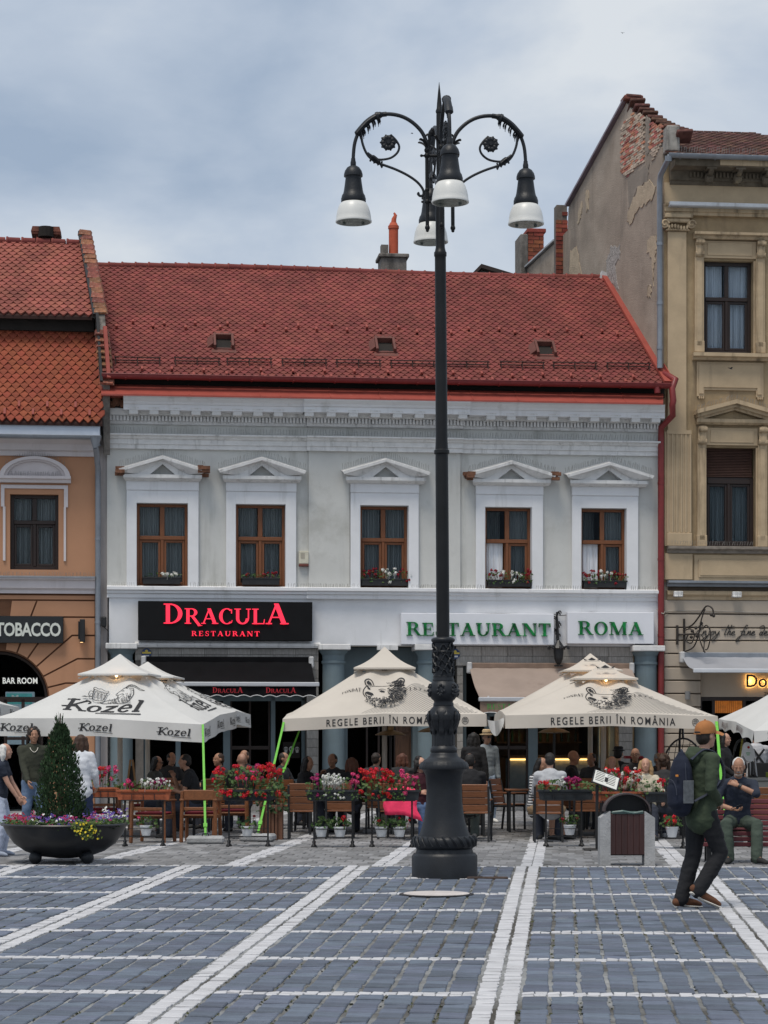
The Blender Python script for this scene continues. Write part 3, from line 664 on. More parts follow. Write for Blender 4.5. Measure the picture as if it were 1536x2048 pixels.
slabs(613, 637, .05, zL-.004, 1, 17); slabs(914, 926, .05, fz(1335), 1, 17); slabs(1237, 1265, .05, fz(1335), 1, 17)
for px, r in ((243, 22.5), (668, 23), (858, 22), (1294, 24)):
    x = fs(px, -.1); r = r*.0097; zc = fz(1301)
    mb = MB().lathe([(r*1.05, 0), (r*1.12, .05), (r*1.12, .12), (r*1.02, .16), (r, .3), (r*.98, 1.5), (r*.96, zc-.28), (r*1.06, zc-.25), (r*1.06, zc-.21), (r*.97, zc-.2), (r*.98, zc-.1), (r*1.22, zc-.03), (r*1.25, zc)], (x, .02, 0), 32)
    mb.build('column', [M_BLUE], BLD, 35)
    mb = MB().box(x-r*1.38, x+r*1.38, -.3, .3, zc, zc+.11, 0, .012); mb.box(x-r*1.2, x+r*1.2, -.26, .26, zc+.11, fb); mb.build('capital', [M_WHD], BLD)
MB().box(fs(774)-.2, fs(774)+.2, -.12, .02, fb-.09, fb).build('capital', [M_WHD], BLD)
# shop fronts: blue-grey frames, dark glass
mb = MB(); D = .35
def frame(a, b, z0_, z1_, y0=D, y1=D+.12): MB().box(fs(a), fs(b), y0, y1, z0_, z1_, 0, .006).build('frame_member', [M_BLUE], BLD)
for a, b in ((287, 296), (352, 362), (448, 462), (544, 553), (606, 613), (926, 938), (975, 985), (1063, 1082), (1205, 1208), (1226, 1237)): frame(a, b, .15, fz(1331))
frame(287, 613, fz(1402), fz(1392)); frame(287, 613, fz(1331), zL); frame(926, 1237, fz(1432), fz(1424)); frame(287, 448, .15, .55, D+.02); frame(553, 606, .15, .6, D+.02)
frame(1082, 1165, .15, .75, D+.03)
mb = MB(); mb.box(fs(690), fs(845), .55, .75, fz(1402), fb); mb.box(fs(690), fs(700), .5, .8, 0, fb); mb.box(fs(832), fs(842), .5, .8, 0, fb); mb.build('portal_wall', [M_BLUE], BLD)
mb = MB(); mb.box(fs(800), fs(832), .75, .82, .15, fz(1402), 0, .01)
for z in (.5, 1.2, 1.75): mb.box(fs(805), fs(828), .735, .755, z-.25, z+.25, 0, .01)
mb.build('door', [mat('brown_door', (.10, .05, .028), .5, .3, 4, stretch=(6, 6, .6))], BLD)
mb = MB()
for a, b in ((700, 703), (740, 744), (764, 768), (797, 800)): mb.box(fs(a), fs(b), .76, .82, .15, fz(1402))
mb.box(fs(700), fs(800), .76, .82, fz(1450), fz(1446)); mb.build('glazing_bars', [M_DWOOD], BLD)
for a, b, z0_ in ((296, 352, .55), (362, 448, .55), (462, 544, .15), (553, 606, .6), (938, 975, .15), (985, 1063, .15), (1082, 1205, .75)): MB().box(fs(a), fs(b), D+.05, D+.056, z0_, fz(1402) if a < 800 else fz(1432)).build('shop_glass', [glass('shop_glass', refl=.05)], BLD)
MB().box(fs(703), fs(797), .78, .785, .15, fz(1402)).build('shop_glass', [MATS['shop_glass']], BLD)
mb = MB()
for c_ in ((462, 500, 539, 5), (985, 1022, 1059, 4)):
    mb = MB(); mb.box(fs(c_[0]), fs(c_[2]+4), D+.03, D+.1, 1.18, 1.25)
    for a in c_[:3]: mb.box(fs(a), fs(a+4), D+.03, D+.1, .15, fz(1402), 0, .004)
    mb.build('shop_door', [M_DWOOD], BLD)
pass
room(BLD, fs(222), fs(1314), .46, 6.5, 0, fb-.02)
MB().box(fs(220), fs(1316), -.55, .4, 0, .15, 0, .01).build('step', [M_TRAV], BLD); MB().box(fs(220), fs(1316), -.18, .4, .15, .29, 0, .01).build('step', [M_TRAV], BLD)
# lit bar inside the restaurant
M_LED = mat('warm_led', (1, .55, .16), .5, 0, emit=5.0); M_TIMB = mat('interior_timber', (.14, .07, .03), .6, .35, 4, stretch=(3, 3, .6))
bar = thing('bar_counter', 'white bar counter with a warm light strip behind the restaurant window', 'bar', facw(fs(1125), 1.5, 0), TH)
MB().box(-.8, .9, 0, .5, .29, 1.0, 0, .01).build('counter_front', [mat('bar_white', (.5, .5, .48), .5)], bar); MB().box(-.85, .95, -.05, .6, 1.0, 1.05, 0, .01).build('counter_top', [M_TIMB], bar)
MB().box(-.8, .9, -.06, -.052, .955, .985).build('light_strip', [M_LED], bar)
mb = MB(); mb.box(-.85, .95, 1.6, 1.7, .3, 2.7); 
for z in (1.3, 1.7, 2.1): mb.box(-.85, .95, 1.3, 1.6, z, z+.03)
for i in range(34):
    x = -.8+.05*i; z = (1.33, 1.73, 2.13)[i % 3]; mb.lathe([(.03, z), (.03, z+.16), (.012, z+.2), (.012, z+.26)], (x, 1.45, 0), 8, 1)
mb.build('bottle_shelf', [M_TIMB, mat('bottle_glass', (.05, .07, .03), .15, .4, 20, rnd=.8, hue=.1)], bar)
lt = bpy.data.lights.new('bar_lamp', 'POINT'); lt.energy = 16; lt.color = (1, .68, .35); lt.shadow_soft_size = .15; lo_ = bpy.data.objects.new('bar_lamp', lt); COL.objects.link(lo_); lo_.location = facw(fs(1120), 1.9, 2.3)
mb = MB().box(fs(1206, .25), fs(1209, .25), .22, .25, fz(1512), fz(1452)); tag(mb.build('light_tube', [M_LED], None, loc=(0, Y0, 0), rz=TH), 'thin warm vertical light tube on the restaurant door frame', 'light')
# skull poster in the left shop window
ps = MB(); ps.box(-.17, .17, 0, .008, -.16, .16, 0); qs = []
for cxp in (-.11, 0, .11):
    k = .8 if cxp else 1
    qs += [_a(cxp, .02, .05*k, .055*k, 0, 360, .05*k, .055*k, 16), [[(cxp-.028*k, -.065*k), (cxp+.028*k, -.065*k), (cxp+.035*k, -.02), (cxp-.035*k, -.02)]]]
raised(ps, qs, 0, 0, 1, 1, 0, .002, 1); q2 = [_a(cxp+e, .02, .014, .016, 0, 360, .014, .016, 8) for cxp in (-.11, 0, .11) for e in (-.02, .02)]; raised(ps, q2, 0, 0, 1, 1, -.012, .002, 0)
px_, pz_ = fac(583, 1500, D+.03); o = ps.build('skull_poster', [M_DARK, mat('skull_print', (.4, .4, .38), .8)], None, loc=facw(px_, D+.03, pz_), rz=TH); tag(o, 'dark poster of three pale skulls in the shop window', 'poster')
# ================================================================== signs on the facade
def sign_box(name, label, x0, x1, z0, z1, m, d=.16, y=-.05):
    t = thing(name, label, 'sign', facw((x0+x1)/2, y, (z0+z1)/2), TH); w = (x1-x0)/2; h_ = (z1-z0)/2
    MB().box(-w, w, -d, 0, -h_, h_, 0, .008).build('panel', [m], t); return t, w, h_, -d
def letters(t, name, strokes, W_, x, z, width, height, yf, m, th=.02):
    mb = MB(); raised(mb, strokes, x, z, width/W_, height, yf, th); return mb.build(name, [m], t)
x0, zt = fac(276, 1203); x1, zb = fac(623, 1283)
SG, w, h_, yf = sign_box('shop_sign', 'black sign with glowing red letters reading DRACULA RESTAURANT', x0, x1, zb, zt, mat('sign_black', (.007, .007, .008), .6, .2, 3, spec=.15))
M_RL = mat('red_letter_light', (1, .028, .07), .5, 0, emit=.75)
st, W_ = serif('DQACULA', .03, (1.12, .86, .86, .86, .86, .86, 1.16)); sc = 2*w*.715/W_
letters(SG, 'letters', st, W_, -w*.71, -h_*.15, 2*w*.715, 2*h_*.455, yf, M_RL)
st, W_ = serif('RESTAURANT', .30); letters(SG, 'letters', st, W_, -w*.39, -h_*.77, 2*w*.39, 2*h_*.125, yf, M_RL, .012)
M_SW = mat('sign_white', (.70, .71, .75), .4, .03, 2)
def green_mat():
    m = mat('green_letter', (.008, .16, .035), .22, .85, 5, metal=.55); return m
x0, zt = fac(800, 1227); x1, zb = fac(1104, 1291)
SG2, w, h_, yf = sign_box('shop_sign', 'wide white sign with green letters reading RESTAURANT', x0, x1, zb, zt, M_SW)
st, W_ = serif('RESTAURANT', .07, (1.06,)+(1,)*9); letters(SG2, 'letters', st, W_, -w*.935, -h_*.44, w*1.89, h_*.82, yf, green_mat(), .03)
x0, zt = fac(1131, 1225); x1, zb = fac(1303, 1289)
SG3, w, h_, yf = sign_box('shop_sign', 'smaller white sign with green letters reading ROMA', x0, x1, zb, zt, M_SW)
st, W_ = serif('ROMA', .07, (1.06, 1, 1, 1)); letters(SG3, 'letters', st, W_, -w*.76, -h_*.44, w*1.5, h_*.82, yf, green_mat(), .03)
mb = MB(); cb = [facw(*p) for p in [(fs(948), -.07, fz(1227)), (fs(1000), -.09, fz(1226)), (fs(1060), -.07, fz(1228)), (fs(1108), -.08, fz(1227)), (fs(1125), -.08, fz(1229)), (fs(1180), -.07, fz(1222)), (fs(1218), -.07, fz(1227))]]
mb.tube(spl(cb), .008, 5); tag(mb.build('sign_cable', [M_BLK], None), 'thin black cable drooping above the two white signs', 'cable')
# ornate lantern bracket between the two white signs
LT = thing('wall_lantern', 'ornate black iron lantern between the two white signs', 'lantern', facw(fs(1112), -.05, fz(1255)), TH)
mb = MB()
mb.tube([(0, -.02, .32), (0, -.05, .1), (.02, -.06, -.3), (.0, -.1, -.62)], [.015, .03, .03, .015], 8)
for k in range(14):
    a = k*.9; r = .05+.05*RND.random(); z = .3-.035*k; mb.tube(spl([(0, -.05, z), (math.cos(a)*r, -.07, z+.04), (math.cos(a)*r*1.3, -.09-.02*math.sin(a), z-.01)], 3), .013, 5)
mb.build('bracket', [M_BLK], LT)
mb = MB(); mb.lathe([(.03, -.72), (.06, -.68), (.085, -.6), (.10, -.42), (.13, -.40), (.10, -.36), (.05, -.28), (.02, -.24)], (0, -.22, 0), 8)
for k in range(8):
    a = k*math.pi/4; mb.tube(spl([(math.cos(a)*.10, -.22+math.sin(a)*.10, -.4), (math.cos(a)*.19, -.22+math.sin(a)*.19, -.36), (math.cos(a)*.21, -.22+math.sin(a)*.21, -.42)], 3), .014, 5)
    mb.ball((math.cos(a)*.07, -.22+math.sin(a)*.07, -.74), .02, 6, 4)
mb.tube([(0, -.05, -.2), (0, -.22, -.22)], .015, 6); mb.build('lamp_body', [M_BLK], LT)
# alarm box, plaques, small lamps
x, z = fac(607, 1118); o = MB().box(-.095, .095, -.08, 0, -.10, .15, 0, .01); o.box(-.095, .095, -.085, 0, -.15, -.10, 1, .01); o.box(-.06, .02, -.084, -.078, 0, .11, 2)
t = o.build('alarm_box', [mat('alarm_cream', (.55, .52, .42), .6), mat('alarm_brown', (.14, .04, .03), .6), mat('alarm_grille', (.36, .33, .27), .7)], None, loc=facw(x, -.005, z), rz=TH); tag(t, 'small cream alarm box with brown base on the pale upper wall', 'alarm box')
for px, py, lab in ((293, 1307, 'small blue and yellow plaque above the black awning'), (910, 1308, 'small blue and yellow plaque beside the lamp post, above the beige awning')):
    x, z = fac(px, py); mb = MB().prism([(.09*math.cos(a)*(1 if abs(math.cos(a)) < .8 else 1.08), .10*math.sin(a)) for a in [2*math.pi*k/16+.2 for k in range(16)]], -.012, 0, 0)
    mb.box(-.085, .085, -.016, -.011, -.005, .03, 1); mb.box(-.05, .05, -.018, -.012, -.065, -.035, 2); mb.lathe([(.028, 0), (.028, .006)], (0, -.012, .045), 10, 1, Matrix.Rotation(rad(90), 4, 'X'))
    tag(mb.build('plaque', [mat('plaque_blue', (.02, .045, .13), .4), mat('plaque_yellow', (.55, .42, .06), .4), mat('plaque_white', (.6, .6, .6), .5)], None, loc=facw(x, -.03, z), rz=TH), lab, 'plaque')
x, z = fac(208, 1244); mb = MB().box(-.05, .05, -.14, -.02, -.10, .10, 0, .02); mb.box(-.02, .02, -.02, .05, -.03, .03); mb.tube(spl([(0, -.02, -.1), (.1, .02, -.2), (.12, .04, -.35)]), .008, 5)
tag(mb.build('wall_lamp', [M_BLK], None, loc=facw(x, -.01, z), rz=TH), 'small black floodlight on the grey strip between the ochre and the pale house', 'lamp')
# ================================================================== awnings
def awning(name, label, pxa, pxb, pyt, pyf, d, mf, mbar, mval, val, text=None, mtext=None, edge=None, nsc=11):
    xa, xb = fs(pxa, -.05), fs(pxb, -.05); zt = fz(pyt, -.05); zf = fz(pyf, -d)
    t = thing(name, label, 'awning', facw((xa+xb)/2, 0, zt), TH); w = (xb-xa)/2; dz = zf-zt
    mb = MB(); n = 10; vs = []
    for j in range(n+1):
        k = j/n; sag = -.06*math.sin(math.pi*k)
        for i in range(25): vs.append((-w+2*w*i/24, -.06-(d-.06)*k, dz*k+sag+.006*math.sin(i*1.7+j)))
    mb.add(vs, [(j*25+i, (j+1)*25+i, (j+1)*25+i+1, j*25+i+1) for j in range(n) for i in range(24)]); mb.build('fabric', [mf], t, 60)
    MB().box(-w-.03, w+.06, -d-.04, -d+.03, dz-.05, dz+.03, 0, .012).build('front_bar', [mbar], t)
    MB().box(-w-.02, w+.02, -.12, 0, -.05, .07, 0, .02).build('roller_box', [mval], t)
    for sg in (-1, 1):
        m = MB().bar((sg*(w-.12), -.1, -.12), (sg*(w-.3), -d*.55, dz*.5-.18), .035, .035); m.bar((sg*(w-.3), -d*.55, dz*.5-.18), (sg*(w-.15), -d, dz), .035, .035); m.build('folding_arm', [mbar], t)
        MB().box(sg*w-.05, sg*w+.05, -.16, .0, -.14, .08, 0, .02).build('end_bracket', [mat('bracket_white', (.5, .5, .5), .5)], t)
    if val:
        mb = MB(); vs = []; n = 120
        for i in range(n+1):
            x = -w+2*w*i/n; y = -d-.005+.012*math.sin(i*.35); q = abs(math.sin(math.pi*nsc*i/n)); vs += [(x, y, dz-.05), (x, y-.01, dz-.05-val+.035*q)]
        mb.add(vs, [(2*i, 2*i+1, 2*i+3, 2*i+2) for i in range(n)]); vl = mb.build('valance', [mval], t)
        if edge:
            mb = MB(); mb.tube([(vs[2*i+1][0], vs[2*i+1][1]-.004, vs[2*i+1][2]) for i in range(n+1)], .008, 5); mb.build('valance_edging', [edge], t)
        if text:
            mb = MB()
            for cx in text[1]:
                st, W_ = text[0]; k = text[2]
                decal(mb, st, lambda a, b, l_, cx=cx, W_=W_, k=k: (cx-W_*k/2+a*k, -d-.03-l_, dz-.05-val*.62+b*k))
            mb.build('lettering', [mtext], t)
    return t, w, dz
M_AWB = mat('awning_black', (.006, .006, .007), .95, .2, 3, bump=.05, spec=.1); M_ALU = mat('aluminium', (.50, .51, .53), .35, .05, 4, metal=.3)
s_dr = serif('DRACULA', .03, (1.15, .85, .85, .85, .85, .85, 1.15))
awning('shop_awning', 'black awning with white front bar and red DRACULA lettering', 287, 622, 1322, 1368, 1.25, M_AWB, M_ALU, M_AWB, .20, (s_dr, (-.05, .95), .09), mat('awning_red_print', (.42, .02, .03), .7), mat('edging_white', (.6, .6, .6), .6), 13)
s_rm, w_rm = serif('RESTAURANT', .1)
awning('shop_awning', 'weathered beige awning with green lettered valance below the white RESTAURANT sign', 938, 1262, 1332, 1397, 1.45, mat('awning_beige', (.33, .26, .22), .9, .1, 2, trans=.12, dirt=((.17, .12, .10), .7, 2.2, .63)), M_ALU, mat('awning_brown', (.23, .16, .12), .9, .2, 3), .24, ((s_rm, w_rm), (-.98, .6), .10), mat('awning_green_print', (.05, .24, .05), .8), mat('edging_white', (.6, .6, .6), .6), 8)
# ================================================================== window boxes
M_LEAF = mat('leaf_green', (.055, .105, .026), .6, .3, 6, rnd=.45, hue=.03, trans=.25); M_LEAFD = mat('leaf_dark', (.028, .060, .018), .65, .3, 6, rnd=.45, hue=.03, trans=.2)
FLC = {'red': mat('petal_red', (.62, .012, .022), .6, .2, 9, rnd=.3, hue=.012, trans=.25), 'white': mat('petal_white', (.78, .78, .74), .6, .06, 9, rnd=.08, trans=.2), 'pink': mat('petal_pink', (.68, .06, .20), .6, .2, 9, rnd=.3, hue=.02, trans=.25),
       'magenta': mat('petal_magenta', (.36, .02, .13), .6, .2, 9, rnd=.3, hue=.02, trans=.2), 'salmon': mat('petal_salmon', (.75, .19, .19), .6, .2, 9, rnd=.2, trans=.25), 'yellow': mat('petal_yellow', (.72, .55, .03), .6, .2, 9, rnd=.2, trans=.2), 'violet': mat('petal_violet', (.10, .06, .30), .6, .2, 9, rnd=.4, hue=.03, trans=.2), 'darkred': mat('petal_darkred', (.30, .008, .02), .6, .2, 9, rnd=.3, trans=.2)}
def leaf(mb, p, n, s, mi=0, asp=.8):
    n = Vector(n).normalized(); u = n.orthogonal().normalized(); u.rotate(Matrix.Rotation(RND.uniform(0, 6.28), 3, n)); v = n.cross(u); p = Vector(p); a = asp
    mb.add([p-u*s*.5, p-v*s*.5*a-u*s*.1+n*s*.08, p+u*s*.25-v*s*.42*a, p+u*s*.55-n*s*.05, p+u*s*.25+v*s*.42*a, p+v*s*.5*a-u*s*.1+n*s*.08], [(0, 1, 2, 3), (0, 3, 4, 5)], mi)
def bloom(mb, p, r, n, mi=0, ps=.02):
    """a rounded head of small petals"""
    for _ in range(n):
        d = Vector((RND.gauss(0, 1), RND.gauss(0, 1), RND.gauss(.3, .8))).normalized(); q = Vector(p)+d*r*RND.uniform(.55, 1)
        leaf(mb, q, d+Vector((RND.uniform(-.5, .5), RND.uniform(-.5, .5), .2)), ps*RND.uniform(.8, 1.3), mi, 1.1)
def plant(name, label, loc, rz, L, Dp, H, nleaf, flowers, group=None, ls=.055, hang=.0, mleaf=None, ps=.026, cat='plant', parent=None):
    """bushy flowering plant in a trough L long, Dp deep; flowers: [(colour, count, head radius, x0, x1)]"""
    t = thing(name, label, cat, loc, rz, group); mb = MB()
    hang *= .55; nleaf = int(nleaf*.8)
    for _ in range(nleaf):
        x = RND.uniform(-L/2, L/2)*1.06; y = RND.gauss(0, Dp*.55); h = RND.random()**.8*H*(1-.35*abs(2*x/L)**2)
        if RND.random() < hang*.5 or (hang and RND.random() < .25*hang): y = -Dp*.5-RND.uniform(.0, .10); h = -RND.uniform(0, hang*.32)
        leaf(mb, (x, y, h), (RND.gauss(0, .5), RND.gauss(-.45, .5), RND.uniform(.2, 1)), ls*.85*RND.uniform(.6, 1.35))
    for _ in range(int(nleaf*.10)):
        x = RND.uniform(-L/2, L/2)*.9; mb.tube([(x, 0, -.03), (x+RND.uniform(-.06, .06), RND.uniform(-.08, .06), H*RND.uniform(.5, 1))], .0035, 3)
    mb.build('foliage', [mleaf or M_LEAF], t, kind='stuff')
    for k in sorted({f[0] for f in flowers}):
        fm = MB()
        for c, n, r, a, b in flowers:
            if c != k: continue
            for _ in range(int(n*1.25)):
                x = (a+(b-a)*RND.random())*L/2; y = RND.gauss(-.02, Dp*.5); h = H*RND.uniform(.45, 1.12)
                if hang and RND.random() < .3*hang: y = -Dp*.55-.06*RND.random(); h = -RND.uniform(.0, hang*.28)
                fm.tube([(x*.9, y*.6, max(h-.12, -.05)), (x, y, h)], .003, 3)
                bloom(fm, (x, y, h), r*.82*RND.uniform(.6, 1.2), max(6, int(38*(r/.045))), 0, ps*.76)
        fm.build('flowers', [FLC[k]], t, kind='stuff')
    return t
WB = [(323, 1172, .72, 'dark window box of only white flowers, upper window next to the ochre house', 'only white flowers, in the upper window next to the ochre house', [('white', 9, .04, 0, .8)], 45),
      (521, 1174, .72, 'dark window box with low red flowers, upper window beside the alarm box', 'low red flowers in the upper window beside the alarm box', [('darkred', 5, .035, .05, .9), ('darkred', 2, .03, -.9, -.6)], 70),
      (770, 1177, .95, 'dark window box in the middle upper window of the pale house', 'red and white flowers in the middle upper window', [('darkred', 9, .036, -1, -.3), ('white', 8, .045, -.1, .5), ('darkred', 6, .036, .5, 1.05)], 110),
      (1018, 1178, .86, 'dark window box in the open curtained window above the white RESTAURANT sign', 'tall red and white flowers in the window above the white RESTAURANT sign', [('darkred', 8, .04, -1, -.3), ('white', 11, .042, -.35, .55), ('darkred', 9, .04, .4, 1.05)], 160),
      (1209, 1178, .86, 'dark window box in the upper window above the ROMA sign', 'red and white flowers in the upper window above the ROMA sign', [('darkred', 11, .042, -1, -.3), ('white', 6, .042, -.2, .3), ('darkred', 9, .04, .2, 1.0)], 150)]
for px, py, L, lb, lp, fl, nl in WB:
    x, z = fac(px, py, .02); z = wz0+.06
    b = MB().box(-L/2, L/2, -.08, .08, 0, .13, 0, .012); b.box(-L/2-.012, L/2+.012, -.092, .092, .11, .135, 0, .005)
    tag(b.build('window_box', [M_BLK], None, loc=facw(x, -.0, z), rz=TH), lb, 'window box', 'window boxes on the upper sills')
    plant('flowering_plant', lp, facw(x, -.0, z+.13), TH, L, .14, .10+.08*(nl > 100), nl, fl, 'flowers in the upper windows', .05, .4 if nl > 100 else .0)
# ================================================================== left building
LB = thing('corner_house', 'ochre house with orange mansard roof and white arched window pediment', 'building', (0, Y0, 0), TH)
M_OCH = mat('ochre_plaster', (.45, .235, .135), .9, .06, 1.5, bump=.12, bscale=70, streak=((.30, .15, .08), .35, 2, .58)); M_OCL = mat('ochre_trim_white', (.60, .55, .55), .85, .06, 3, streak=((.4, .34, .31), .4, 4, .58))
xl, xr = fs(-90), fs(194)
w0, w1, wz_0, wz_1 = fs(20), fs(117), fz(1145), fz(997)
acx, ar, acz = fs(-2), fs(96)-fs(-2), fz(1400)
mb = MB(); wall_holes(mb, xl, xr, fz(1192), fz(850), [(w0, w1, wz_0, wz_1)], 0, .42); mb.box(xl, xr, 8, 8.3, 0, fz(850)); mb.box(xr-.25, xr-.01, .42, 8, 0, fz(850)); mb.build('wall', [M_OCH], LB)
# rusticated ground floor with an arch: courses and radiating voussoirs
z1r = fz(1192); mb = MB(); RS = []
n = 24; base = acz
poly = [(xl, base), (acx-ar, base)]+[(acx-ar*math.cos(math.pi*k/n), acz+ar*math.sin(math.pi*k/n)) for k in range(1, n)]+[(acx+ar, base), (xr, base), (xr, z1r), (xl, z1r)]
mb.prism(poly, .03, .4); mb.box(xl, acx-ar, .03, .4, 0, base); mb.box(acx+ar, xr, .03, .4, 0, base); mb.build('ground_floor_wall', [mat('ochre_joint', (.14, .065, .035), .95, .15, 4)], LB)
def stone(p):
    mb = MB(); cx = sum(a for a, b in p)/len(p); cz = sum(b for a, b in p)/len(p)
    q = []
    n_ = len(p)
    for i in range(n_):                                                # inset outline
        a, b, c = p[i-1], p[i], p[(i+1) % n_]; d1 = Vector((b[0]-a[0], b[1]-a[1])).normalized(); d2 = Vector((c[0]-b[0], c[1]-b[1])).normalized(); nn = Vector((-d1.y, d1.x))+Vector((-d2.y, d2.x)); k = nn.length_squared
        nn = nn*(2/k) if k > .3 else nn; q.append((b[0]+nn.x*.016, b[1]+nn.y*.016))
    mb.prism(q, 0, .031); mb.build('rusticated_block', [M_OCH], LB)
zc_ = [0.02]+[fz(v) for v in (1560, 1510, 1460, 1425)]
for i in range(len(zc_)-1): stone([(acx+ar+.01, zc_[i]), (xr-.03, zc_[i]), (xr-.03, zc_[i+1]), (acx+ar+.01, zc_[i+1])])
stone([(acx+ar+.01, zc_[-1]), (xr-.03, zc_[-1]), (xr-.03, acz), (acx+ar+.01, acz)])
# voussoirs: (inner angle a, b) then outer end on a course
outer = [fz(v) for v in (1368, 1320, 1274, 1238, 1205)]
def ap(a, r=ar+.012): return (acx+r*math.cos(a), acz+r*math.sin(a))
prevz = acz; A_ = [math.pi*k/2/6.5 for k in range(0, 7)]
for k in range(5):
    a0_, a1_ = A_[k], A_[k+1]; z_0, z_1 = prevz, outer[k]
    P1 = ap(a1_); P0 = ap(a0_); r1 = (z_1-acz)/math.sin(a1_) if math.sin(a1_) > .05 else 9
    X1 = acx+(z_1-acz)/math.tan(a1_)
    X0 = acx+(z_0-acz)/math.tan(a0_) if a0_ > .02 else xr-.03
    arc = [ap(a0_+(a1_-a0_)*j/3) for j in range(4)]
    p = [(min(X0, xr-.03), z_0)]+([(xr-.03, z_0)] if X0 < xr-.04 else [])+([(xr-.03, z_1)] if X1 < xr-.04 else [])+[(min(X1, xr-.03), z_1)]+arc[::-1]
    if k == 0: p = [arc[0], (xr-.03, z_0), (xr-.03, z_1), (min(X1, xr-.03), z_1)]+arc[::-1][:-1]
    stone(p); prevz = z_1
zt_ = outer[-1]
for k in range(5, 6):
    arc = [ap(A_[k]+(A_[k+1]-A_[k])*j/3) for j in range(4)]; X0 = acx+(zt_-acz)/math.tan(A_[k]); X1 = acx+(zt_-acz)/math.tan(A_[k+1]); stone([(X0, zt_), (X1, zt_)]+arc[::-1])
zz = fz(1194); xs_ = [acx+.25, fs(58), fs(110), xr-.03]
stone([(xl, zt_+.0), (xr-.03, zt_), (xr-.03, zz), (xl, zz)])
# glazed arch
mb = MB(); mb.tube([(acx+ar*.98*math.cos(a), .22, acz+ar*.98*math.sin(a)) for a in [math.pi*k/20 for k in range(21)]], .05, 6); mb.box(acx-ar, acx+ar, .2, .28, acz-.05, acz+.05)
for px in (10, 45, 82): mb.box(fs(px)-.03, fs(px)+.03, .2, .28, 0, acz)
mb.box(fs(10), fs(82), .2, .28, fz(1480), fz(1474)); mb.build('shopfront_frame', [M_DWOOD], LB)
MB().prism([(acx-ar, 0), (acx+ar, 0)]+[(acx+ar*math.cos(math.pi*k/16), acz+ar*math.sin(math.pi*k/16)) for k in range(17)], .25, .256).build('shop_glass', [glass('shop_glass')], LB)
room(LB, xl, xr-.3, .43, 5, 0, z1r-.1)
room(LB, w0-.5, w1+.5, .43, 3, wz_0-.2, wz_1+.2)
window(LB, w0, w1, wz_0, wz_1, .14, M_DWOOD, split=.36, fr=.07)
# white trims
zb1, zb0 = fz(1162), fz(1192)
mb = MB().mold([(0, zb0), (-.05, zb0), (-.05, zb0+.06), (-.10, zb0+.10), (-.10, zb1-.05), (-.16, zb1-.03), (-.16, zb1), (0, zb1+.02)], xl, fs(190)); mb.build('string_course', [M_OCL], LB)
MB().mold([(0, zb1+.0), (-.19, zb1+.0), (-.19, zb1+.02), (0, zb1+.05)], xl, fs(190)).build('ledge_flashing', [M_ZINC], LB)
ze0, ze1 = fz(922), fz(882, -.3)
mb = MB().mold([(0, ze0), (-.06, ze0), (-.06, ze0+.08), (-.12, ze0+.11), (-.14, ze0+.22), (-.26, ze0+.28), (-.28, ze1-.02), (0, ze1)], xl, fs(192)); mb.build('cornice', [M_OCL], LB)
zf0, zf1 = fz(882, -.5), fz(856, -.5)
MB().box(xl, fs(200, -.4), -.46, 0, zf0, zf1, 0, .01).build('eaves_fascia', [mat('fascia_blue', (.50, .55, .63), .6, .05, 3)], LB)
g3 = [(-.54+.065*math.cos(math.pi+math.pi*k/8), zf0+.01+.07*math.sin(math.pi+math.pi*k/8)) for k in range(9)]
MB().mold(g3+[(y*.85-.54*.15, z+.008) for y, z in g3[::-1]], xl, fs(202, -.5)).build('gutter', [M_ZINC], LB, 40)
mb = MB(); dpx = fs(196); mb.lathe([(.05, -.22), (.06, -.18), (.12, 0)], (fs(191, -.5), -.54, zf0), 10)
mb.tube([(fs(191, -.5), -.54, zf0-.2), (fs(193, -.4), -.42, fz(920)), (dpx, -.14, fz(945)), (dpx, -.09, fz(960)), (dpx, -.09, 2), (dpx, -.09, .02)], .055, 12)
for z in (7, 5.2, 3.6): mb.lathe([(.062, z), (.062, z+.04)], (dpx, -.09, 0), 12)
mb.build('downpipe', [M_ZINC], LB, 50)
# arched pediment over the window and the slim eared surround
mb = MB(); px0, px1 = fs(-1), fs(141); cxw = (px0+px1)/2; zp0 = fz(975); zp1 = fz(926); hw = (px1-px0)/2; hh_ = zp1-zp0-.08
def arch(r, k): return [(cxw+r*math.cos(math.pi*i/24), zp0+.10+hh_*(r/hw)**1.0*math.sin(math.pi*i/24)*k) for i in range(25)]
for r0, r1, d in ((hw, hw*.86, .17), (hw*.86, hw*.78, .11)):
    o_, i_ = arch(r0, 1), arch(r1, 1); mb.prism(o_+i_[::-1], -d, -.002)
mb.prism(arch(hw*.79, 1), -.05, -.003); mb.mold([(0, zp0), (-.12, zp0), (-.14, zp0+.05), (-.19, zp0+.07), (-.19, zp0+.12), (0, zp0+.13)], px0-.01, px1+.01)
xa, xb, xc_, xd = fs(2), fs(9), fs(128), fs(136); zt2 = fz(979)
mb.box(xa, xd, -.035, -.001, fz(986), zt2); mb.box(xa, xb, -.035, -.001, fz(1022), fz(986)); mb.box(xc_, xd, -.035, -.001, fz(1022), fz(986))
mb.box(fs(6), fs(11), -.035, -.001, fz(1128), fz(1022)); mb.box(fs(128)-.005, fs(132), -.035, -.001, fz(1128), fz(1022)); mb.build('window_surround', [M_OCL], LB)
sp = MB(); spikes(sp, px0+.2, px1-.2, zp0+.12, zp0+.12, -.07, .1); a_ = arch(hw, 1)
for i in range(4, 20): spikes(sp, a_[i+1][0], a_[i][0], a_[i+1][1], a_[i][1], -.08, .1)
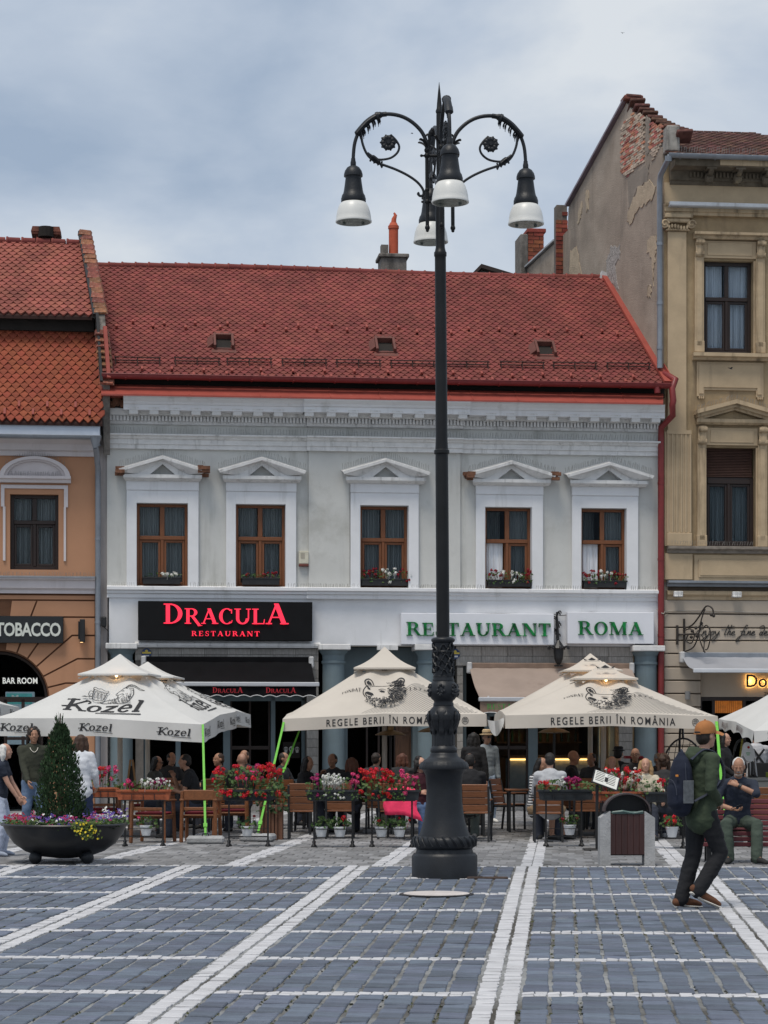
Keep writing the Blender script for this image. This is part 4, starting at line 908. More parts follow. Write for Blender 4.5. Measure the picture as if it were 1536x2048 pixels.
spikes(sp, xl, fs(190), zb1+.02, zb1+.02, -.08, .1); sp.build('bird_spikes', [M_SPIKE], LB, kind='stuff')
# mansard: steep lower slope, strip coloured as the upper roof's shadow, upper slope
M_TIL = mat('tile_orange', (.26, .060, .029), .85, .3, 1.2, rnd=.17, hue=.005, bump=.2, bscale=50); M_TIL2 = mat('tile_orange_faded', (.24, .070, .050), .85, .3, 1.2, rnd=.15, hue=.005, bump=.2, bscale=50)
ya, za = -.5, fz(856, -.5); yb = .55; zb = fz(668, yb); PL = lambda x, t: Vector((x, ya+(yb-ya)*t, za+(zb-za)*t))
xra, xrb = fs(205, ya), fs(188, yb)
lr = roof_quad(xl, xra, xl, xrb, ya, za, yb, zb); LR = lr.build('roof', [M_UND], LB)
tile_field(LR, PL, 21, .161, 270, M_TIL, lambda t: fs(-60), lambda t: xra+(xrb-xra)*t, th=.04, thj=.6)
yc, zc2 = .15, fz(646, .15); zrl = zc2; dd = 0
for _ in range(60):
    dd += .05; zrl = zc2+dd*math.tan(rad(42))
    if fac(100, 488, yc+dd)[1] <= zrl: break
PU = lambda x, t: Vector((x, yc+dd*t, zc2+(zrl-zc2)*t)); xua, xub = fs(184, yc), fs(161, yc+dd)
ur = roof_quad(xl, xua, xl, xub, yc, zc2, yc+dd, zrl, .06); ur.add([(xl, yc+dd, zrl), (xub, yc+dd, zrl), (xub, yc+dd+4, zrl-3), (xl, yc+dd+4, zrl-3)], [(0, 1, 2, 3)]); UR = ur.build('upper_roof', [M_UND], LB)
tile_field(UR, PU, 24, .161, 30, M_TIL2, lambda t: fs(-60), lambda t: xua+(xub-xua)*t, th=.036, thj=.5)
MB().box(xl, fs(188, .3), .35, .6, zb-.1, zc2+.02).build('roof_break_shade', [M_DARK], LB)  # near-black box: shadow below the upper roof's overhang put into its colour
for i in range(9): o = link('ridge_tile', bpy.data.meshes['ridge_tile'], UR); o.matrix_local = Matrix.Translation((xub-.3*(i+1)+.02, yc+dd, zrl+.02+.003*i)) @ Matrix.Rotation(rad(90), 4, 'Y')
hk2 = MB().box(-.02, .02, -.06, .03, .02, .05).mesh('snow_hook', [mat('hook_red', (.4, .1, .06), .7)])
upL = (PL(0, 1)-PL(0, 0)).normalized(); nzL = Vector((1, 0, 0)).cross(upL)
for k in range(7): o = link('snow_hook', bpy.data.meshes['snow_hook'], LR); M = Matrix((Vector((1, 0, 0)), upL, nzL)).transposed().to_4x4(); M.translation = PL(fs(12+28*k), .10+.08*(k % 2))+nzL*.02; o.matrix_local = M
# little chimney hood on the ridge
x, z = fac(93, 478, yc+dd+.3); mb = MB().box(x-.2, x+.2, yc+dd+.1, yc+dd+.6, z-.5, z+.05); mb.lathe([(.16, 0), (.16, .2)], (x, yc+dd+.05, z-.02), 12, 1)
MB_ = mb.box(x-.29, x+.29, yc+dd+.02, yc+dd+.62, z+.04, z+.10); mb.prism([(x-.30, z+.09), (x+.30, z+.09), (x+.27, z+.19), (x-.27, z+.19)], yc+dd, yc+dd+.6)
mb.build('chimney', [mat('chimney_hood', (.16, .06, .04), .9, .4, 9, bump=.4), M_DARK], UR)
# party parapet with tile coping between the two roofs
mb = MB(); pA = Vector((fs(162, yc+dd), yc+dd, fz(478, yc+dd))); pB = Vector((fs(194, .1), .1, fz(640, .1))); pC = Vector((fs(196, -.1), -.1, fz(672, -.1))); pD = Vector((fs(207, -.45), -.45, fz(780, -.4)))
for a, b, wd in ((pA, pB, .13), (pB, pC, .15), (pC, pD, .12)):
    A_0, B_0 = a, b; mb.add([(A_0.x, A_0.y, A_0.z), (A_0.x+wd, A_0.y, A_0.z), (B_0.x+wd, B_0.y, B_0.z), (B_0.x, B_0.y, B_0.z)]+[(q.x+o, q.y+.3, q.z-1.3) for q, o in ((A_0, 0), (A_0, wd), (B_0, wd), (B_0, 0))], [(0, 3, 2, 1), (4, 5, 6, 7), (0, 4, 7, 3), (1, 2, 6, 5), (3, 7, 6, 2), (0, 1, 5, 4)])
mb.build('party_parapet', [M_CHM], LB)
M_OLDT = mat('tile_old', (.20, .075, .045), .9, .5, 14, rnd=.4, hue=.02, bump=.4, dirt=((.30, .29, .24), .8, 16, .55))
for a, b, n in ((pA, pB, 17), (pC, pD, 9)):
    for i in range(n):
        t = (i+.5)/n; q = a.lerp(b, t); m = MB(); m.prism([(-.14, 0), (.14, 0), (.11, .045), (-.11, .045)], -.11, .09)
        o = m.build('coping_tile', [M_OLDT], LB, loc=(q.x+.07, q.y, q.z+.0)); o.rotation_euler = (rad(42)+RND.uniform(-.1, .1), RND.uniform(-.1, .1), 0)
MB().bar(pB+Vector((.0, -.1, .0)), pD+Vector((-.04, -.1, .05)), .05, .05).build('verge_flashing', [M_BLK], LB)
MB().bar(pA+Vector((-.03, -.05, -.03)), pB+Vector((-.05, -.05, -.03)), .06, .06).build('verge_flashing', [M_BLK], LB)
MB().bar(pC+Vector((.13, -.08, .06)), pD+Vector((.10, -.08, .12)), .07, .05).build('verge_flashing', [M_REDM], LB)
# tobacco sign, arch lettering, lamp
x0, zt = fac(-62, 1232); x1, zb_ = fac(127, 1287)
SG4, w, h_, yf = sign_box('shop_sign', 'black sign with bold pale letters reading TOBACCO on the ochre house', x0, x1, zb_, zt, mat('sign_gloss_black', (.012, .013, .014), .2, .2, 3), .12, 0)
st, W_ = sans('TOBACCO', .035, .72, .93); letters(SG4, 'letters', st, W_, fs(-8)-(x0+x1)/2, -h_*.46, fs(122)-fs(-8), h_*.98, yf, mat('sign_pale', (.62, .64, .58), .4, .1, 8), .02)
x0, zt = fac(14, 1367, .18)
t = thing('lit_lettering', 'white letters reading BAR ROOM inside the dark arch', 'sign', facw(x0, .16, zt), TH); st, W_ = sans('BAR ROOM', .03, .95, 1.05); mb = MB(); raised(mb, st, -.08, 0, .66/W_, .115, 0, .02); mb.build('letters', [mat('letter_white', (.8, .8, .74), .5, emit=.25)], t)
x0, zt = fac(38, 1396, .5); t = thing('screen', 'pale teal menu screen with a white letter behind the arch glass', 'screen', facw(x0, .5, zt), TH)
MB().box(-.26, .3, 0, .05, -.9, .12, 0, .01).build('panel', [mat('screen_pale', (.42, .50, .55), .4, .05, 2, emit=.35)], t); MB().box(-.24, .25, -.006, 0, -.12, .09).build('banner', [mat('screen_teal', (.12, .42, .40), .4, emit=.4)], t)
st, W_ = sans('M', .05, 1); mb = MB(); raised(mb, st, -.14, -.05, .13/W_, .11, -.006, .004); mb.build('letters', [mat('letter_white')], t) if False else mb.build('letters', [MATS['letter_white']], t)
x, z = fac(164, 1262); t = thing('wall_lamp', 'slim black up-down lamp on the ochre wall beside the sign', 'lamp', facw(x, 0, z), TH)
MB().box(-.04, .06, -.16, -.06, -.22, .22, 0, .01).build('body', [M_BLK], t); MB().box(-.07, -.04, -.12, -.04, -.16, .18, 0, .005).build('mount', [M_BLK], t); MB().box(-.03, .02, -.14, -.09, -.226, -.22).build('bulb', [mat('bulb_warm', (1, .6, .25), .5, 0, emit=2.5)], t)
# ================================================================== right building
RB = thing('beige_house', 'tall weathered beige house with a rough bare side wall and ornate stucco', 'building', (0, Y0, 0), TH)
M_BEI = mat('beige_plaster', (.46, .35, .225), .92, .13, 1.6, bump=.2, bscale=60, streak=((.20, .15, .10), .5, 2.4, .55), stain=((.25, .20, .14), .4, 1.3, .58)); M_BEIL = mat('beige_lower', (.42, .355, .285), .9, .06, 2, bump=.1, bscale=70, streak=((.22, .18, .14), .4, 3, .58))
M_BER = mat('beige_rough', (.365, .27, .16), .95, .18, 3, bump=.6, bscale=90, streak=((.10, .075, .05), .5, 3, .52))
M_BET = mat('beige_trim', (.455, .345, .22), .85, .14, 4, bump=.15, streak=((.09, .065, .04), .75, 4.5, .52), dirt=((.52, .45, .33), .5, 5, .62))
xL, xR = fs(1328), fs(1700); zg = fz(305)
wins = [(fs(1407), fs(1506), fz(693), fz(505)), (fs(1411), fs(1511), fz(1087), fz(885))]
dxw = fs(1506+180)-fs(1506)
mb = MB(); wall_holes(mb, xL, xR, fz(1160), zg, wins, .0, .4); mb.build('wall', [M_BER], RB)
for (a, b, c, d), sp_, k in ((wins[0], .42, 0), (wins[1], .0, 1)):
    room(RB, a-.6, b+.6, .45, 3, c-.2, d+.2)
    if k == 0: window(RB, a, b, c, d, .14, M_DWOOD, split=.40, fr=.075, cur=M_CURW)
    else:
        zs = fz(944); wn = window(RB, a, b, c, zs, .14, M_DWOOD, split=.06, fr=.075, cur=mat('curtain_grey', (.22, .25, .25), .95, .3, 3, stretch=(14, 14, .4)))
        n = 18
        for i in range(n): z = zs+(d-zs)*i/n; MB().box(a+.03, b-.03, .12, .15, z+.004, z+(d-zs)/n-.003, 0, .01).build('shutter_slat', [mat('shutter_brown', (.06, .028, .02), .6, .2, 5)], wn)
# ground floor banded rustication
mb = MB(); wall_holes(mb, xL, xR, 0, fz(1160), [(fs(1402), fs(1665), 0, fz(1336))], .02, .4); mb.build('ground_floor_wall', [mat('beige_joint', (.10, .075, .055), .95)], RB)
ys = [1195, 1224, 1252, 1278, 1305, 1332, 1359]+[1359+27*k for k in range(1, 11)]
for i in range(len(ys)-1):
    z_1, z_0 = fz(ys[i])-.012, fz(ys[i+1])+.012; a, b = (xL+.0, xR) if ys[i] < 1330 else (xL, fs(1402)-.012)
    if z_0 < 0: break
    MB().box(a, b, -.03, .019, z_0, z_1, 0, .012).build('rusticated_block', [M_BEIL], RB)
MB().box(fs(1404), fs(1663), .12, .3, fz(1392), fz(1336), 0, .005).build('lintel_panel', [M_BEIL], RB)
mb = MB().box(fs(1402), fs(1665), .14, .2, fz(1400), fz(1392))
for px in (1402, 1428, 1490): mb.box(fs(px), fs(px)+.06, .15, .22, 0, fz(1400))
mb.build('shopfront_frame', [M_DWOOD], RB)
room(RB, fs(1400), fs(1660), .41, 5, 0, fz(1385))
# plinth, ledges and mouldings
def ledge(name, py0, py1, d, m=M_BET, x0=None, x1=None): 
    z_0, z_1 = fz(py0, -d*.5), fz(py1, -d*.5); h = z_1-z_0; MB().mold([(0, z_0), (-d*.35, z_0), (-d*.4, z_0+h*.4), (-d*.8, z_0+h*.5), (-d, z_0+h*.62), (-d, z_1), (0, z_1+.02)], x0 if x0 is not None else xL+.05, x1 or xR).build(name, [m], RB)
ledge('string_course', 1195, 1178, .10, M_BET); ledge('ledge_flashing', 1168, 1157, .20, M_ZINC); ledge('sill_course', 1100, 1087, .16, mat('sill_grey', (.22, .19, .16), .9, .3, 8, dirt=((.38, .32, .2), .6, 6, .6)))
for px in (1353, 1470): 
    mb = MB().box(-.09, .09, -.13, 0, -.06, .05, 0, .01)
    for k in range(4): mb.ball((-.06+.04*k, -.13, -.05), .022, 6, 4)
    mb.build('stucco_boss', [M_WHD], RB, loc=(fs(px), -.05, fz(1184)))
MB().box(xL, fs(1384), -.06, 0, fz(1155), fz(1102), 0, .01).build('plinth_panel', [M_BEI], RB)
mb = MB(); a, b, c, d = fs(1388), xR, fz(1157), fz(1104)
mb.box(a, b, -.025, -.001, c, d); mb.box(fs(1396), b, -.05, -.025, fz(1150), fz(1113), 0, .015); mb.box(fs(1399), b, -.062, -.05, fz(1146), fz(1117), 0, .01); mb.build('plinth_panel', [M_BEI], RB)
# pilaster: smooth above, fluted below, ionic capital
pa, pb = fs(1334), fs(1381); zt3 = fz(450)
mb = MB().box(pa, fs(1371), -.07, -.001, fz(853), zt3); mb.box(pa, pb, -.08, -.001, fz(853), fz(740)) if False else None
mb.box(xL, pb-.02, -.06, -.001, fz(1087), fz(855)); mb.build('pilaster', [M_BEI], RB)
mb = MB(); nfl = 5; wq = (pb-.02-pa)/nfl
for i in range(nfl+1): x = pa+(pb-.02-pa)*i/nfl; mb.box(x-.022, x+.022, -.085, -.055, fz(1060), fz(860), 0, .012)
mb.box(pa-.02, pb+.01, -.09, -.055, fz(1087), fz(1060), 0, .01); mb.box(pa-.02, pb, -.085, -.055, fz(860), fz(852)); mb.build('fluting', [M_BEI], RB)
mb = MB(); cxk = fs(1353); zk = fz(449)
mb.box(cxk-.24, cxk+.24, -.13, 0, zk, zk+.03, 0, .008); mb.box(cxk-.27, cxk+.29, -.2, 0, fz(424), fz(416), 0, .01); mb.box(cxk-.24, cxk+.24, -.16, 0, zk+.16, fz(424), 0, .02)
for sg in (-1, 1):
    sx_ = cxk+sg*.27; pts = [(sx_+sg*.0+(.085-.0085*k)*math.cos(k*.75), -.16, zk+.13+(.085-.0085*k)*math.sin(k*.75)) for k in range(10)]; mb.tube(pts, .02, 6); mb.lathe([(.085, 0), (.085, .14)], (sx_, -.01, zk+.13), 14, 0, Matrix.Rotation(rad(90), 4, 'X'))
for k in range(7): mb.ball((cxk-.18+.06*k, -.14, zk+.07+.02*math.sin(k)), (.026, .02, .045), 6, 5)
for k in range(9): mb.ball((cxk-.2+.05*k, -.13, zk+.02), .016, 6, 4)
mb.build('capital', [M_BET], RB)
# entablature and cornice
MB().box(xL, xR, -.08, 0, fz(478)-.0, fz(455)) if False else None
mb = MB().mold([(0, fz(417)), (-.12, fz(417)), (-.12, fz(411)), (-.15, fz(410)), (-.15, fz(401)), (-.2, fz(398)), (-.22, fz(395)), (0, fz(394))], xL-.02, xR); mb.build('architrave', [M_BET], RB)
z_ = fz(397, -.25); mb = MB().mold([(0, z_), (-.29, z_), (-.31, z_+.02), (-.31, z_+.085), (0, z_+.10)], fs(1333), xR); mb.build('ledge_flashing', [mat('zinc_light', (.5, .52, .54), .5, .15, 4, metal=.2, streak=((.2, .18, .16), .6, 6, .55))], RB)
MB().box(xL, xR, -.05, 0, fz(391), fz(350)).build('frieze', [M_BEI], RB)
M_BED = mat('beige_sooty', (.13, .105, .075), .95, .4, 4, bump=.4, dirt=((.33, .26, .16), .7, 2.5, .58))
zc0, zc1 = fz(346, -.2), fz(300, -.5)
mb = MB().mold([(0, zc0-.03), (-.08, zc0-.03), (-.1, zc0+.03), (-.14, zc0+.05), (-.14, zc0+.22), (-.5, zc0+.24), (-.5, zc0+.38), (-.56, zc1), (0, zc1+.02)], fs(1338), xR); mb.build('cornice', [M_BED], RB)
MB().box(fs(1440, -.5), xR, -.525, -.5, zc0+.26, zc0+.38, 0, .005).build('cornice_fascia', [M_BET], RB)
for k in range(4):
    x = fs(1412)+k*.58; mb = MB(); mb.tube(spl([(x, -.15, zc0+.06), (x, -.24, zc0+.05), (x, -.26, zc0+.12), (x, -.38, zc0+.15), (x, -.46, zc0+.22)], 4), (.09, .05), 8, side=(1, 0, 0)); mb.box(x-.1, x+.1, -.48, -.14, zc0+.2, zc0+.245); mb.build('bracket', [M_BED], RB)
mb = MB(); x = fs(1375)
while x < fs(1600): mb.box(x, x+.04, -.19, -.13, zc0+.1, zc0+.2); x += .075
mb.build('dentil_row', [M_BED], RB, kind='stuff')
# window dressings
def consoles(a, b, z0, z1, zcap):
    for sg, x in ((-1, a), (1, b)):
        m = MB(); m.box(x-.09, x+.09, -.085, -.001, z0, z1-.02, 0, .008); m.box(x-.055, x+.055, -.10, -.085, z0+.12, z1-.1, 0, .008); m.box(x-.10, x+.10, -.10, -.001, z0, z0+.22, 0, .008)
        m.build('window_pilaster', [M_BET], RB)
        m = MB(); m.tube(spl([(x, -.02, z1), (x, -.11, z1+.01), (x, -.12, z1+.10), (x, -.10, z1+.22), (x, -.16, zcap-.08), (x, -.15, zcap-.02)], 4), [(.085, .04)]*21, 8, side=(1, 0, 0)); m.lathe([(.055, -.085), (.055, .085)], (x, -.10, z1+.03), 10, 0, Matrix.Rotation(rad(90), 4, 'Y')); m.lathe([(.05, -.085), (.05, .085)], (x, -.15, zcap-.07), 10, 0, Matrix.Rotation(rad(90), 4, 'Y')); m.box(x-.03, x+.03, -.15, -.05, z1+.05, zcap-.1, 0, .01)
        m.build('console', [M_BET], RB)
consoles(fs(1397), fs(1519), fz(693), fz(497), fz(464)); consoles(fs(1402), fs(1523), fz(1087), fz(877), fz(843))
for (py0, py1, a, b) in ((501, 466, 1405, 1511), (881, 846, 1411, 1514)):
    m = MB(); m.box(fs(a), fs(b), -.06, -.001, fz(py0), fz(py1), 0, .004); m.box(fs(a+8), fs(b-8), -.075, -.06, fz(py0-5), fz(py1+4), 0, .012); m.build('window_frieze', [M_BEI], RB)
for a, b, c, d in wins:
    MB().box(a-.06, a, -.04, .12, c, d).build('window_jamb', [M_BET], RB); MB().box(b, b+.06, -.04, .12, c, d).build('window_jamb', [M_BET], RB)
z_ = fz(464); m = MB().mold([(0, z_), (-.14, z_), (-.17, z_+.05), (-.24, z_+.07), (-.24, z_+.12), (0, z_+.14)], fs(1386), fs(1532), 0, .1, .1); m.build('window_cornice', [M_BET], RB)
z_ = fz(709); m = MB().mold([(0, z_), (-.12, z_), (-.15, z_+.04), (-.22, z_+.06), (-.22, z_+.13), (0, z_+.14)], fs(1384), fs(1534), 0, .1, .1); m.build('window_sill', [M_BET], RB)
a, b = fs(1393), fs(1526); z0_, z1_ = fz(782), fz(712)
m = MB().prism([(a, z0_), (a+.15, z0_), (a+.15, z0_+.13), (b-.15, z0_+.13), (b-.15, z0_), (b, z0_), (b, z1_), (a, z1_)], -.035, -.001); m.prism([(a+.04, z0_+.05), (a+.13, z0_+.05), (a+.13, z0_+.18), (b-.13, z0_+.18), (b-.13, z0_+.05), (b-.04, z0_+.05), (b-.04, z1_-.05), (a+.04, z1_-.05)], -.055, -.034)
for sg in (a+.02, b-.14):
    for k in range(3): m.ball((sg+.03+.04*k, -.04, z0_-.03), (.018, .018, .03), 6, 4)
m.build('apron_panel', [M_BEI], RB)
# pediment over the lower window
m = MB(); xc = fs(1466); e = fs(1466)-fs(1389); z0_, z1_ = fz(840), fz(829); za = fz(794); m.mold([(0, z0_), (-.10, z0_), (-.16, z0_+.04), (-.16, z1_), (0, z1_)], xc-e*.96, xc+e*.96, 0, .1, .1)
for sg in (-1, 1):
    for k, (dy, dz0, dz1) in enumerate(((.30, .03, .11), (.22, -.03, .04), (.15, -.08, -.02))):
        A = Vector((xc+sg*e*(1.02-.03*k), 0, z1_+.05)); B = Vector((xc, 0, za-.08))
        m.prism([(A.x, A.z+dz0), (A.x, A.z+dz1), (B.x, B.z+dz1), (B.x, B.z+dz0)], -dy, -.001)
m.build('pediment', [M_BET], RB); MB().prism([(xc-e*.6, z1_), (xc+e*.6, z1_), (xc, za-.16)], -.03, -.001).build('tympanum', [M_BER], RB)
sp = MB(); spikes(sp, xc-e, xc, z1_+.16, za+.04, -.15, .12); spikes(sp, xc, xc+e, za+.04, z1_+.16, -.15, .12); spikes(sp, fs(1340), xR-2, fz(1087)+.02, fz(1087)+.02, -.08, .09, .05); sp.build('bird_spikes', [M_SPIKE], RB, kind='stuff')
# roof, gutter, gable side wall leaning away to the left
PSI = math.tan(rad(9.7)); sw = lambda d: xL-.02-d*PSI                 # side wall line
yr_, zr_ = 2.3, fz(246, 2.3); PR2 = lambda x, t: Vector((x, -.45+(yr_+.45)*t, zg+.02+(zr_-zg)*t))
rq = roof_quad(fs(1338, -.45), xR, fs(1352, yr_), xR, -.45, zg+.02, yr_, zr_); RR = rq.build('roof', [mat('tile_brown', (.105, .048, .036), .9, .4, 9, rnd=.4, hue=.02, bump=.4)], RB)
tile_field(RR, PR2, 26, .16, 0, MATS['tile_brown'], lambda t: fs(1340, -.45)+(fs(1353, yr_)-fs(1340, -.45))*t, lambda t: fs(1580), th=.02, thj=1.6)
g3 = [(-.6+.075*math.cos(math.pi+math.pi*k/8), zg-.02+.08*math.sin(math.pi+math.pi*k/8)) for k in range(9)]
mb = MB().mold(g3+[(y*.85-.6*.15, z+.008) for y, z in g3[::-1]], fs(1334, -.5), xR)
for k in range(12): x = fs(1360, -.5)+k*.35; mb.bar((x, -.68, zg-.03), (x, -.5, zg-.09), .03, .012)
mb.build('gutter', [M_ZINC], RB, 40)
sp = MB(); spikes(sp, fs(1345), xR-2, zg+.06, zg+.06, -.42, .13, .05); sp.build('bird_spikes', [M_SPIKE], RB, kind='stuff')
mb = MB(); dx_ = fs(1319, -.1)
mb.tube([(fs(1336, -.55), -.6, zg-.06), (fs(1336, -.55), -.58, fz(308, -.5))], .07, 10); mb.tube([(fs(1336, -.55), -.58, fz(304, -.5)), (fs(1321, -.2), -.2, fz(340)), (dx_, -.12, fz(352)), (dx_, -.12, 9), (dx_, -.12, fz(728))], .055, 12)
for z in (fz(480), fz(600), fz(690)): mb.lathe([(.064, z), (.064, z+.06)], (dx_, -.12, 0), 12)
mb.build('downpipe', [M_ZINC], RB, 50)
# ---- bare gable wall of the beige house
_n = math.hypot(1, PSI); GM = Matrix(((-PSI/_n, 1/_n, 0, xL-.03), (1/_n, PSI/_n, 0, 0), (0, 0, 1, 0), (0, 0, 0, 1)))
def gw(px, py):                                   # photo measurement -> (run back along the gable wall, height)
    lo, hi = -1.0, 30.0
    for _ in range(50):
        d = (lo+hi)/2
        if fs(px, d) < xL-.03-d*PSI: lo = d
        else: hi = d
    return d*_n, fac(px, py, d)[1]
M_GAB = mat('gable_render', (.31, .255, .205), .95, .2, 1.3, bump=.7, bscale=45, streak=((.14, .115, .095), .7, 1.6, .53), stain=((.42, .36, .30), .65, .8, .53))
pk = gw(1253, 206); p2 = gw(1137, 416); p2b = gw(1112, 484); p3 = gw(1046, 545); eav = (0, zg)
cf = (.0, fz(250)); 
mb = MB().prism([(0, 0), (0, zg+.25), (pk[0]*.18, zg+.45), pk, p2, (p2[0]+.05, p2b[1]+.1), p2b, p3, (p3[0], 0)], 0, .35, 0, GM); mb.build('gable_wall', [M_GAB], RB)
def zo(x, y): return gw(1000+x/2.866, 180+y/2.866)
def inpoly(x, y, P):
    c = False
    for i in range(len(P)):
        (x1, y1), (x2, y2) = P[i-1], P[i]
        if (y1 > y) != (y2 > y) and x < (x2-x1)*(y-y1)/(y2-y1)+x1: c = not c
    return c
def ragged(P, amp=.06, k=6):
    out = []
    for i in range(len(P)):
        a, b = P[i], P[(i+1) % len(P)]
        for j in range(k):
            t = j/k; out.append((a[0]+(b[0]-a[0])*t+RND.uniform(-amp, amp)*.7, a[1]+(b[1]-a[1])*t+RND.uniform(-amp, amp)))
    return out
mb = MB()
for P in ([zo(*q) for q in ((697, 200), (770, 128), (832, 150), (830, 415), (775, 450), (725, 505), (694, 480))], [zo(*q) for q in ((868, 190), (925, 200), (925, 300), (880, 400), (858, 330))]):
    xs = [p[0] for p in P]; z = min(p[1] for p in P); r = 0
    while z < max(p[1] for p in P):
        x = min(xs)-(r % 2)*.08
        while x < max(xs):
            if inpoly(x+.08, z+.025, P): mb.box(x, x+.15, -.012-RND.uniform(0, .016), .01, z, z+.040, 1 if RND.random() < .58+.25*math.sin(x*5+z*3) else 0, 0, GM)
            x += .162
        z += .048; r += 1
mb.build('bare_bricks', [mat('brick_salmon', (.42, .17, .12), .95, .3, 12, rnd=.4, hue=.02, bump=.4), mat('brick_limed', (.46, .37, .29), .95, .3, 12, rnd=.25, bump=.4)], RB, kind='stuff')
M_PAT = mat('patch_sand', (.40, .32, .23), .95, .2, 5, bump=.7, bscale=30); M_PAT2 = mat('patch_grey', (.24, .205, .17), .95, .15, 3, bump=.5, bscale=40, streak=((.12, .10, .09), .5, 3, .55)); M_PAT3 = mat('patch_speckle', (.30, .28, .26), .95, .6, 26, bump=.8, bscale=30)
for P, m_, k in (([(740, 690), (795, 565), (860, 515), (893, 560), (885, 600), (860, 640), (800, 672), (752, 768), (733, 745)], M_PAT, .016), ([(733, 500), (790, 465), (856, 430), (850, 515), (790, 570), (738, 685)], M_PAT2, .010), ([(850, 850), (895, 835), (897, 920), (888, 1000), (880, 1115), (870, 960), (845, 930)], M_PAT, .014), ([(852, 1120), (872, 1130), (860, 1190), (846, 1185)], M_PAT, .013),
                 ([(405, 920), (440, 905), (470, 1060), (465, 1085), (400, 1090)], M_PAT, .012), ([(640, 900), (690, 890), (690, 960), (660, 1010), (684, 1150), (610, 1090), (610, 990)], M_PAT3, .009), ([(455, 680), (470, 650), (465, 745), (445, 770)], M_PAT, .012), ([(490, 590), (510, 575), (508, 690), (498, 690)], M_PAT, .012), ([(838, 160), (860, 165), (858, 340), (845, 385), (836, 330)], M_PAT2, .012)):
    MB().prism(ragged([zo(*q) for q in P], .05), -k, .01, 0, GM).build('render_patch', [m_], RB)
# coping along the gable
mb = MB(); A = GM @ Vector((pk[0], .1, pk[1]+.05)); B = GM @ Vector((p2[0], .1, p2[1]+.05)); mb.bar(A, B, .38, .05); mb.build('gable_flashing', [mat('flashing_purple', (.19, .16, .19), .5, .2, 3)], RB)
B2 = GM @ Vector((p3[0], .1, p3[1]+.04)); MB().bar(GM @ Vector((p2b[0], .1, p2b[1]+.04)), B2, .34, .04).build('gable_flashing', [mat('flashing_grey', (.35, .36, .38), .5, .3, 3)], RB)
q0 = Vector((pk[0]-.02, .12, pk[1]+.03)); q1 = Vector((-.35, .3, zg+.40))
for i in range(13):
    t = i/12; q = q0.lerp(q1, t); q.z -= .35*math.sin(math.pi*t)*.35; m = MB(); m.box(-.16, .16, -.19, .19, -.02, .05, 0, .015)
    o = m.build('coping_tile', [MATS['tile_brown']], RB, loc=GM @ q); o.rotation_euler = (rad(-24)+RND.uniform(-.12, .12), RND.uniform(-.1, .1), RND.uniform(-.08, .08))
m = MB(); m.box(-.2, .2, -.18, .2, 0, .10, 0, .02); m.build('gable_cap', [mat('cap_brick', (.16, .055, .04), .9, .4, 9)], RB, loc=GM @ Vector((pk[0], .12, pk[1]+.03)))
MB().box(fs(1326), fs(1352), -.32, .2, zg+.12, zg+.62, 0, .02).build('corner_block', [mat('block_grey', (.27, .255, .23), .95, .35, 5, bump=.5, streak=((.06, .05, .05), .7, 5, .5))], RB)
# brick stubs and chimney behind the gable
M_BR = mat('brick_red', (.22, .06, .035), .95, .3, 10, rnd=.3, hue=.015, bump=.4); M_MOR = mat('mortar', (.13, .11, .095), .95, .3, 8)
def brick_stack(px0, px1, py0, py1, back, name, depth=.7, sidem=None, ragtop=0):
    d = gw((px0+px1)/2, py0)[0]/_n+back; x0, x1 = fs(px0, d), fs(px1, d); z1 = fz(py0, d, px0); z0 = fz(py1, d, px0)-1.0
    b = MB().box(x0+.012, x1-.012, d-.01, d+depth, z0, z1-.02); 
    if sidem: b.box(x0-.012, x0+.012, d-.03, d+depth, z0, z1-.05, 1)
    st = b.build(name, [M_MOR, sidem or M_MOR], RB); L = .27; z = z0+.02; r = 0
    while z < z1-.07:
        x = x0+(0 if r % 2 else -L/2)
        while x < x1:
            a, b_ = max(x, x0), min(x+L-.014, x1)
            if b_-a > .05 and not (ragtop and z > z1-ragtop*(x1-a)/(x1-x0)): MB().box(-(b_-a)/2, (b_-a)/2, -.03-RND.uniform(0, .012), .05, 0, .078).build('brick', [M_BR], st, loc=((a+b_)/2, d, z))
            x += L
        z += .092; r += 1
    return st, x0, x1, d, z1, depth
st, x0, x1, d, z1, dp = brick_stack(1056, 1087, 460, 530, .6, 'chimney', .7)
MB().box(x0-.03, x1+.05, d-.06, d+.75, z1-.06, z1+.03, 0, .01).build('chimney_cap', [M_BR], st)
MB().box(fs(1040, d), x0-.003, d-.04, d+.7, z1-2.2, z1-.1, 0, .02).build('chimney_side', [M_CHM], st)
brick_stack(1112, 1135, 408, 492, -.05, 'brick_stub', .3, None, .35)
mb = MB().box(fs(1040, d-.2)-.5, fs(1040, d), d-.4, d-.2, z1-2.4, z1-2.3)
# far house: a sliver of a dark gable behind the ridge
FH = thing('distant_house', 'dark roof gable of a distant house just above the red ridge', 'building', (0, 76, 0), 0)
def f2(px, py): return ((px-768)/F*76.0, CH+(HZ-py)/F*76.0)
a = f2(930, 575); b = f2(962, 533); c = f2(1060, 562); mb = MB().prism([(a[0], 0), (c[0], 0), (c[0], c[1]-.1), (b[0], b[1]-.12), (a[0], a[1]-.1)], 0, 6); mb.build('wall', [M_CHM], FH)
mb = MB(); mb.prism([(a[0]-.2, a[1]-.15), (b[0], b[1]-.1), (c[0], c[1]-.1), (c[0], c[1]+.02), (b[0], b[1]+.03), (a[0]-.2, a[1]-.02)], -.3, 6.3); mb.build('roof', [mat('roof_dark', (.035, .025, .022), .9)], FH)
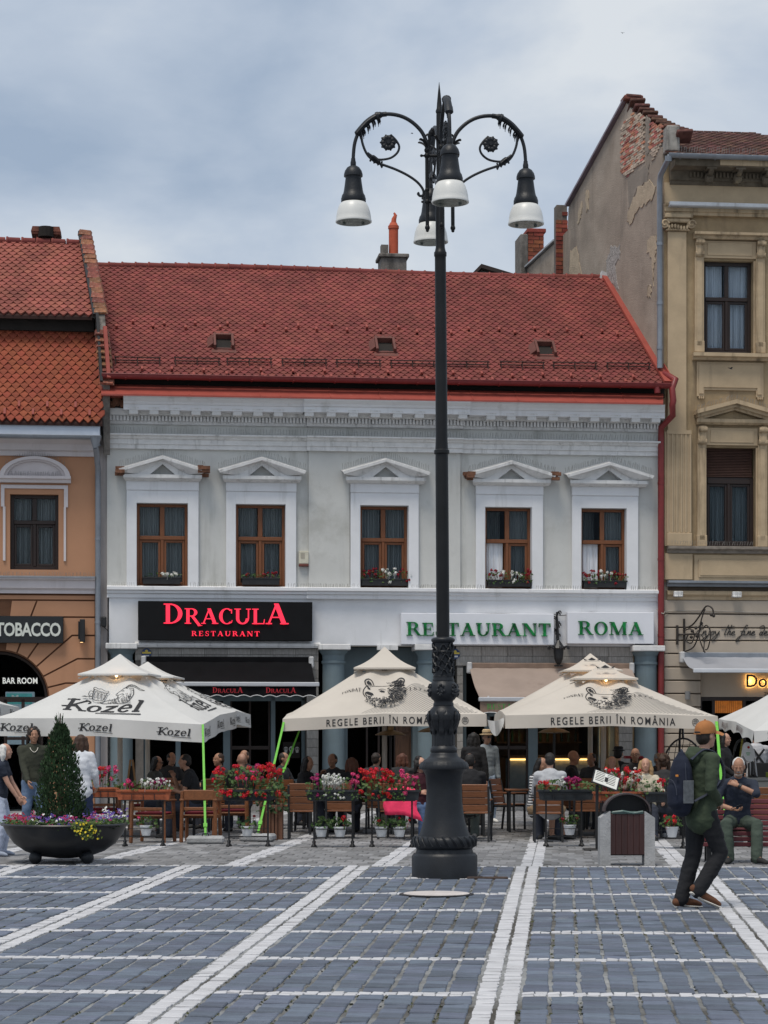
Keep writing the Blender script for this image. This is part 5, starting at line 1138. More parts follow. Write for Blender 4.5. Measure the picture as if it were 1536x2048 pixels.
# ---- signs of the beige house
t = thing('halo_sign', 'black outline letters Do with a warm glowing halo under the grey awning', 'sign', facw(fs(1494), .11, fz(1372)), TH)
M_HALO = mat('halo_light', (1, .58, .16), .5, 0, emit=1.3); st, W_ = sans('Domnului', .012, .95); k = .26; mb = MB(); raised(mb, st, 0, 0, k, k, -.06, .02); mb.build('letters', [M_BLK], t)
stw, _ = sans('Domnului', .045, .95); mb = MB(); raised(mb, stw, -.006, -.006, k, k, -.035, .012); mb.build('letter_glow', [M_HALO], t)
for i in range(3):
    l2 = bpy.data.lights.new('halo', 'POINT'); l2.energy = 3.2; l2.color = (1, .6, .2); l2.shadow_soft_size = .04; o = bpy.data.objects.new('halo', l2); COL.objects.link(o); o.parent = t; o.location = (.09+.28*i, -.05, .12)
for i, tx in enumerate(('artisan', )):
    stw, W_ = sans('ZIDU', .0, .9); mb = MB(); raised(mb, stw, .38, -.17, .07, .07, .0, .01); mb.build('letters', [M_BLK], t)
# handwriting: Enjoy the fine dest...
HW = {'r': [[(0, 0), (.1, .42), (.14, .3), (.28, .38), (.26, .06), (.42, .06)]], 'E': [[(.5, .86), (.3, 1.0), (.1, .86), (.2, .62), (.42, .56), (.12, .46), (0, .2), (.2, -.02), (.5, .1)]], 'n': [[(0, 0), (.12, .42), (.08, .1), (.26, .42), (.34, .3), (.3, .02), (.44, .08)]], 'j': [[(.2, .42), (.14, -.1), (-.12, -.5), (-.3, -.42), (0, -.1), (.34, .1)], [(.2, .62), (.24, .64)]], 'o': [[(.3, .36), (.1, .34), (0, .12), (.14, 0), (.3, .14), (.3, .36), (.44, .3)]], 'y': [[(0, .4), (.06, .1), (.2, .06), (.36, .4), (.2, -.2), (-.06, -.55), (-.24, -.44), (.1, -.05), (.46, .12)]],
      't': [[(.34, 1.0), (.18, .4), (.12, .06), (.3, .06)], [(-.3, .66), (.1, .72), (.95, .86)]], 'h': [[(.32, 1.0), (.14, .4), (.04, 0), (.2, .34), (.34, .36), (.3, .04), (.44, .06)]], 'e': [[(0, .16), (.24, .24), (.26, .38), (.1, .36), (.02, .12), (.14, 0), (.4, .1)]], 'f': [[(.66, .92), (.5, .98), (.34, .6), (.16, -.1), (-.06, -.6), (-.2, -.55), (-.02, -.16), (.5, .1)], [(.06, .36), (.5, .42)]], 'i': [[(.04, .38), (0, .06), (.12, .02), (.24, .1)], [(.12, .58), (.15, .6)]], 'd': [[(.28, .34), (.1, .34), (0, .1), (.12, 0), (.26, .2), (.4, .7), (.2, .96), (-.1, .8), (-.06, .7)], [(.26, .2), (.28, .02), (.4, .06)]], 's': [[(.02, .04), (.22, .4), (.16, .22), (.2, .04), (.02, .0), (.3, .06)]], ' ': []}
def hand(txt):
    out = []; x = 0
    for ch in txt:
        for s in HW[ch]:
            p = spl(s, 4); out.append(ink([(x+a+.22*b, b) for a, b in p], .055, .04))
        x += {'E': .56, ' ': .34, 'f': .46, 'd': .44, 'j': .36, 'i': .26, 't': .34, 's': .34}.get(ch, .44)
    return out, x
x0, z0 = fac(1392, 1270, -.03); st, W_ = hand('Enjoy the fine dessert'); t = thing('script_lettering', 'black handwritten lettering Enjoy the fine dessert on the beige banded wall', 'lettering', facw(x0, -.034, z0), TH)
mb = MB(); raised(mb, st, 0, 0, .21, .205, 0, .012); mb.build('letters', [M_BLK], t)
# wrought iron sign bracket seen end-on
t = thing('iron_bracket', 'scrolled wrought iron sign bracket above the grey awning', 'sign bracket', facw(fs(1367), -.03, fz(1268)), TH); mb = MB(); b = lambda pts, r=.013: mb.tube(spl([(p[0], p[1], p[2]) for p in pts], 4), r, 6)
b([(-.0, -.02, .33), (0, -.02, 0), (0, -.02, -.33)], .022); b([(-.14, -.02, .2), (-.14, -.03, 0), (-.14, -.02, -.18)], .026); b([(-.14, -.03, .02), (0, -.05, .02), (.22, -.3, .02)], .02)
b([(0, -.05, .14), (.12, -.2, .2), (.22, -.35, .36), (.32, -.5, .55), (.42, -.6, .5), (.44, -.62, .34)], .016); b([(0, -.05, -.32), (.14, -.2, -.24), (.2, -.35, -.02), (.24, -.45, .3), (.3, -.5, .5)], .014); b([(.0, -.05, .1), (.1, -.15, .12), (.16, -.2, 0), (.1, -.2, -.16), (.02, -.1, -.1), (.06, -.14, .02)]); b([(.26, -.45, .1), (.33, -.5, .18), (.40, -.55, .02), (.36, -.5, -.26), (.30, -.5, -.3)]); b([(.24, -.45, .14), (.2, -.4, 0), (.24, -.45, -.2), (.30, -.5, -.36)]); b([(.28, -.45, -.34), (.29, -.47, -.12), (.24, -.43, .0)], .01); b([(.29, -.47, -.12), (.34, -.5, -.02)], .01)
for p in ((.44, -.62, .36), (.40, -.6, .38), (.12, -.2, .08), (.18, -.25, .14), (.10, -.2, -.04), (.19, -.28, -.02), (.25, -.4, .22)): mb.ball(p, .035, 8, 6)
mb.build('scrollwork', [mat('iron_brown', (.03, .024, .02), .6)], t)
awning('shop_awning', 'narrow grey awning below the iron bracket on the beige house', 1363, 1680, 1309, 1338, 1.1, mat('awning_grey', (.33, .34, .37), .8, .08, 2, bump=.04, trans=.1), mat('awning_bar_grey', (.55, .57, .60), .5, .05, 3), M_ZINC, 0)
x, z = fac(1372, 1391); tag(MB().lathe([(.055, -.08), (.055, .08)], (0, -.1, 0), 14).box(-.03, .03, -.06, 0, -.03, .03).build('wall_lamp', [mat('lamp_grey', (.22, .22, .22), .5)], None, 40, loc=facw(x, -.03, z), rz=TH), 'small grey cylinder lamp on the beige banded wall', 'lamp')
mb = MB(); mb.tube(spl([facw(*p) for p in [(fs(1312), -.06, fz(1216)), (fs(1322), -.2, fz(1225)), (fs(1334), -.06, fz(1219)), (fs(1400), -.05, fz(1217)), (fs(1470), -.05, fz(1219)), (fs(1560), -.05, fz(1222))]], 5), .011, 5); tag(mb.build('wall_cable', [mat('cable_pale', (.35, .32, .28), .7)], None), 'pale cable running along the top of the banded beige wall', 'cable')
# a copper light panel and menu boards inside the beige house's shop
mb = MB(); x0_, x1_ = fs(1430, .5), fs(1490, .5)
for i in range(14): mb.box(x0_+(x1_-x0_)*i/14, x0_+(x1_-x0_)*(i+.6)/14, .5, .55, fz(1425, .5), fz(1398, .5))
tag(mb.build('copper_screen', [mat('copper_glow', (.5, .17, .03), .5, .3, 8, emit=.35)], None, loc=(0, Y0, 0), rz=TH), 'copper coloured slatted panel in the beige house doorway', 'panel')
# ================================================================== lamp post
LPX = gnd(891, 1757.5); LPX.y += .36; Ul = LPX.y/F            # metres per photo pixel at the post
LEAN = rad(.40)
LP = thing('street_lamp', 'tall ornate black cast iron street lamp with four white bowl lamps', 'street lamp', (LPX.x, LPX.y, 0), 0); LP.rotation_euler = (0, -LEAN, 0)
M_IRON = mat('lamp_iron', (.013, .0150, .0185), .45, .25, 5, bump=.12, bscale=50, spec=.32, dirt=((.16, .16, .16), .5, 7, .70)); M_IRON2 = mat('lamp_iron_pole', (.008, .0085, .0095), .45, .3, 4, bump=.06, bscale=40, spec=.28, dirt=((.2, .2, .2), .55, 3.2, .70))
U = lambda py: CH+(HZ-py)*Ul
def LZ(zy): return U(1260+zy/3.79)
def Rr_(z0, z1): return (z1-z0)/3.79/2*Ul
prof = [(1900, 170, 668), (1712, 170, 668), (1700, 178, 660), (1690, 186, 652)]
LB_ = MB(); LB_.lathe([(Rr_(a, b), LZ(y)) for y, a, b in prof], seg=64); LB_.build('plinth', [M_IRON], LP, 35)
mb = MB(); mb.lathe([(Rr_(a, b), LZ(y)) for y, a, b in [(1690, 200, 640), (1660, 208, 630), (1640, 190, 648)]], seg=48)
mb.lathe([(Rr_(a, b), LZ(y)) for y, a, b in [(1560, 225, 615), (1500, 243, 590), (1450, 257, 574), (1400, 267, 564), (1300, 279, 553), (1200, 283, 549), (1100, 276, 558), (1070, 262, 575), (1055, 244, 592)]], seg=48)
mb.build('base_bell', [M_IRON], LP, 40)
mb = MB(); mb.lathe([(Rr_(a, b), LZ(y)) for y, a, b in [(1645, 192, 646), (1625, 184, 654), (1600, 182, 656), (1580, 186, 650), (1560, 205, 633)]], seg=96, fn=lambda a, z: 1+.022*abs(math.sin(a*12))); 
for k in range(24):
    a = 2*math.pi*k/24; r = Rr_(182, 656); P0 = Vector((math.cos(a-.11)*r*.93, math.sin(a-.11)*r*.93, LZ(1566))); P1 = Vector((math.cos(a)*r*1.015, math.sin(a)*r*1.015, LZ(1592))); P2 = Vector((math.cos(a+.11)*r, math.sin(a+.11)*r, LZ(1635))); mb.tube(spl([P0, P1, P2], 4), [(.012, .018)]*9, 6)
mb.build('leaf_torus', [M_IRON], LP, 50)
mb = MB(); mb.lathe([(Rr_(a, b), LZ(y)) for y, a, b in [(1055, 232, 600), (1040, 228, 604), (1020, 234, 598), (1000, 246, 588)]], seg=96, fn=lambda a, z: 1+.018*abs(math.sin(a*16))); mb.lathe([(Rr_(a, b), LZ(y)) for y, a, b in [(1000, 250, 580), (985, 260, 562), (972, 290, 545), (955, 310, 525), (940, 312, 522), (930, 320, 515), (915, 314, 520), (895, 316, 516), (885, 328, 502), (870, 333, 498)]], seg=48); mb.build('ring_moulding', [M_IRON], LP, 45)
mb = MB(); mb.lathe([(Rr_(a, b), LZ(y)) for y, a, b in [(872, 333, 500), (760, 333, 500)]], seg=72, fn=lambda a, z: 1+.05*abs(math.sin(a*8))); mb.build('fluted_shaft', [M_IRON], LP, 30)
mb = MB(); mb.lathe([(Rr_(a, b), LZ(y)) for y, a, b in [(765, 330, 503), (720, 316, 517), (680, 303, 527), (640, 301, 529), (605, 312, 520), (585, 335, 498), (572, 342, 493)]], seg=48)
for k in range(8):
    a = 2*math.pi*k/8+.2; pts = []
    for y, r in ((760, 88), (720, 106), (680, 116), (640, 118), (612, 108)): rr = r/3.79*Ul; pts.append((math.cos(a)*rr, math.sin(a)*rr, LZ(y)))
    mb.tube(spl(pts, 4), [(.035, .016)]*8+[(.045, .02)]*5+[(.02, .012)]*4, 8, side=(-math.sin(a), math.cos(a), 0)); a2 = a+math.pi/8
    mb.tube(spl([(math.cos(a2)*x_/3.79*Ul, math.sin(a2)*x_/3.79*Ul, LZ(y)) for y, x_ in ((790, 90), (770, 98), (740, 100), (690, 112))], 4), [(.03, .01)]*13, 6, side=(-math.sin(a2), math.cos(a2), 0))
mb.build('acanthus_bulb', [M_IRON], LP, 50)
mb = MB(); mb.lathe([(Rr_(a, b), LZ(y)) for y, a, b in [(572, 338, 496), (560, 340, 494), (545, 346, 488), (535, 342, 492), (525, 330, 504), (500, 310, 522), (470, 301, 529), (430, 305, 526), (405, 322, 510), (390, 335, 497), (378, 332, 499), (365, 340, 492), (352, 336, 495), (345, 343, 488)]], seg=48)
for k in range(6):
    a = 2*math.pi*k/6+.3
    for j in range(9):
        b_ = j*.75; r = Rr_(301, 529)*1.0; da = .26*math.cos(b_)*(1-j*.07); dz = .085*math.sin(b_)*(1-j*.07); mb.ball((math.cos(a+da)*r*(1-abs(dz)*.9), math.sin(a+da)*r*(1-abs(dz)*.9), LZ(465)+dz), .02, 6, 4)
mb.build('ornament_bulb', [M_IRON], LP, 50)
mb = MB(); mb.lathe([(Rr_(a, b), LZ(y)) for y, a, b in [(345, 345, 487), (250, 346, 486), (170, 344, 488), (100, 346, 487), (92, 330, 497), (80, 322, 504), (68, 324, 502), (58, 340, 486), (52, 362, 462)]], seg=40)
for k in range(40):
    a = k*2.4; z = LZ(330-k*5.6); r = Rr_(345, 487)*1.02; mb.tube(spl([(math.cos(a+d)*r, math.sin(a+d)*r, z+h) for d, h in ((-.3, -.03), (-.1, .02), (.1, .015), (.3, -.02))], 3), [(.022, .014)]*10, 6)
mb.lathe([(Rr_(335, 497), LZ(172)), (Rr_(331, 500), LZ(165)), (Rr_(335, 497), LZ(158))], seg=40); mb.build('floral_collar', [M_IRON], LP, 50)
pole = [(13.2, 1276), (12.9, 915), (12.8, 909), (15.5, 907), (15.5, 901), (13, 899), (12, 880), (11.2, 525), (11.2, 514), (12.6, 512), (12.6, 505), (11, 503), (9.2, 495), (9.0, 420), (8.2, 400), (7.2, 380), (6.6, 300), (6.2, 230), (5.5, 222)]
mb = MB().lathe([(r*Ul, U(y)) for r, y in pole], seg=28); mb.build('pole', [M_IRON2], LP, 40)
mb = MB().lathe([(7, 226), (7.6, 222), (5.5, 217), (4.6, 205), (2.6, 185), (.3, 164)][:6] and [(r*Ul, U(y)) for r, y in [(7, 226), (7.6, 222), (5.5, 217), (4.6, 205), (2.6, 185), (.3, 164)]], seg=14); mb.build('finial', [M_IRON2], LP, 40)
# four arms; coordinates measured on the left-hand arm: (distance from axis, row)
HY = lambda z: U(140+z/3.2); HRR = lambda x: (765-x)/3.2*Ul
M_BOWL = mat('bowl_white', (.62, .62, .595), .35, .05, 3, streak=((.5, .49, .45), .4, 5, .58)); M_LENS = mat('lamp_lens', (.17, .185, .165), .25, .45, 9)
for k in range(4):
    an = rad(5)+k*math.pi/2; ca, sa = math.cos(an+math.pi), math.sin(an+math.pi)
    P = lambda x, z, w=0: Vector((ca*HRR(x)-sa*w, sa*HRR(x)+ca*w, HY(z)))
    arm = MB(); a_pts = [P(*q) for q in ((683, 500), (678, 455), (645, 390), (580, 330), (505, 296), (420, 288), (350, 308), (290, 350), (245, 410), (220, 480), (211, 560), (210, 620))]
    arm.tube(spl(a_pts, 5), [13/3.2*Ul*.95]*26+[12/3.2*Ul*.95]*30, 12)
    arm.build('arm', [M_IRON], LP, 50)
    rod = MB(); r0 = P(683, 500); rod.tube([P(683, 480), P(683, 1010)], 12/3.2*Ul, 12)
    for z, r in ((550, 19), (515, 17), (845, 17), (1010, 16), (770, 15)): rod.lathe([(r*.7/3.2*Ul, -.025), (r/3.2*Ul, -.01), (r/3.2*Ul, .01), (r*.7/3.2*Ul, .025)], P(683, z), 12)
    rod.ball(P(683, 1028), 11/3.2*Ul, 10, 6); rod.tube([P(683, 550), P(765, 550)], .018, 8); rod.tube([P(683, 845), P(765, 845)], .018, 8); rod.tube([P(650, 550), P(683, 550)], .012, 6); rod.ball(P(648, 550), .018, 8, 5); rod.ball(P(652, 845), .016, 8, 5)
    for w in (-.05, .05): rod.tube(spl([P(683, 500), P(668, 470, w), P(640, 455, w*1.4), P(634, 460, w*1.5)], 3), [(.02, .012)]*10, 6)
    rod.tube(spl([P(690, 490), P(696, 440), P(688, 412), P(676, 425)], 3), .012, 6); rod.build('arm_rod', [M_IRON2], LP, 50)
    sc = MB(); c1_ = spl([P(*q) for q in ((262, 395), (268, 470), (298, 545), (345, 590), (400, 612), (480, 640), (560, 678), (620, 720), (655, 765), (658, 800), (638, 808), (624, 795), (632, 788))], 4); sc.tube(c1_, .0155, 7)
    sc.tube(spl([P(*q) for q in ((345, 575), (390, 580), (450, 568), (492, 535), (505, 495), (485, 455), (450, 420))], 4), .014, 7)
    sc.tube(spl([P(*q) for q in ((300, 540), (320, 555), (350, 575), (380, 605), (394, 632))], 4), [(.02, .02)]*6+[(.045, .03)]*6+[(.012, .01)]*5, 8)
    for d in range(4): sc.tube(spl([P(330+22*d, 560+10*d), P(322+22*d, 580+10*d), P(318+26*d, 592+12*d)], 3), .012, 5)
    sc.build('scroll', [M_IRON], LP, 50)
    rs = MB(); c = P(435, 470); tn = Vector((-sa, ca, 0)); M = Matrix((Vector((ca, sa, 0)), Vector((0, 0, 1)), tn)).transposed().to_4x4()
    rs.lathe([(0.001, .03), (.02, .03), (.028, .016), (.06, .02), (.088, .008), (.088, -.008), (.06, -.02), (.028, -.016), (.02, -.03), (.001, -.03)], c, 24, 0, M)
    for j in range(10):
        a = 2*math.pi*j/10; 
        for s_ in (-1, 1): rs.ball(c+M.to_3x3() @ Vector((.06*math.cos(a), .06*math.sin(a), s_*.014)), (.024, .024, .012), 8, 5, 0, M.to_3x3().to_4x4())
        rs.ball(c+M.to_3x3() @ Vector((.088*math.cos(a), .088*math.sin(a), 0)), .014, 6, 4)
    rs.build('rosette', [M_IRON], LP, 50)
    lf = MB(); ls_ = spl([P(*q) for q in ((425, 288), (385, 294), (345, 310), (300, 342), (260, 385), (228, 425))], 4)
    lf.tube(ls_, [(.04, .03)]*4+[(.055, .04)]*2+[(.045, .035)]*9+[(.05, .035)]*5+[(.012, .01)], 8)
    for j in range(9):
        q = Vector(ls_[6+int(j*1.5)]); ax = Vector((-ca, -sa, 0)); lf.tube(spl([q, q+ax*.03+Vector((0, 0, -.05)), q+ax*.035+Vector((0, 0, -.10-.02*(j % 2)))], 3), [(.022, .012)]*5+[(.006, .004)]*2, 6)
    lf.lathe([(.03, -.03), (.055, -.015), (.055, .015), (.03, .03)], P(368, 303), 10, 0, Matrix.Rotation(-an, 4, 'Z') @ Matrix.Rotation(rad(70), 4, 'Y')); lf.build('arm_leaf', [M_IRON], LP, 50)
    hd = MB(); H0 = P(210, 0); H0.z = 0; z3 = lambda z: HY(z); q3 = lambda r: r/3.2*Ul
    hd.lathe([(q3(14), z3(622)), (q3(18), z3(618)), (q3(18), z3(600)), (q3(14), z3(585)), (q3(14), z3(575))][::1], H0, 14)
    hd.lathe([(q3(75), z3(858)), (q3(79), z3(852)), (q3(79), z3(830)), (q3(76), z3(822)), (q3(74), z3(812)), (q3(66), z3(800)), (q3(61), z3(780)), (q3(56), z3(745)), (q3(55.5), z3(742)), (q3(50), z3(700)), (q3(52), z3(693)), (q3(60), z3(690)), (q3(60), z3(676)), (q3(54), z3(655)), (q3(40), z3(634)), (q3(20), z3(621))], H0, 32); hd.build('lamp_housing', [M_IRON], LP, 40)
    bw = MB(); pr = [(q3(77), z3(857)), (q3(86), z3(866)), (q3(97), z3(888)), (q3(105), z3(914)), (q3(110), z3(942)), (q3(113), z3(968)), (q3(116), z3(974)), (q3(115), z3(982)), (q3(105), z3(982)), (q3(98), z3(968)), (q3(98), z3(950)), (q3(70), z3(880))]
    bw.lathe(pr[::-1], H0, 40, 0, caps=False); b_ = bw.build('lamp_bowl', [M_BOWL], LP, 40)
    ln = MB(); ln.lathe([(q3(104), z3(984)), (q3(104), z3(980))], H0, 32); ln.build('lens', [M_LENS], b_)
    rf = MB(); rf.lathe([(q3(40), z3(960)), (q3(50), z3(930)), (q3(30), z3(890))], H0, 16, 1); rf.box(H0.x-.03, H0.x+.03, H0.y-.15, H0.y+.15, z3(972), z3(955)); rf.ball(H0+Vector((q3(60), 0, z3(990))), .02, 8, 5); rf.ball(H0+Vector((-q3(60), 0, z3(990))), .02, 8, 5)
    rf.lathe([(q3(97), z3(972)), (q3(97), z3(970))], H0, 24, 1); rf.build('reflector', [mat('reflector_dark', (.10, .11, .10), .5), mat('reflector_grey', (.42, .43, .42), .5)], b_)
# ================================================================== the square
M_JNT = mat('joint_sand', (.22, .225, .225), .95, .4, 2.2, bump=.4, dirt=((.045, .040, .030), .95, .55, .47), stain=((.04, .04, .03), .8, 9, .58))
M_SLATE = mat('slate_sett', (.100, .120, .160), .68, .25, 5, rnd=.26, hue=.012, bump=.5, bscale=30, stretch=(1, 2.5, 1), dirt=((.07, .078, .09), .55, .5, .53), stain=((.20, .215, .235), .5, 2.2, .58))
M_MARB = mat('marble_sett', (.47, .47, .485), .75, .10, 6, rnd=.10, bump=.3, bscale=30, dirt=((.36, .36, .36), .5, 1.2, .58), stain=((.42, .39, .36), .4, 7, .62))
M_SLAB = mat('grey_paver', (.20, .20, .205), .8, .25, 4, rnd=.3, bump=.4, bscale=24, dirt=((.10, .095, .09), .7, .7, .52))
g = MB(); B_ = [-60, -12.5, -6, 0, 60]
g.add([tuple(gpt(a, b, -.010)) for b in (-25.5, 0, 300) for a in (-300, 300)], [(0, 1, 3, 2), (2, 3, 5, 4)])
PLZ = g.build('plaza', [M_JNT], None, kind='structure')
def sett(w, l, h=.03, c=.007, jit=.006, j=RND):
    """a block with a worn domed top, 13 faces, origin at its centre on the surface"""
    q = [(-w/2, -l/2), (w/2, -l/2), (w/2, l/2), (-w/2, l/2)]; q = [(x+j.uniform(-jit, jit), y+j.uniform(-jit, jit)) for x, y in q]
    dz = [j.uniform(-.004, .003) for _ in range(4)]
    vs = [(x, y, -h) for x, y in q]+[(x, y, -c*.9+d) for (x, y), d in zip(q, dz)]+[(x-math.copysign(c, x), y-math.copysign(c, y), d) for (x, y), d in zip(q, dz)]
    return vs, [(0, 1, 5, 4), (1, 2, 6, 5), (2, 3, 7, 6), (3, 0, 4, 7), (4, 5, 9, 8), (5, 6, 10, 9), (6, 7, 11, 10), (7, 4, 8, 11), (8, 9, 10, 11)]
def gframe(a, b, z=0.):
    M = Matrix((GU, GV, Vector((0, -GS if b > 0 else 0, 1)))).transposed().to_4x4(); p = gpt(a, b, z); M.translation = p
    if b < 0: M = M @ Matrix.Shear('XY', 4, (0, 0)); M[2][1] = GS
    return M
PIECES = {'slate': [], 'marble': [], 'slab': []}
BW = 1.96*1.09; HB = .145
def visible(a, b, m=.5):
    p = gpt(a, b); return p.y > 8 and abs(p.x) < (768/F)*p.y+m and (p.y < 12 or True) and CH-p.z < (2048-HZ+40)/F*p.y
ROWS = [0, -2.08, -4.3, -6.35, -8.55, -10.75, -12.95, -15.2]
ks = range(-5, 6)
for i in range(len(ROWS)-1):
    b1_, b0_ = ROWS[i]-.10, ROWS[i+1]+.10
    for k in ks:
        a0_, a1_ = k*BW+HB+.012, (k+1)*BW-HB-.012; n = 9; m = 9; wa = (a1_-a0_)/n; wb = (b1_-b0_)/m
        for x in range(n):
            for y in range(m):
                a, b = a0_+wa*(x+.5), b0_+wb*(y+.5)
                if visible(a, b): PIECES['slate'].append((a, b, wa-.030*RND.uniform(.6, 1.3), wb-.009))
        n = 20; wa = (a1_-a0_)/n
        for x in range(n):
            a = a0_+wa*(x+.5)
            if visible(a, ROWS[i+1]): [PIECES['marble'].append((a+RND.uniform(-.003, .003), ROWS[i+1]+dy, wa-.008, .082)) for dy in (-.044, .044)]
            if i == 0 and visible(a, 0): PIECES['marble'].append((a, 0, wa-.01, .12))
for k in ks:
    b = .03
    while b > -15.5:
        l = RND.uniform(.09, .13)
        for s in (-1, 1):
            a = k*BW+s*(HB*.5+.006)
            if visible(a, b): PIECES['marble'].append((a+RND.uniform(-.004, .004), b-l/2, HB-.020, l-.005))
        b -= l
BB = 1.9
b = .09
while b < 25.5:                                                       # terrace paving, bands at their own rhythm
    d = .42; a = -11.5; 
    for a_k in range(130):
        a = -14+a_k*.225+(.11 if int(b/d) % 2 else 0)
        if a > 16: break
        q = (a-.05)/BB; nb = round(q); on = abs(q-nb)*BB < .16
        if visible(a, b, .6):
            if on: 
                continue
            PIECES['slab'].append((a, b+d/2, .225-.014, d-.014))
    b += d
for nb in range(-7, 9):
    b = .12
    while b < 24:
        for s in (-1, 1):
            a = nb*BB+.05+s*.074
            if visible(a, b, .6): PIECES['marble'].append((a, b+.1, .135, .19))
        b += .2
tgt = {'slate': ('paving_stone', M_SLATE), 'marble': ('marble_stone', M_MARB), 'slab': ('paving_slab', M_SLAB)}
for key, L in PIECES.items():
    nm, m_ = tgt[key]; L.sort(key=lambda q: gpt(q[0], q[1]).y); big = MB(); protos = {}
    for i, (a, b, w, l) in enumerate(L):
        M = gframe(a, b, RND.uniform(-.005, .005)); M = M @ Matrix.Rotation(RND.uniform(-.012, .012), 4, 'Z') @ Matrix.Rotation(RND.uniform(-.012, .012), 4, 'X')
        if i < 300:
            kk = (round(w, 2), round(l, 2), i % 4)
            if kk not in protos: v, f = sett(w, l, .03, .004 if key == 'marble' else .007); protos[kk] = MB().add(v, f).mesh(nm, [m_])
            o = link(nm, protos[kk], PLZ); o.matrix_local = M
        else:
            v, f = sett(w, l, .025, .004 if key == 'marble' else .008); big.add([M @ Vector(q) for q in v], f)
    big.build(nm+'s', [m_], PLZ, kind='stuff')
# manhole cover, iron plate, odd white stone, weeds in the joints
p = gnd(873, 1789); o = MB().lathe([(.40, -.02), (.40, .004), (.37, .006)], seg=40).lathe([(.355, .0), (.355, .010), (.34, .014), (.02, .014)], seg=40, mi=1); tag(o.build('manhole_cover', [M_BLK, mat('cover_concrete', (.50, .46, .44), .85, .15, 5, bump=.2)], None, 40, loc=p+Vector((0, 0, .004))), 'round pale manhole cover with a dark rim in front of the lamp', 'manhole cover')
p = gnd(975, 1757); o = MB().box(-.24, .24, -.06, .06, -.01, .02, 0, .006); o.box(-.1, -.06, -.04, .04, .02, .026); o.box(.08, .12, -.04, .04, .02, .026); tag(o.build('iron_plate', [mat('iron_rust', (.06, .04, .032), .8, .4, 8, bump=.4)], None, loc=p), 'narrow rusty iron plate in the paving beside the lamp foot', 'metal plate')
wd = MB()
for _ in range(1500):
    L = PIECES['slate'][int(RND.random()**1.3*len(PIECES['slate']))]
    if math.sin(L[0]*1.3+L[1]*.7)+math.sin(L[0]*.6-L[1]*1.9+1) < -.1: continue
    c = gpt(L[0]-L[2]/2-.012, L[1]+RND.uniform(-.5, .5)*L[3]); 
    for _ in range(3): leaf(wd, c+Vector((RND.uniform(-.01, .01), RND.uniform(-.04, .04), -.003)), (RND.gauss(0, .5), RND.gauss(0, .5), 1), RND.uniform(.010, .024))
o = wd.build('joint_weeds', [mat('moss_weed', (.05, .055, .022), .9, .4, 5, rnd=.5)], None, kind='stuff'); o['label'] = 'tiny moss and weeds in the dark joints between the paving stones'
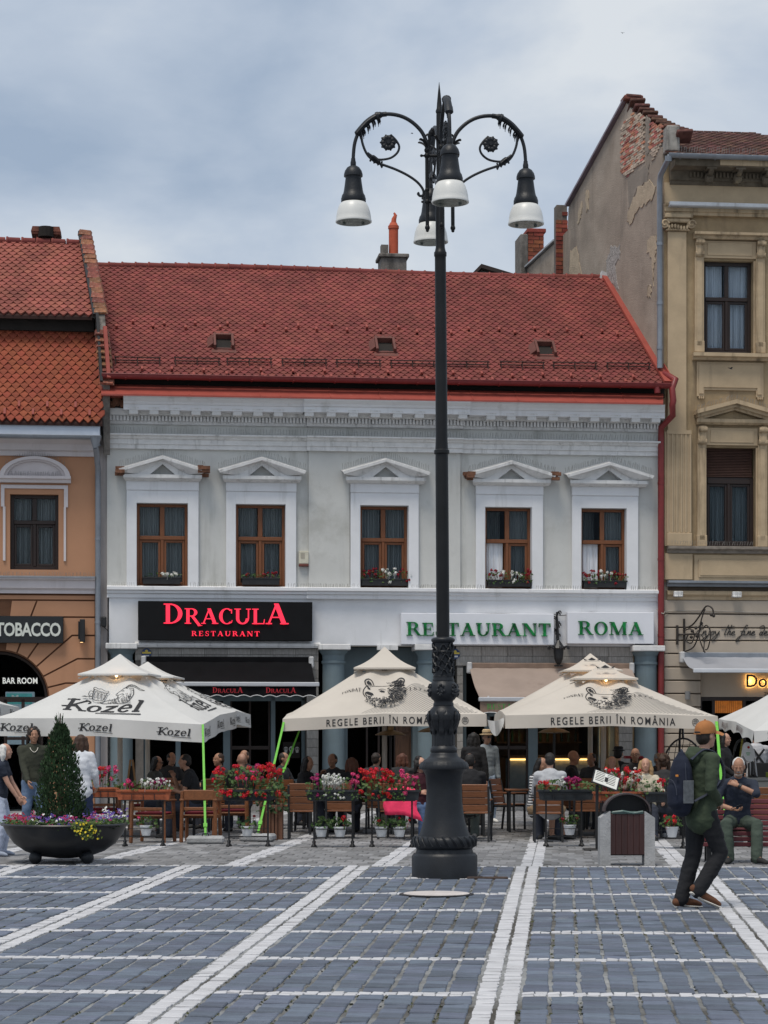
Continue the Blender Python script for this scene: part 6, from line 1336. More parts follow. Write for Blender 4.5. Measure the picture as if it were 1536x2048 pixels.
# ================================================================== parasols
M_CAN = mat('canvas_cream', (.57, .52, .455), .85, .05, 1.5, bump=.45, bscale=2.6, trans=.12, dirt=((.50, .46, .40), .4, 1.4, .6)); M_CANW = mat('canvas_white', (.60, .595, .575), .85, .05, 1.5, bump=.45, bscale=2.6, trans=.12); M_INK = mat('canvas_ink', (.022, .022, .024), .85, .2, 20); M_CRN = mat('ink_maroon', (.07, .02, .02), .85)
M_POLE = mat('pole_pale', (.42, .39, .34), .5, .1, 3); M_BULB = mat('warm_bulb', (1, .66, .30), .5, 0, emit=5)
def parasol(label, C, peak, cap_h, cap_z, val, m=M_CAN, wavy=.0, lit=True, sag=.10, cap_peak=None, rim=.05):
    """C = four eave corners (front left, front right, back right, back left)"""
    ctr = sum((Vector(c) for c in C), Vector())/4; ctr = Vector((ctr.x, ctr.y, 0))
    t = thing('parasol', label, 'parasol', ctr, 0, 'parasols over the terrace'); C = [Vector(c)-ctr for c in C]; cap_peak = peak+.02; peak = peak-.11; pk = Vector((0, 0, peak)); n, m_ = 16, 12
    vt = max(.12, cap_h*.72/((C[1]-C[0]).length/2))
    def S(f, u, v, lift=0.):
        a, b = C[f], C[(f+1) % 4]; e = a.lerp(b, u); mid = abs(u-.5)*2
        e = e+Vector((0, 0, rim*(1-mid)**1.2)); P = e.lerp(pk, v)
        s = math.sin(math.pi*min(1, v*1.02))*sag; P.z -= s*(.55+.45*math.cos(4*math.pi*u))
        if lift:
            nn = (b-a).cross(pk-a).normalized(); P = P+nn*lift
        return P
    mb = MB()
    for f in range(4):
        vs = [S(f, i/n, (1-vt)*j/m_) for j in range(m_+1) for i in range(n+1)]; mb.add(vs, [(j*(n+1)+i, j*(n+1)+i+1, (j+1)*(n+1)+i+1, (j+1)*(n+1)+i) for j in range(m_) for i in range(n)])
    cn = mb.build('canopy', [m], t, 60)
    mb = MB()
    def V(f, u, v, lift=0.):
        P = S(f, u, 0); a, b = C[f], C[(f+1) % 4]; out = (b-a).cross(Vector((0, 0, 1))).normalized(); w = wavy*abs(math.sin(u*math.pi*4))
        return P+out*(.02*v+.012*math.sin(u*23+f)*v+lift)-Vector((0, 0, v*(val-w)))
    for f in range(4):
        vs = [V(f, i/40, j/3) for j in range(4) for i in range(41)]; mb.add(vs, [(j*41+i, (j+1)*41+i, (j+1)*41+i+1, j*41+i+1) for j in range(3) for i in range(40)])
    mb.build('valance', [m], t, 60)
    cp = MB(); cr_ = [Vector((sx*cap_h, sy*cap_h, cap_z)) for sx, sy in ((-1, -1), (1, -1), (1, 1), (-1, 1))]; ph = Vector((0, 0, cap_peak))
    d = (C[1]-C[0]); ang = math.atan2(d.y, d.x); cr_ = [Matrix.Rotation(ang, 3, 'Z') @ c for c in cr_]
    for f in range(4):
        a, b = cr_[f], cr_[(f+1) % 4]; vs = []
        for j in range(9):
            v = j/8
            for i in range(9): e = a.lerp(b, i/8); P = e.lerp(ph, v*.985); P.z -= .05*math.sin(math.pi*v); vs.append(P)
        cp.add(vs, [(j*9+i, j*9+i+1, (j+1)*9+i+1, (j+1)*9+i) for j in range(8) for i in range(8)])
        cp.add([a, b, b-Vector((0, 0, .03)), a-Vector((0, 0, .03))], [(0, 1, 2, 3)])
    cp.build('vent_cap', [m], t, 60)
    fr = MB()
    for f in range(4):
        for u in (0, .5): fr.tube([S(f, u, .02+.78*q/8)-Vector((0, 0, .055)) for q in range(9)], .015, 5)
        fr.bar(cr_[f]*.98+Vector((0, 0, -.02)), Vector((0, 0, peak-.06)), .02, .02)
    fr.build('rib_frame', [M_POLE], t)
    MB().lathe([(.045, .06), (.045, peak-.05)], seg=14).lathe([(.06, .06), (.06, .5), (.05, .52)], seg=14).build('pole', [M_POLE], t, 40)
    MB().box(-.38, .38, -.38, .38, .0, .07, 0, .015).build('base_plate', [mat('base_concrete', (.22, .22, .22), .9)], t)
    if lit:
        bm_ = MB()
        bm_.ball((0, -cap_h*.86, cap_z-.035), .024, 8, 6)
        bm_.ball((0, 0, cap_z-.25), .04, 8, 6); bm_.build('bulb', [M_BULB], t, 60)
        for y in (-cap_h*.6, cap_h*.3):
            li = bpy.data.lights.new('cap_lamp', 'POINT'); li.energy = 2.4; li.color = (1, .55, .2); li.shadow_soft_size = .05; o = bpy.data.objects.new('cap_lamp', li); COL.objects.link(o); o.parent = t; o.location = (0, y, cap_z-.10)
    return t, S, V
def onp(fn, f, cx, cy, sx, sy): return lambda a, b, l: fn(f, .5+(cx+a*sx)/max(.1, 1-(cy+b*sy)), cy+b*sy, l)
def on(fn, f, u0, v0, su, sv, shear=0.): return lambda a, b, l: fn(f, u0+(a+shear*b)*su, v0+b*sv, l)
# --- emblems
def bear():
    S = []; o = []
    head = [(-.86, .52), (-.97, .28), (-1.0, .02), (-.9, -.18), (-.86, -.4), (-.62, -.66), (-.4, -.88), (0, -1.0), (.35, -.92), (.7, -.7), (.92, -.35), (.98, .0), (.93, .35), (.85, .52)]
    S.append(ink(spl(head[:4], 4), .035, .05)); S.append(ink(spl([(-.62, .62), (-.3, .76), (0, .82), (.3, .78), (.55, .66)], 4), .02, .03))
    for sx, tip in ((-1, (-.82, .80)), (1, (.84, .86))):
        e = spl([(sx*.5, .72), (sx*.6, .95), (sx*.78, 1.0), (sx*.92, .86), (sx*.88, .62), (sx*.76, .5)], 4); S.append(ink(e, .05, .06)); S.append([[(sx*.62, .74), (sx*.76, .66), (sx*.86, .8), (sx*.74, .92)]])
        for k in range(4): S.append(ink([(sx*(.58+.07*k), .62+.02*k), (sx*(.66+.06*k), .86-.03*k)], .04, .015))
    S.append([[(-.92, .10), (-.78, .20), (-.56, .17), (-.5, .06), (-.62, .0), (-.8, .02)]]); S.append(ink(spl([(-.9, .06), (-.86, -.08), (-.72, -.12), (-.58, -.02)], 4), .05, .03)); S.append(ink(spl([(-.72, -.1), (-.74, -.24), (-.62, -.28), (-.4, -.2), (-.3, -.22)], 4), .05, .03)); S.append(ink(spl([(-.86, -.2), (-.78, -.36), (-.55, -.4), (-.38, -.32)], 4), .05, .02))
    for cx, w in ((-.74, .08), (-.12, .13)):
        S.append([[(cx-w, .42), (cx-w*.2, .50), (cx+w, .44), (cx+w*.8, .36), (cx-w*.3, .37)]]); S.append(ink(spl([(cx-w*1.3, .5), (cx, .60), (cx+w*1.4, .54)], 4), .03, .02))
    r = random.Random(4)
    for _ in range(430):                                              # fur strokes, denser low and to the right
        a = r.uniform(-170, 62); rr = r.uniform(.25, .97)
        if a < -150 and rr < .8: continue
        x, y = rr*math.cos(rad(a))*.98, rr*math.sin(rad(a))
        if x < -.1 and y > -.42: continue
        if x < .02 and y > -.12: continue
        if r.random() > .4+rr*.6: continue
        L = r.uniform(.10, .2); da = rad(a)+r.uniform(-.35, .15); dx, dy = math.cos(da)*.55+.05, math.sin(da)*.8-.45; m = math.hypot(dx, dy); S.append(ink(spl([(x, y), (x+dx/m*L*.5+.02, y+dy/m*L*.5), (x+dx/m*L, y+dy/m*L)], 3), .062, .012))
    for k in range(18):
        x = -.85+.1*k; S.append(ink([(x, -.45-.42*math.sin((x+.85)/1.75*math.pi)), (x+.05, -.62-.40*math.sin((x+.85)/1.75*math.pi))], .05, .008))
    for k in range(10): x = .1+.07*k; S.append(ink([(x, .62-.02*k), (x+.1, .44-.03*k)], .035, .006))
    return S
def goat():
    S = []; K2 = lambda p, a=.03, b=.02: S.append(ink(spl(p, 4), a, b))
    K2([(.55, .66), (.40, .74), (.28, .66), (.10, .52), (.08, .42), (.18, .36), (.34, .40), (.46, .32)]); K2([(.45, .74), (.6, .86), (.85, .86), (1.1, .74), (1.3, .78)], .05, .02); K2([(.5, .70), (.7, .76), (.95, .70), (1.15, .6), (1.3, .78)], .02, .03)
    for k in range(9): S.append(ink([(.55+.08*k, .74-.006*k), (.6+.08*k, .86-.014*k)], .02, .012))
    K2([(.62, .6), (.8, .62), (.86, .5), (.7, .5)], .03, .02); K2([(.30, .56), (.38, .58), (.42, .53)], .03, .02); K2([(.13, .46), (.17, .44)], .03, .02)
    K2([(.18, .36), (.2, .2), (.12, .1), (-.2, .02), (-.5, -.2), (-.62, -.24)], .03, .03); K2([(.46, .32), (.3, .16), (.1, .06)], .02, .02); K2([(.86, .5), (.92, .2), (.86, -.1), (.74, -.3)], .035, .03); K2([(-.5, -.2), (-.3, -.26), (.1, -.2), (.4, -.34), (.74, -.3)], .04, .03)
    r = random.Random(3)
    for _ in range(95):
        x, y = r.uniform(-.2, .86), r.uniform(-.3, .5)
        if y > .10+.5*max(0, x-.1): continue
        if y < -.22+.0*x: continue
        L = r.uniform(.08, .2); S.append(ink(spl([(x, y), (x+.03, y-L*.5), (x+.05+.05*r.random(), y-L)], 3), .028, .006))
    for k in range(10): S.append(ink([(.5+.04*k, -.22-.01*k), (.52+.045*k, -.42-.02*(k % 3))], .03, .006))
    K2([(-.92, .5), (-.86, -.12), (-.6, -.2), (-.38, -.1), (-.32, .5)], .04, .04); K2([(-.96, .5), (-.9, .6), (-.74, .58), (-.62, .64), (-.45, .58), (-.3, .6), (-.28, .5), (-.5, .44), (-.75, .46), (-.96, .5)], .03, .03)
    for x in (-.78, -.62, -.46): K2([(x-.05, .36), (x-.04, .02), (x+.03, -.02), (x+.07, .02), (x+.06, .36), (x, .4), (x-.05, .36)], .022, .022)
    K2([(-.9, .3), (-1.05, .3), (-1.06, .02), (-.88, .0)], .03, .03); K2([(-.9, -.02), (-1.15, -.1), (-1.3, -.14)], .03, .05); S.append([[(-1.34, -.16), (-1.2, -.06), (-1.1, -.13)]])
    return S
BEAR, GOAT = bear(), goat(); KOZ, kw = serif('kozel', .03); 
def wordmark(sh=.16): return [[[(x+sh*y, y) for x, y in q] for q in s] for s in KOZ]+[[[(1.6, -.20), (kw+.1, -.26), (kw+.1, -.18), (1.6, -.13)]]]
def flat(st): return st
def pr(t, name, parts, m=M_INK):
    mb = MB()
    for st, fn in parts: decal(mb, st, fn, 0, .006)
    mb.build(name, [m], t)
# --- Kozel-type parasols
WM = wordmark()
def kozel(label, C, peak, cap_h, cap_z, val, lit=True):
    t, S, V = parasol(label, C, peak, cap_h, cap_z, val, M_CANW, .0, lit, .11)
    for f in (0, 1): pr(t, 'emblem', [(GOAT, onp(S, f, .025, .40, .108, .235))])
    for f in (0, 1): pr(t, 'wordmark', [(WM, onp(S, f, -.19, .15, .102, .20))])
    pr(t, 'valance_lettering', [(WM, on(V, f, u, .70, .043, -.42)) for f in (0, 1) for u in (.03, .41, .785)])
    return t, S, V
kz1 = [(-6.29, 36.3, 1.955), (-2.90, 36.0, 1.85), (-2.59, 39.39, 2.10), (-5.98, 39.69, 2.06)]
P1 = kozel('white parasol with goat emblem, in front, behind the black bowl planter', kz1, 3.03, .59, 2.70, .29)
P2 = kozel('white goat parasol mostly hidden behind the front one, only cap and side showing', [(x-.02, y+4.6, 2.1) for x, y, z in kz1], 3.06, .6, 2.78, .26)
P3 = kozel('corner of a white parasol in front of the dark arch', [(x-4.28, y+3.0, 2.22) for x, y, z in kz1], 3.2, .6, 2.9, .24, False)
# --- bear parasols
TXT, tw_ = sans('REGELE BERII ÎN ROMÂNIA', .012, .62, 1.32); FON, fw_ = serif('FONDAT', .08); Y78, yw_ = serif('1878', .3)
def beary(label, C, peak, cap_h, cap_z, val, lit, crown=False):
    t, S, V = parasol(label, C, peak, cap_h, cap_z, val, M_CAN, .0, lit, .12)
    pr(t, 'emblem', [(BEAR, onp(S, 0, .0, .375, .107, .225))]); pr(t, 'lettering', [(FON, onp(S, 0, -.213, .395, .0956/fw_, .052)), (Y78, onp(S, 0, .122, .395, .09/yw_, .052)), ([_h(-.14, -.07, .5, .14), _h(1.05, 1.12, .5, .14)], onp(S, 0, .122, .395, .09, .052))])
    pr(t, 'valance_lettering', [(TXT, on(V, 0, .215, .80, .585/tw_, -.58)), ([_a(0, .2, .6, .6, 0, 360, .08, .08, 20), _h(-.4, .4, .3, .12), _h(-.3, .3, .55, .1), _h(-.4, .4, .02, .12)], on(V, 0, .895, .62, .028, -.5))])
    L = []
    for k in range(34):
        q = []; x = -46+7.3*k; y = 4.
        while y < 96 and x < 200*(1-y/142): q.append((.5+x/(408*(1-y/142)), y/142)); x += 6; y += 3.9
        if len(q) > 1: L.append(ink([(a*2.9, b) for a, b in q], .0052, .0052))
    pr(t, 'hatching', [([[[(a/2.9, b) for a, b in w] for w in l] for l in L], lambda a, b, z: S(0, a, b, .004))], mat('ink_faint', (.20, .19, .175), .85))
    if crown:
        cc = [[[(-1, .6), (-.8, -.2), (-.5, -.2)]], [[(-.45, .0), (0, .75), (.45, .0), (.2, -.2), (-.2, -.2)]], [[(1, .6), (.5, -.2), (.8, -.2)]], _h(-.85, .85, -.42, .1), [[(-.9, .45), (-.4, -.15), (-.55, .1)]], [[(.9, .45), (.55, .1), (.4, -.15)]]]
        def cs(a, b, l): return Vector((a*.17, -cap_h*(.62)+b*.055-.012, cap_z+(peak+.13-cap_z)*(.36)+b*.062+.03+l))
        pr(t, 'crown_emblem', [(cc, cs)])
    return t, S, V
B1 = beary('cream parasol with bear emblem and unlit cap, behind the lamp post', [(-1.68, 37.3, 1.95), (1.70, 37.3, 2.03), (1.70, 40.7, 2.05), (-1.68, 40.7, 2.05)], 3.20, .53, 2.84, .205, False)
B2 = beary('cream parasol with bear emblem and a crown on its lit cap, behind the litter bin', [(1.96, 36.4, 2.0), (5.40, 36.4, 1.985), (5.45, 39.8, 2.05), (2.05, 39.8, 2.05)], 2.91, .53, 2.635, .215, True, True)
B3 = beary('cream parasol of which only a lit crowned cap rises behind the other', [(2.15, 40.3, 2.1), (5.55, 40.3, 2.1), (5.55, 43.7, 2.1), (2.15, 43.7, 2.1)], 3.20, .55, 2.89, .2, True, True)
# --- the white parasol at the right edge
t, S, V = parasol('white parasol with dark red lettering above the serving counter', [(5.755, 35.0, 1.74), (9.15, 35.2, 1.8), (9.05, 38.6, 1.95), (5.71, 38.4, 1.96)], 3.16, .55, 2.8, .19, M_CANW, .05, False, .08)
BS, bw_ = serif('BRASOV', .08); pr(t, 'valance_lettering', [(BS, on(V, 0, .06, .78, .26/bw_, -.55)), (BS, on(V, 3, .12, .78, .20/bw_, -.55)), (BS, on(V, 3, .55, .78, .20/bw_, -.55))], M_CRN)
SI, siw = sans('SI', .02, 1, 1.1, .3); pr(t, 'lettering', [(SI, on(S, 3, .42, .34, .06, .085)), (SI, on(S, 3, .70, .34, .06, .085)), ([ink(spl([(-1, 0), (-.3, .4), (.4, .3), (1, .8)], 4), .12, .05), ink(spl([(-.9, -.1), (0, .2), (.9, .5)], 4), .1, .04)], on(S, 3, .3, .58, .08, .06))])
# --- straps, weights, flap, heater dishes
M_STRAP = mat('strap_green', (.16, .52, .06), .6, .15, 30, trans=.1); M_CONC = mat('weight_concrete', (.33, .335, .34), .9, .25, 5, bump=.5, dirt=((.15, .15, .15), .6, 4, .58))
def strap(label, a, b, w=.035, m=M_STRAP): 
    a, b = Vector(a), Vector(b); mb = MB().bar(b-a, (0, 0, 0), w, .006, up=(0, 1, 0)); mb.bar((b-a)*.07, (b-a)*.10, .06, .03); mb.bar((b-a)*.5+Vector((.012, .01, 0)), (0, 0, 0), w*.7, .006, up=(.3, 1, 0)); tag(mb.build('tension_strap', [m], None, loc=a), label, 'strap', 'straps holding the parasols down')
def weight(label, p, w=.29, rz=.2, nm='weight'):
    mb = MB().box(-w, w, -.22, .22, 0, .115, 0, .03); mb.tube(spl([(-.05, 0, .11), (-.04, 0, .15), (.04, 0, .15), (.05, 0, .11)], 3), .008, 5, 1); tag(mb.build('parasol_weight', [M_CONC, M_BLK], None, loc=p, rz=rz), label, 'weight', 'concrete parasol weights')
w1 = gnd(411, 1687); w2 = gnd(516, 1682); weight('concrete block holding the vertical green strap of the goat parasol', w1, .29, .05); weight('concrete block holding the slanting green strap of the unlit bear parasol', w2, .26, -.15)
strap('vertical bright green strap of the goat parasol, beside the wooden armchair', w1+Vector((0, 0, .13)), kz1[1]); strap('slanting green strap from the unlit bear parasol down to a block', w2+Vector((.0, 0, .13)), (-1.66, 37.3, 1.9))
strap('short green strap behind the slanting one', at(566, 1545, 37.8), at(600, 1458, 38.5), .03); strap('green strap of the lit bear parasol, behind the capped man', gnd(1452, 1690)+Vector((0, 0, .1)), (5.38, 36.4, 1.9), .045); strap('black and yellow strap under the white parasol by the serving counter', gnd(1458, 1672), at(1485, 1478, 36.5), .03, mat('strap_striped', (.20, .17, .03), .7, .8, 60)); weight('concrete block at the foot of the green strap behind the capped man', gnd(1452, 1692), .22, .1)
mb = MB(); vs = []
for i in range(13):
    a = i/12; x = .0+.34*a; zt = .02-.10*math.sin(math.pi*a)*.6+.10*a; vs += [(x, .03*math.sin(i), zt), (x+.02, .04*math.sin(i*1.3), zt-.22*(math.sin(math.pi*min(1, a*1.1+.12)))-.03)]
mb.add(vs, [(2*i, 2*i+1, 2*i+3, 2*i+2) for i in range(12)]); tag(mb.build('canvas_flap', [M_CANW], None, 60, loc=at(975, 1442, 36.9)), 'hanging white canvas flap joining the two bear parasols', 'canvas')
M_BRZ = mat('heater_bronze', (.30, .20, .10), .35, .1, 4, metal=.7)
for px, py, Y, lb in ((781, 1467, 39, 'bronze heater dish under the unlit bear parasol'), (866, 1461, 39.6, 'dark bronze heater dish just behind the lamp post'), (1108, 1462, 38.5, 'golden heater dish under the lit bear parasol')):
    p = at(px, py, Y); mb = MB().lathe([(.02, -.035), (.26, -.03), (.27, -.02), (.18, .025), (.06, .06), (.05, .16), (.02, .17)], seg=28); tag(mb.build('heater_dish', [M_BRZ], None, 40, loc=p), lb, 'heater', 'heater dishes under the parasols')
    mb = MB().lathe([(.02, 0), (.02, p.z)], seg=8); tag(mb.build('heater_pole', [M_BLK], None, loc=(p.x, p.y, -.0)), lb.replace('dish', 'stand pole'), 'pole', 'heater poles under the parasols')
# ================================================================== terrace furniture
def spot(px, Y): return Vector(((px-768)/F*Y, Y, gz((px-768)/F*Y, Y)))
M_SLAT = mat('chair_slat', (.20, .075, .030), .5, .25, 4, rnd=.2, stretch=(2, 14, 14), bump=.08); M_ARM = mat('armchair_wood', (.18, .068, .026), .5, .25, 4, rnd=.15, stretch=(6, 6, 6)); M_FRM = mat('chair_frame', (.022, .023, .025), .5, .2, 5)
def mk_slat_chair(label, loc, rz):
    t = thing('slat_chair', label, 'chair', loc, rz, 'slatted chairs of the terrace')
    sf = []
    for s in (-1, 1):
        m = MB(); x = s*.215; m.bar((x, -.21, 0), (x, -.20, .44), .035, .035, 0, .005); m.bar((x, .25, 0), (x, .20, .44), .035, .035, 0, .005, (1, 0, 0)); m.bar((x, .20, .44), (x, .28, .88), .035, .035, 0, .005, (1, 0, 0)); m.box(x-.017, x+.017, -.22, .21, .405, .44, 0, .004); m.bar((x, -.21, .44), (x, -.21, .64), .03, .03, 0, .004)
        m.build('side_frame', [M_FRM], t)
        m = MB().bar((x, -.24, .655), (x, .24, .655), .05, .022, 0, .005); m.build('armrest', [M_SLAT], t)
    ss = MB().box(-.205, .205, -.05, .05, -.011, .011, 0, .006).mesh('seat_slat', [M_SLAT])
    for k in range(4): link('seat_slat', ss, t, loc=(0, -.165+.108*k, .452))
    for k in range(4):
        o = link('back_slat', ss, t, loc=(0, .212+.0215*k, .53+.108*k)); o.rotation_euler.x = rad(80)
    return t
SLC = None
def slat_chair(label, px, Y, rz, dz=0):
    global SLC
    p = spot(px, Y); p.z += dz
    if SLC is None: SLC = mk_slat_chair(label, p, rad(rz)); return SLC
    return copy_thing(SLC, p, rad(rz), label)
def mk_armchair(label, loc, rz):
    t = thing('wooden_armchair', label, 'armchair', loc, rz, 'wooden armchairs under the goat parasol')
    for s in (-1, 1):
        for y, top in ((-.24, .64), (.25, .80)): MB().bar((s*.27, y*1.12, 0), (s*.255, y, top), .05, .045, 0, .006).build('leg', [M_ARM], t)
        MB().bar((s*.262, -.29, .655), (s*.262, .29, .665), .07, .03, 0, .006).build('armrest', [M_ARM], t); MB().bar((s*.255, -.24, .40), (s*.255, .25, .40), .03, .06, 0, .004).build('side_rail', [M_ARM], t)
    MB().box(-.245, .245, -.26, .24, .41, .435, 0, .006).build('seat', [M_ARM], t); MB().box(-.23, .23, -.25, .22, .437, .475, 0, .016).build('cushion', [mat('cushion_red', (.16, .012, .02), .9, .2, 8)], t)
    MB().box(-.24, .24, .225, .255, .66, .82, 0, .008).build('backrest', [M_ARM], t); MB().box(-.24, .24, .232, .252, .50, .55, 0, .006).build('back_rail', [M_ARM], t); MB().box(-.25, .25, -.26, -.235, .36, .41, 0, .004).build('front_rail', [M_ARM], t)
    return t
ARC = None
def armchair(label, px, Y, rz):
    global ARC
    if ARC is None: ARC = mk_armchair(label, spot(px, Y), rad(rz)); return
    copy_thing(ARC, spot(px, Y), rad(rz), label)
XL = ['slatted chair behind the woman with glasses', 'slatted chair between the man in black shirt and the bald man', 'slatted chair behind the big red geraniums, deep in the terrace', 'slatted chair near the skull poster', 'slatted chair behind the table of the woman in black', 'slatted chair behind the brown haired woman', 'slatted chair behind the pink jacket', 'slatted chair behind the lamp post bell', 'slatted chair under the bald man in dark jacket', 'slatted chair by the lit bar window', 'slatted chair under the red menu box', 'slatted chair behind the backpack']
XT = ['far terrace table behind the big red geraniums', 'far terrace table under the skull poster', 'far terrace table behind the pink jacket', 'terrace table hidden behind the lamp post', 'far terrace table below the lit bar window', 'terrace table behind the walking man']
def mk_table(label, loc, rz):
    t = thing('cafe_table', label, 'table', loc, rz, 'terrace tables')
    for k in range(5): MB().box(-.36, .36, -.072, .072, .72, .745, 0, .006).build('table_slat', [M_SLAT], t, loc=(0, -.30+.15*k, 0))
    for s in (-1, 1): m = MB().bar((s*.3, -.3, 0), (s*.3, -.3, .72), .04, .04); m.bar((s*.3, .3, 0), (s*.3, .3, .72), .04, .04); m.bar((s*.3, -.3, .70), (s*.3, .3, .70), .03, .03); m.build('side_frame', [M_FRM], t)
    return t
TBC = None
def table(label, px, Y, rz):
    global TBC
    if TBC is None: TBC = mk_table(label, spot(px, Y), rad(rz)); return
    copy_thing(TBC, spot(px, Y), rad(rz), label)
slat_chair('slatted chair between the slatted planter and the white flowers', 605, 36.4, 180); slat_chair('slatted chair directly behind the trough of white and pink flowers', 680, 36.6, 178)
slat_chair('slatted chair with a bright pink jacket hanging on it', 792, 36.4, 160); slat_chair('slatted chair beside the lamp post bell, facing the door', 953, 35.6, 172); slat_chair('slatted chair under the man in the grey white shirt', 1096, 35.4, 178)
slat_chair('slatted chair seen side on at the doorway table', 1018, 40.2, 60); slat_chair('slatted chair of the woman with black hair', 588, 39.3, 40); slat_chair('slatted chair behind the menu board', 1170, 36.6, 185)
slat_chair('slatted chair at the far table near the brown door', 868, 42.0, 5); slat_chair('slatted chair under the seated woman in maroon', 838, 36.9, -70); slat_chair('slatted chair just behind the white haired man', 1478, 33.6, 182); slat_chair('slatted chair behind the empty end of the red bench', 1530, 33.4, 178)
slat_chair('slatted chair of the blonde woman in cream', 1291, 36.8, 5); slat_chair('slatted chair of the woman filming with a phone', 1222, 38.0, 0)
armchair('wooden armchair directly behind the vertical green strap', 402, 35.4, 176); armchair('wooden armchair behind the terracotta trough with white flowers', 306, 35.2, 168); armchair('wooden armchair behind the big red geraniums', 462, 36.6, 182); armchair('wooden armchair behind the white blouse', 205, 37.4, 190); armchair('wooden armchair of the woman with glasses', 300, 39.8, 70)
table('terrace table behind the armchairs under the goat parasol', 352, 37.6, 4); table('terrace table between the woman in black and the brown haired woman', 655, 38.3, 3); table('terrace table with plates beside the lamp post', 862, 37.2, 0); table('terrace table by the restaurant door', 1052, 39.2, 0); table('terrace table in front of the man in the grey white shirt', 1118, 37.3, 2); table('terrace table between the blonde women', 1255, 36.4, 0)
for i, (px, Y, rz) in enumerate(((330, 41.2, 10), (425, 40.6, 190), (520, 40.8, 175), (560, 42.2, 5), (640, 41.0, 185), (735, 40.4, 180), (760, 38.6, 175), (905, 39.0, 200), (1140, 38.4, 178), (1185, 40.6, 10), (1310, 39.4, 190), (1345, 38.2, 180))): slat_chair(XL[i], px, Y, rz)
for i, (px, Y) in enumerate(((455, 39.4), (575, 40.6), (745, 39.6), (930, 37.6), (1205, 39.3), (1330, 37.4))): table(XT[i], px, Y, 0)
# plates and glasses
M_CER = mat('ceramic', (.55, .52, .45), .3, .05, 3); M_DRK = glass('drinking_glass', (.8, .85, .85), .25)
for px, Y, lb, r in ((845, 37.0, 'pale soup plate on the table by the lamp post', .12), (872, 37.2, 'second plate on the table by the lamp post', .1), (655, 38.2, 'plate on the table of the woman in black', .1), (1120, 37.2, 'plate on the table of the man in grey white', .1)):
    tag(MB().lathe([(.04, 0), (r*.8, .012), (r, .03), (r*.9, .028), (.03, .012)], seg=20).build('plate', [M_CER], None, 40, loc=spot(px, Y)+Vector((0, 0, .746))), lb, 'plate', 'plates on the terrace tables')
for px, Y, lb in ((335, 37.4, 'drinking glass on the armchair table'), (365, 37.6, 'second drinking glass on the armchair table'), (640, 38.2, 'drinking glass beside the plate of the woman in black'), (1262, 36.2, 'drinking glass between the blonde women')):
    tag(MB().lathe([(.028, 0), (.036, .13), (.034, .13), (.026, .008)], seg=14).build('drinking_glass', [M_DRK], None, 40, loc=spot(px, Y)+Vector((0, 0, .746))), lb, 'glass', 'glasses on the terrace tables')
# ------------------------------------------------------------------ flower stands, troughs, pots
M_TR = mat('trough_black', (.020, .024, .028), .55, .15, 4); M_PW = mat('pot_white', (.66, .67, .68), .4, .05, 4)
def stand(i, px0, px1, Y, z=.70):
    xa, xb = (px0-768)/F*Y, (px1-768)/F*Y; w = (xb-xa)/2; lab = STL[i]
    t = thing('flower_stand', lab, 'plant stand', ((xa+xb)/2, Y, 0), 0, 'iron flower stands along the terrace')
    for s in (-1, 1):
        m = MB().bar((s*w, 0, 0), (s*w, 0, z+.06), .026, .026, 0, .004); m.lathe([(.045, 0), (.045, .02), (.022, .05), (.03, .08), (.018, .1)], (s*w, 0, 0), 10); m.bar((s*w, -.11, z-.01), (s*w, .11, z-.01), .016, .016)
        for dy in (-.1, .1): m.tube(spl([(s*w, 0, .1), (s*w, dy*.8, .06), (s*w, dy*1.3, .012)], 3), .011, 5)
        m.build('side_post', [M_BLK], t)
    m = MB()
    for y in (-.11, .11): m.bar((-w-.05, y, z-.004), (w+.05, y, z-.004), .014, .014); m.bar((-w-.05, y, z+.09), (w+.05, y, z+.09), .01, .01)
    for x in (-.6, 0, .6): m.bar((x*w, -.11, z), (x*w, -.11, z+.09), .01, .01)
    m.build('trough_cradle', [M_BLK], t); m = MB()
    for y in (-.08, .08): m.bar((-w, y, .15), (w, y, .15), .012, .012)
    m.bar((-w, -.09, .27), (w, -.09, .27), .009, .009); m.build('shelf_rail', [M_BLK], t)
    return (xa+xb)/2, w
def trough(label, x, Y, L, z, m, kind):
    mb = MB(); h = .15; pr_ = [(-.5, 0), (.5, 0), (.53, h), (-.53, h)]
    mb.prism([(a*L, b) for a, b in pr_], -.085, .085); mb.prism([(-L*.545, h-.025), (L*.545, h-.025), (L*.545, h+.003), (-L*.545, h+.003)], -.105, .105)
    for k in range(5): mb.box(-L*.4+k*L*.2-.008, -L*.4+k*L*.2+.008, -.09, -.084, .02, h-.04)
    tag(mb.build('flower_trough', [m], None, loc=(x, Y, z)), label, 'planter', kind)
def pot(label, x, Y, z, plabel, fl, nl=70):
    tag(MB().lathe([(.062, 0), (.085, .10), (.092, .135), (.098, .137), (.098, .155), (.088, .155), (.078, .10), (.01, .09)], seg=20).build('flower_pot', [M_PW], None, 40, loc=(x, Y, z)), label, 'flower pot', 'white pots on the lower shelves')
    plant('potted_plant', plabel, (x, Y, z+.155), RND.random(), .28, .13, .15, int(nl*.8), fl, 'plants in the white pots', .062, .15)
STL = ['iron stand of the terracotta trough behind the white blouse', 'iron stand of the terracotta trough with white flowers', 'iron stand under the big red geraniums', 'iron stand under the white and pink flowers', 'iron stand under the red and pink flowers beside the lamp post', 'iron stand under the pink flowers in front of the seated couple', 'iron stand of the terracotta trough beside the menu board', 'iron stand behind the litter bin, partly hidden by the capped man']
g_, gt = 'black flower troughs', 'terracotta flower troughs'
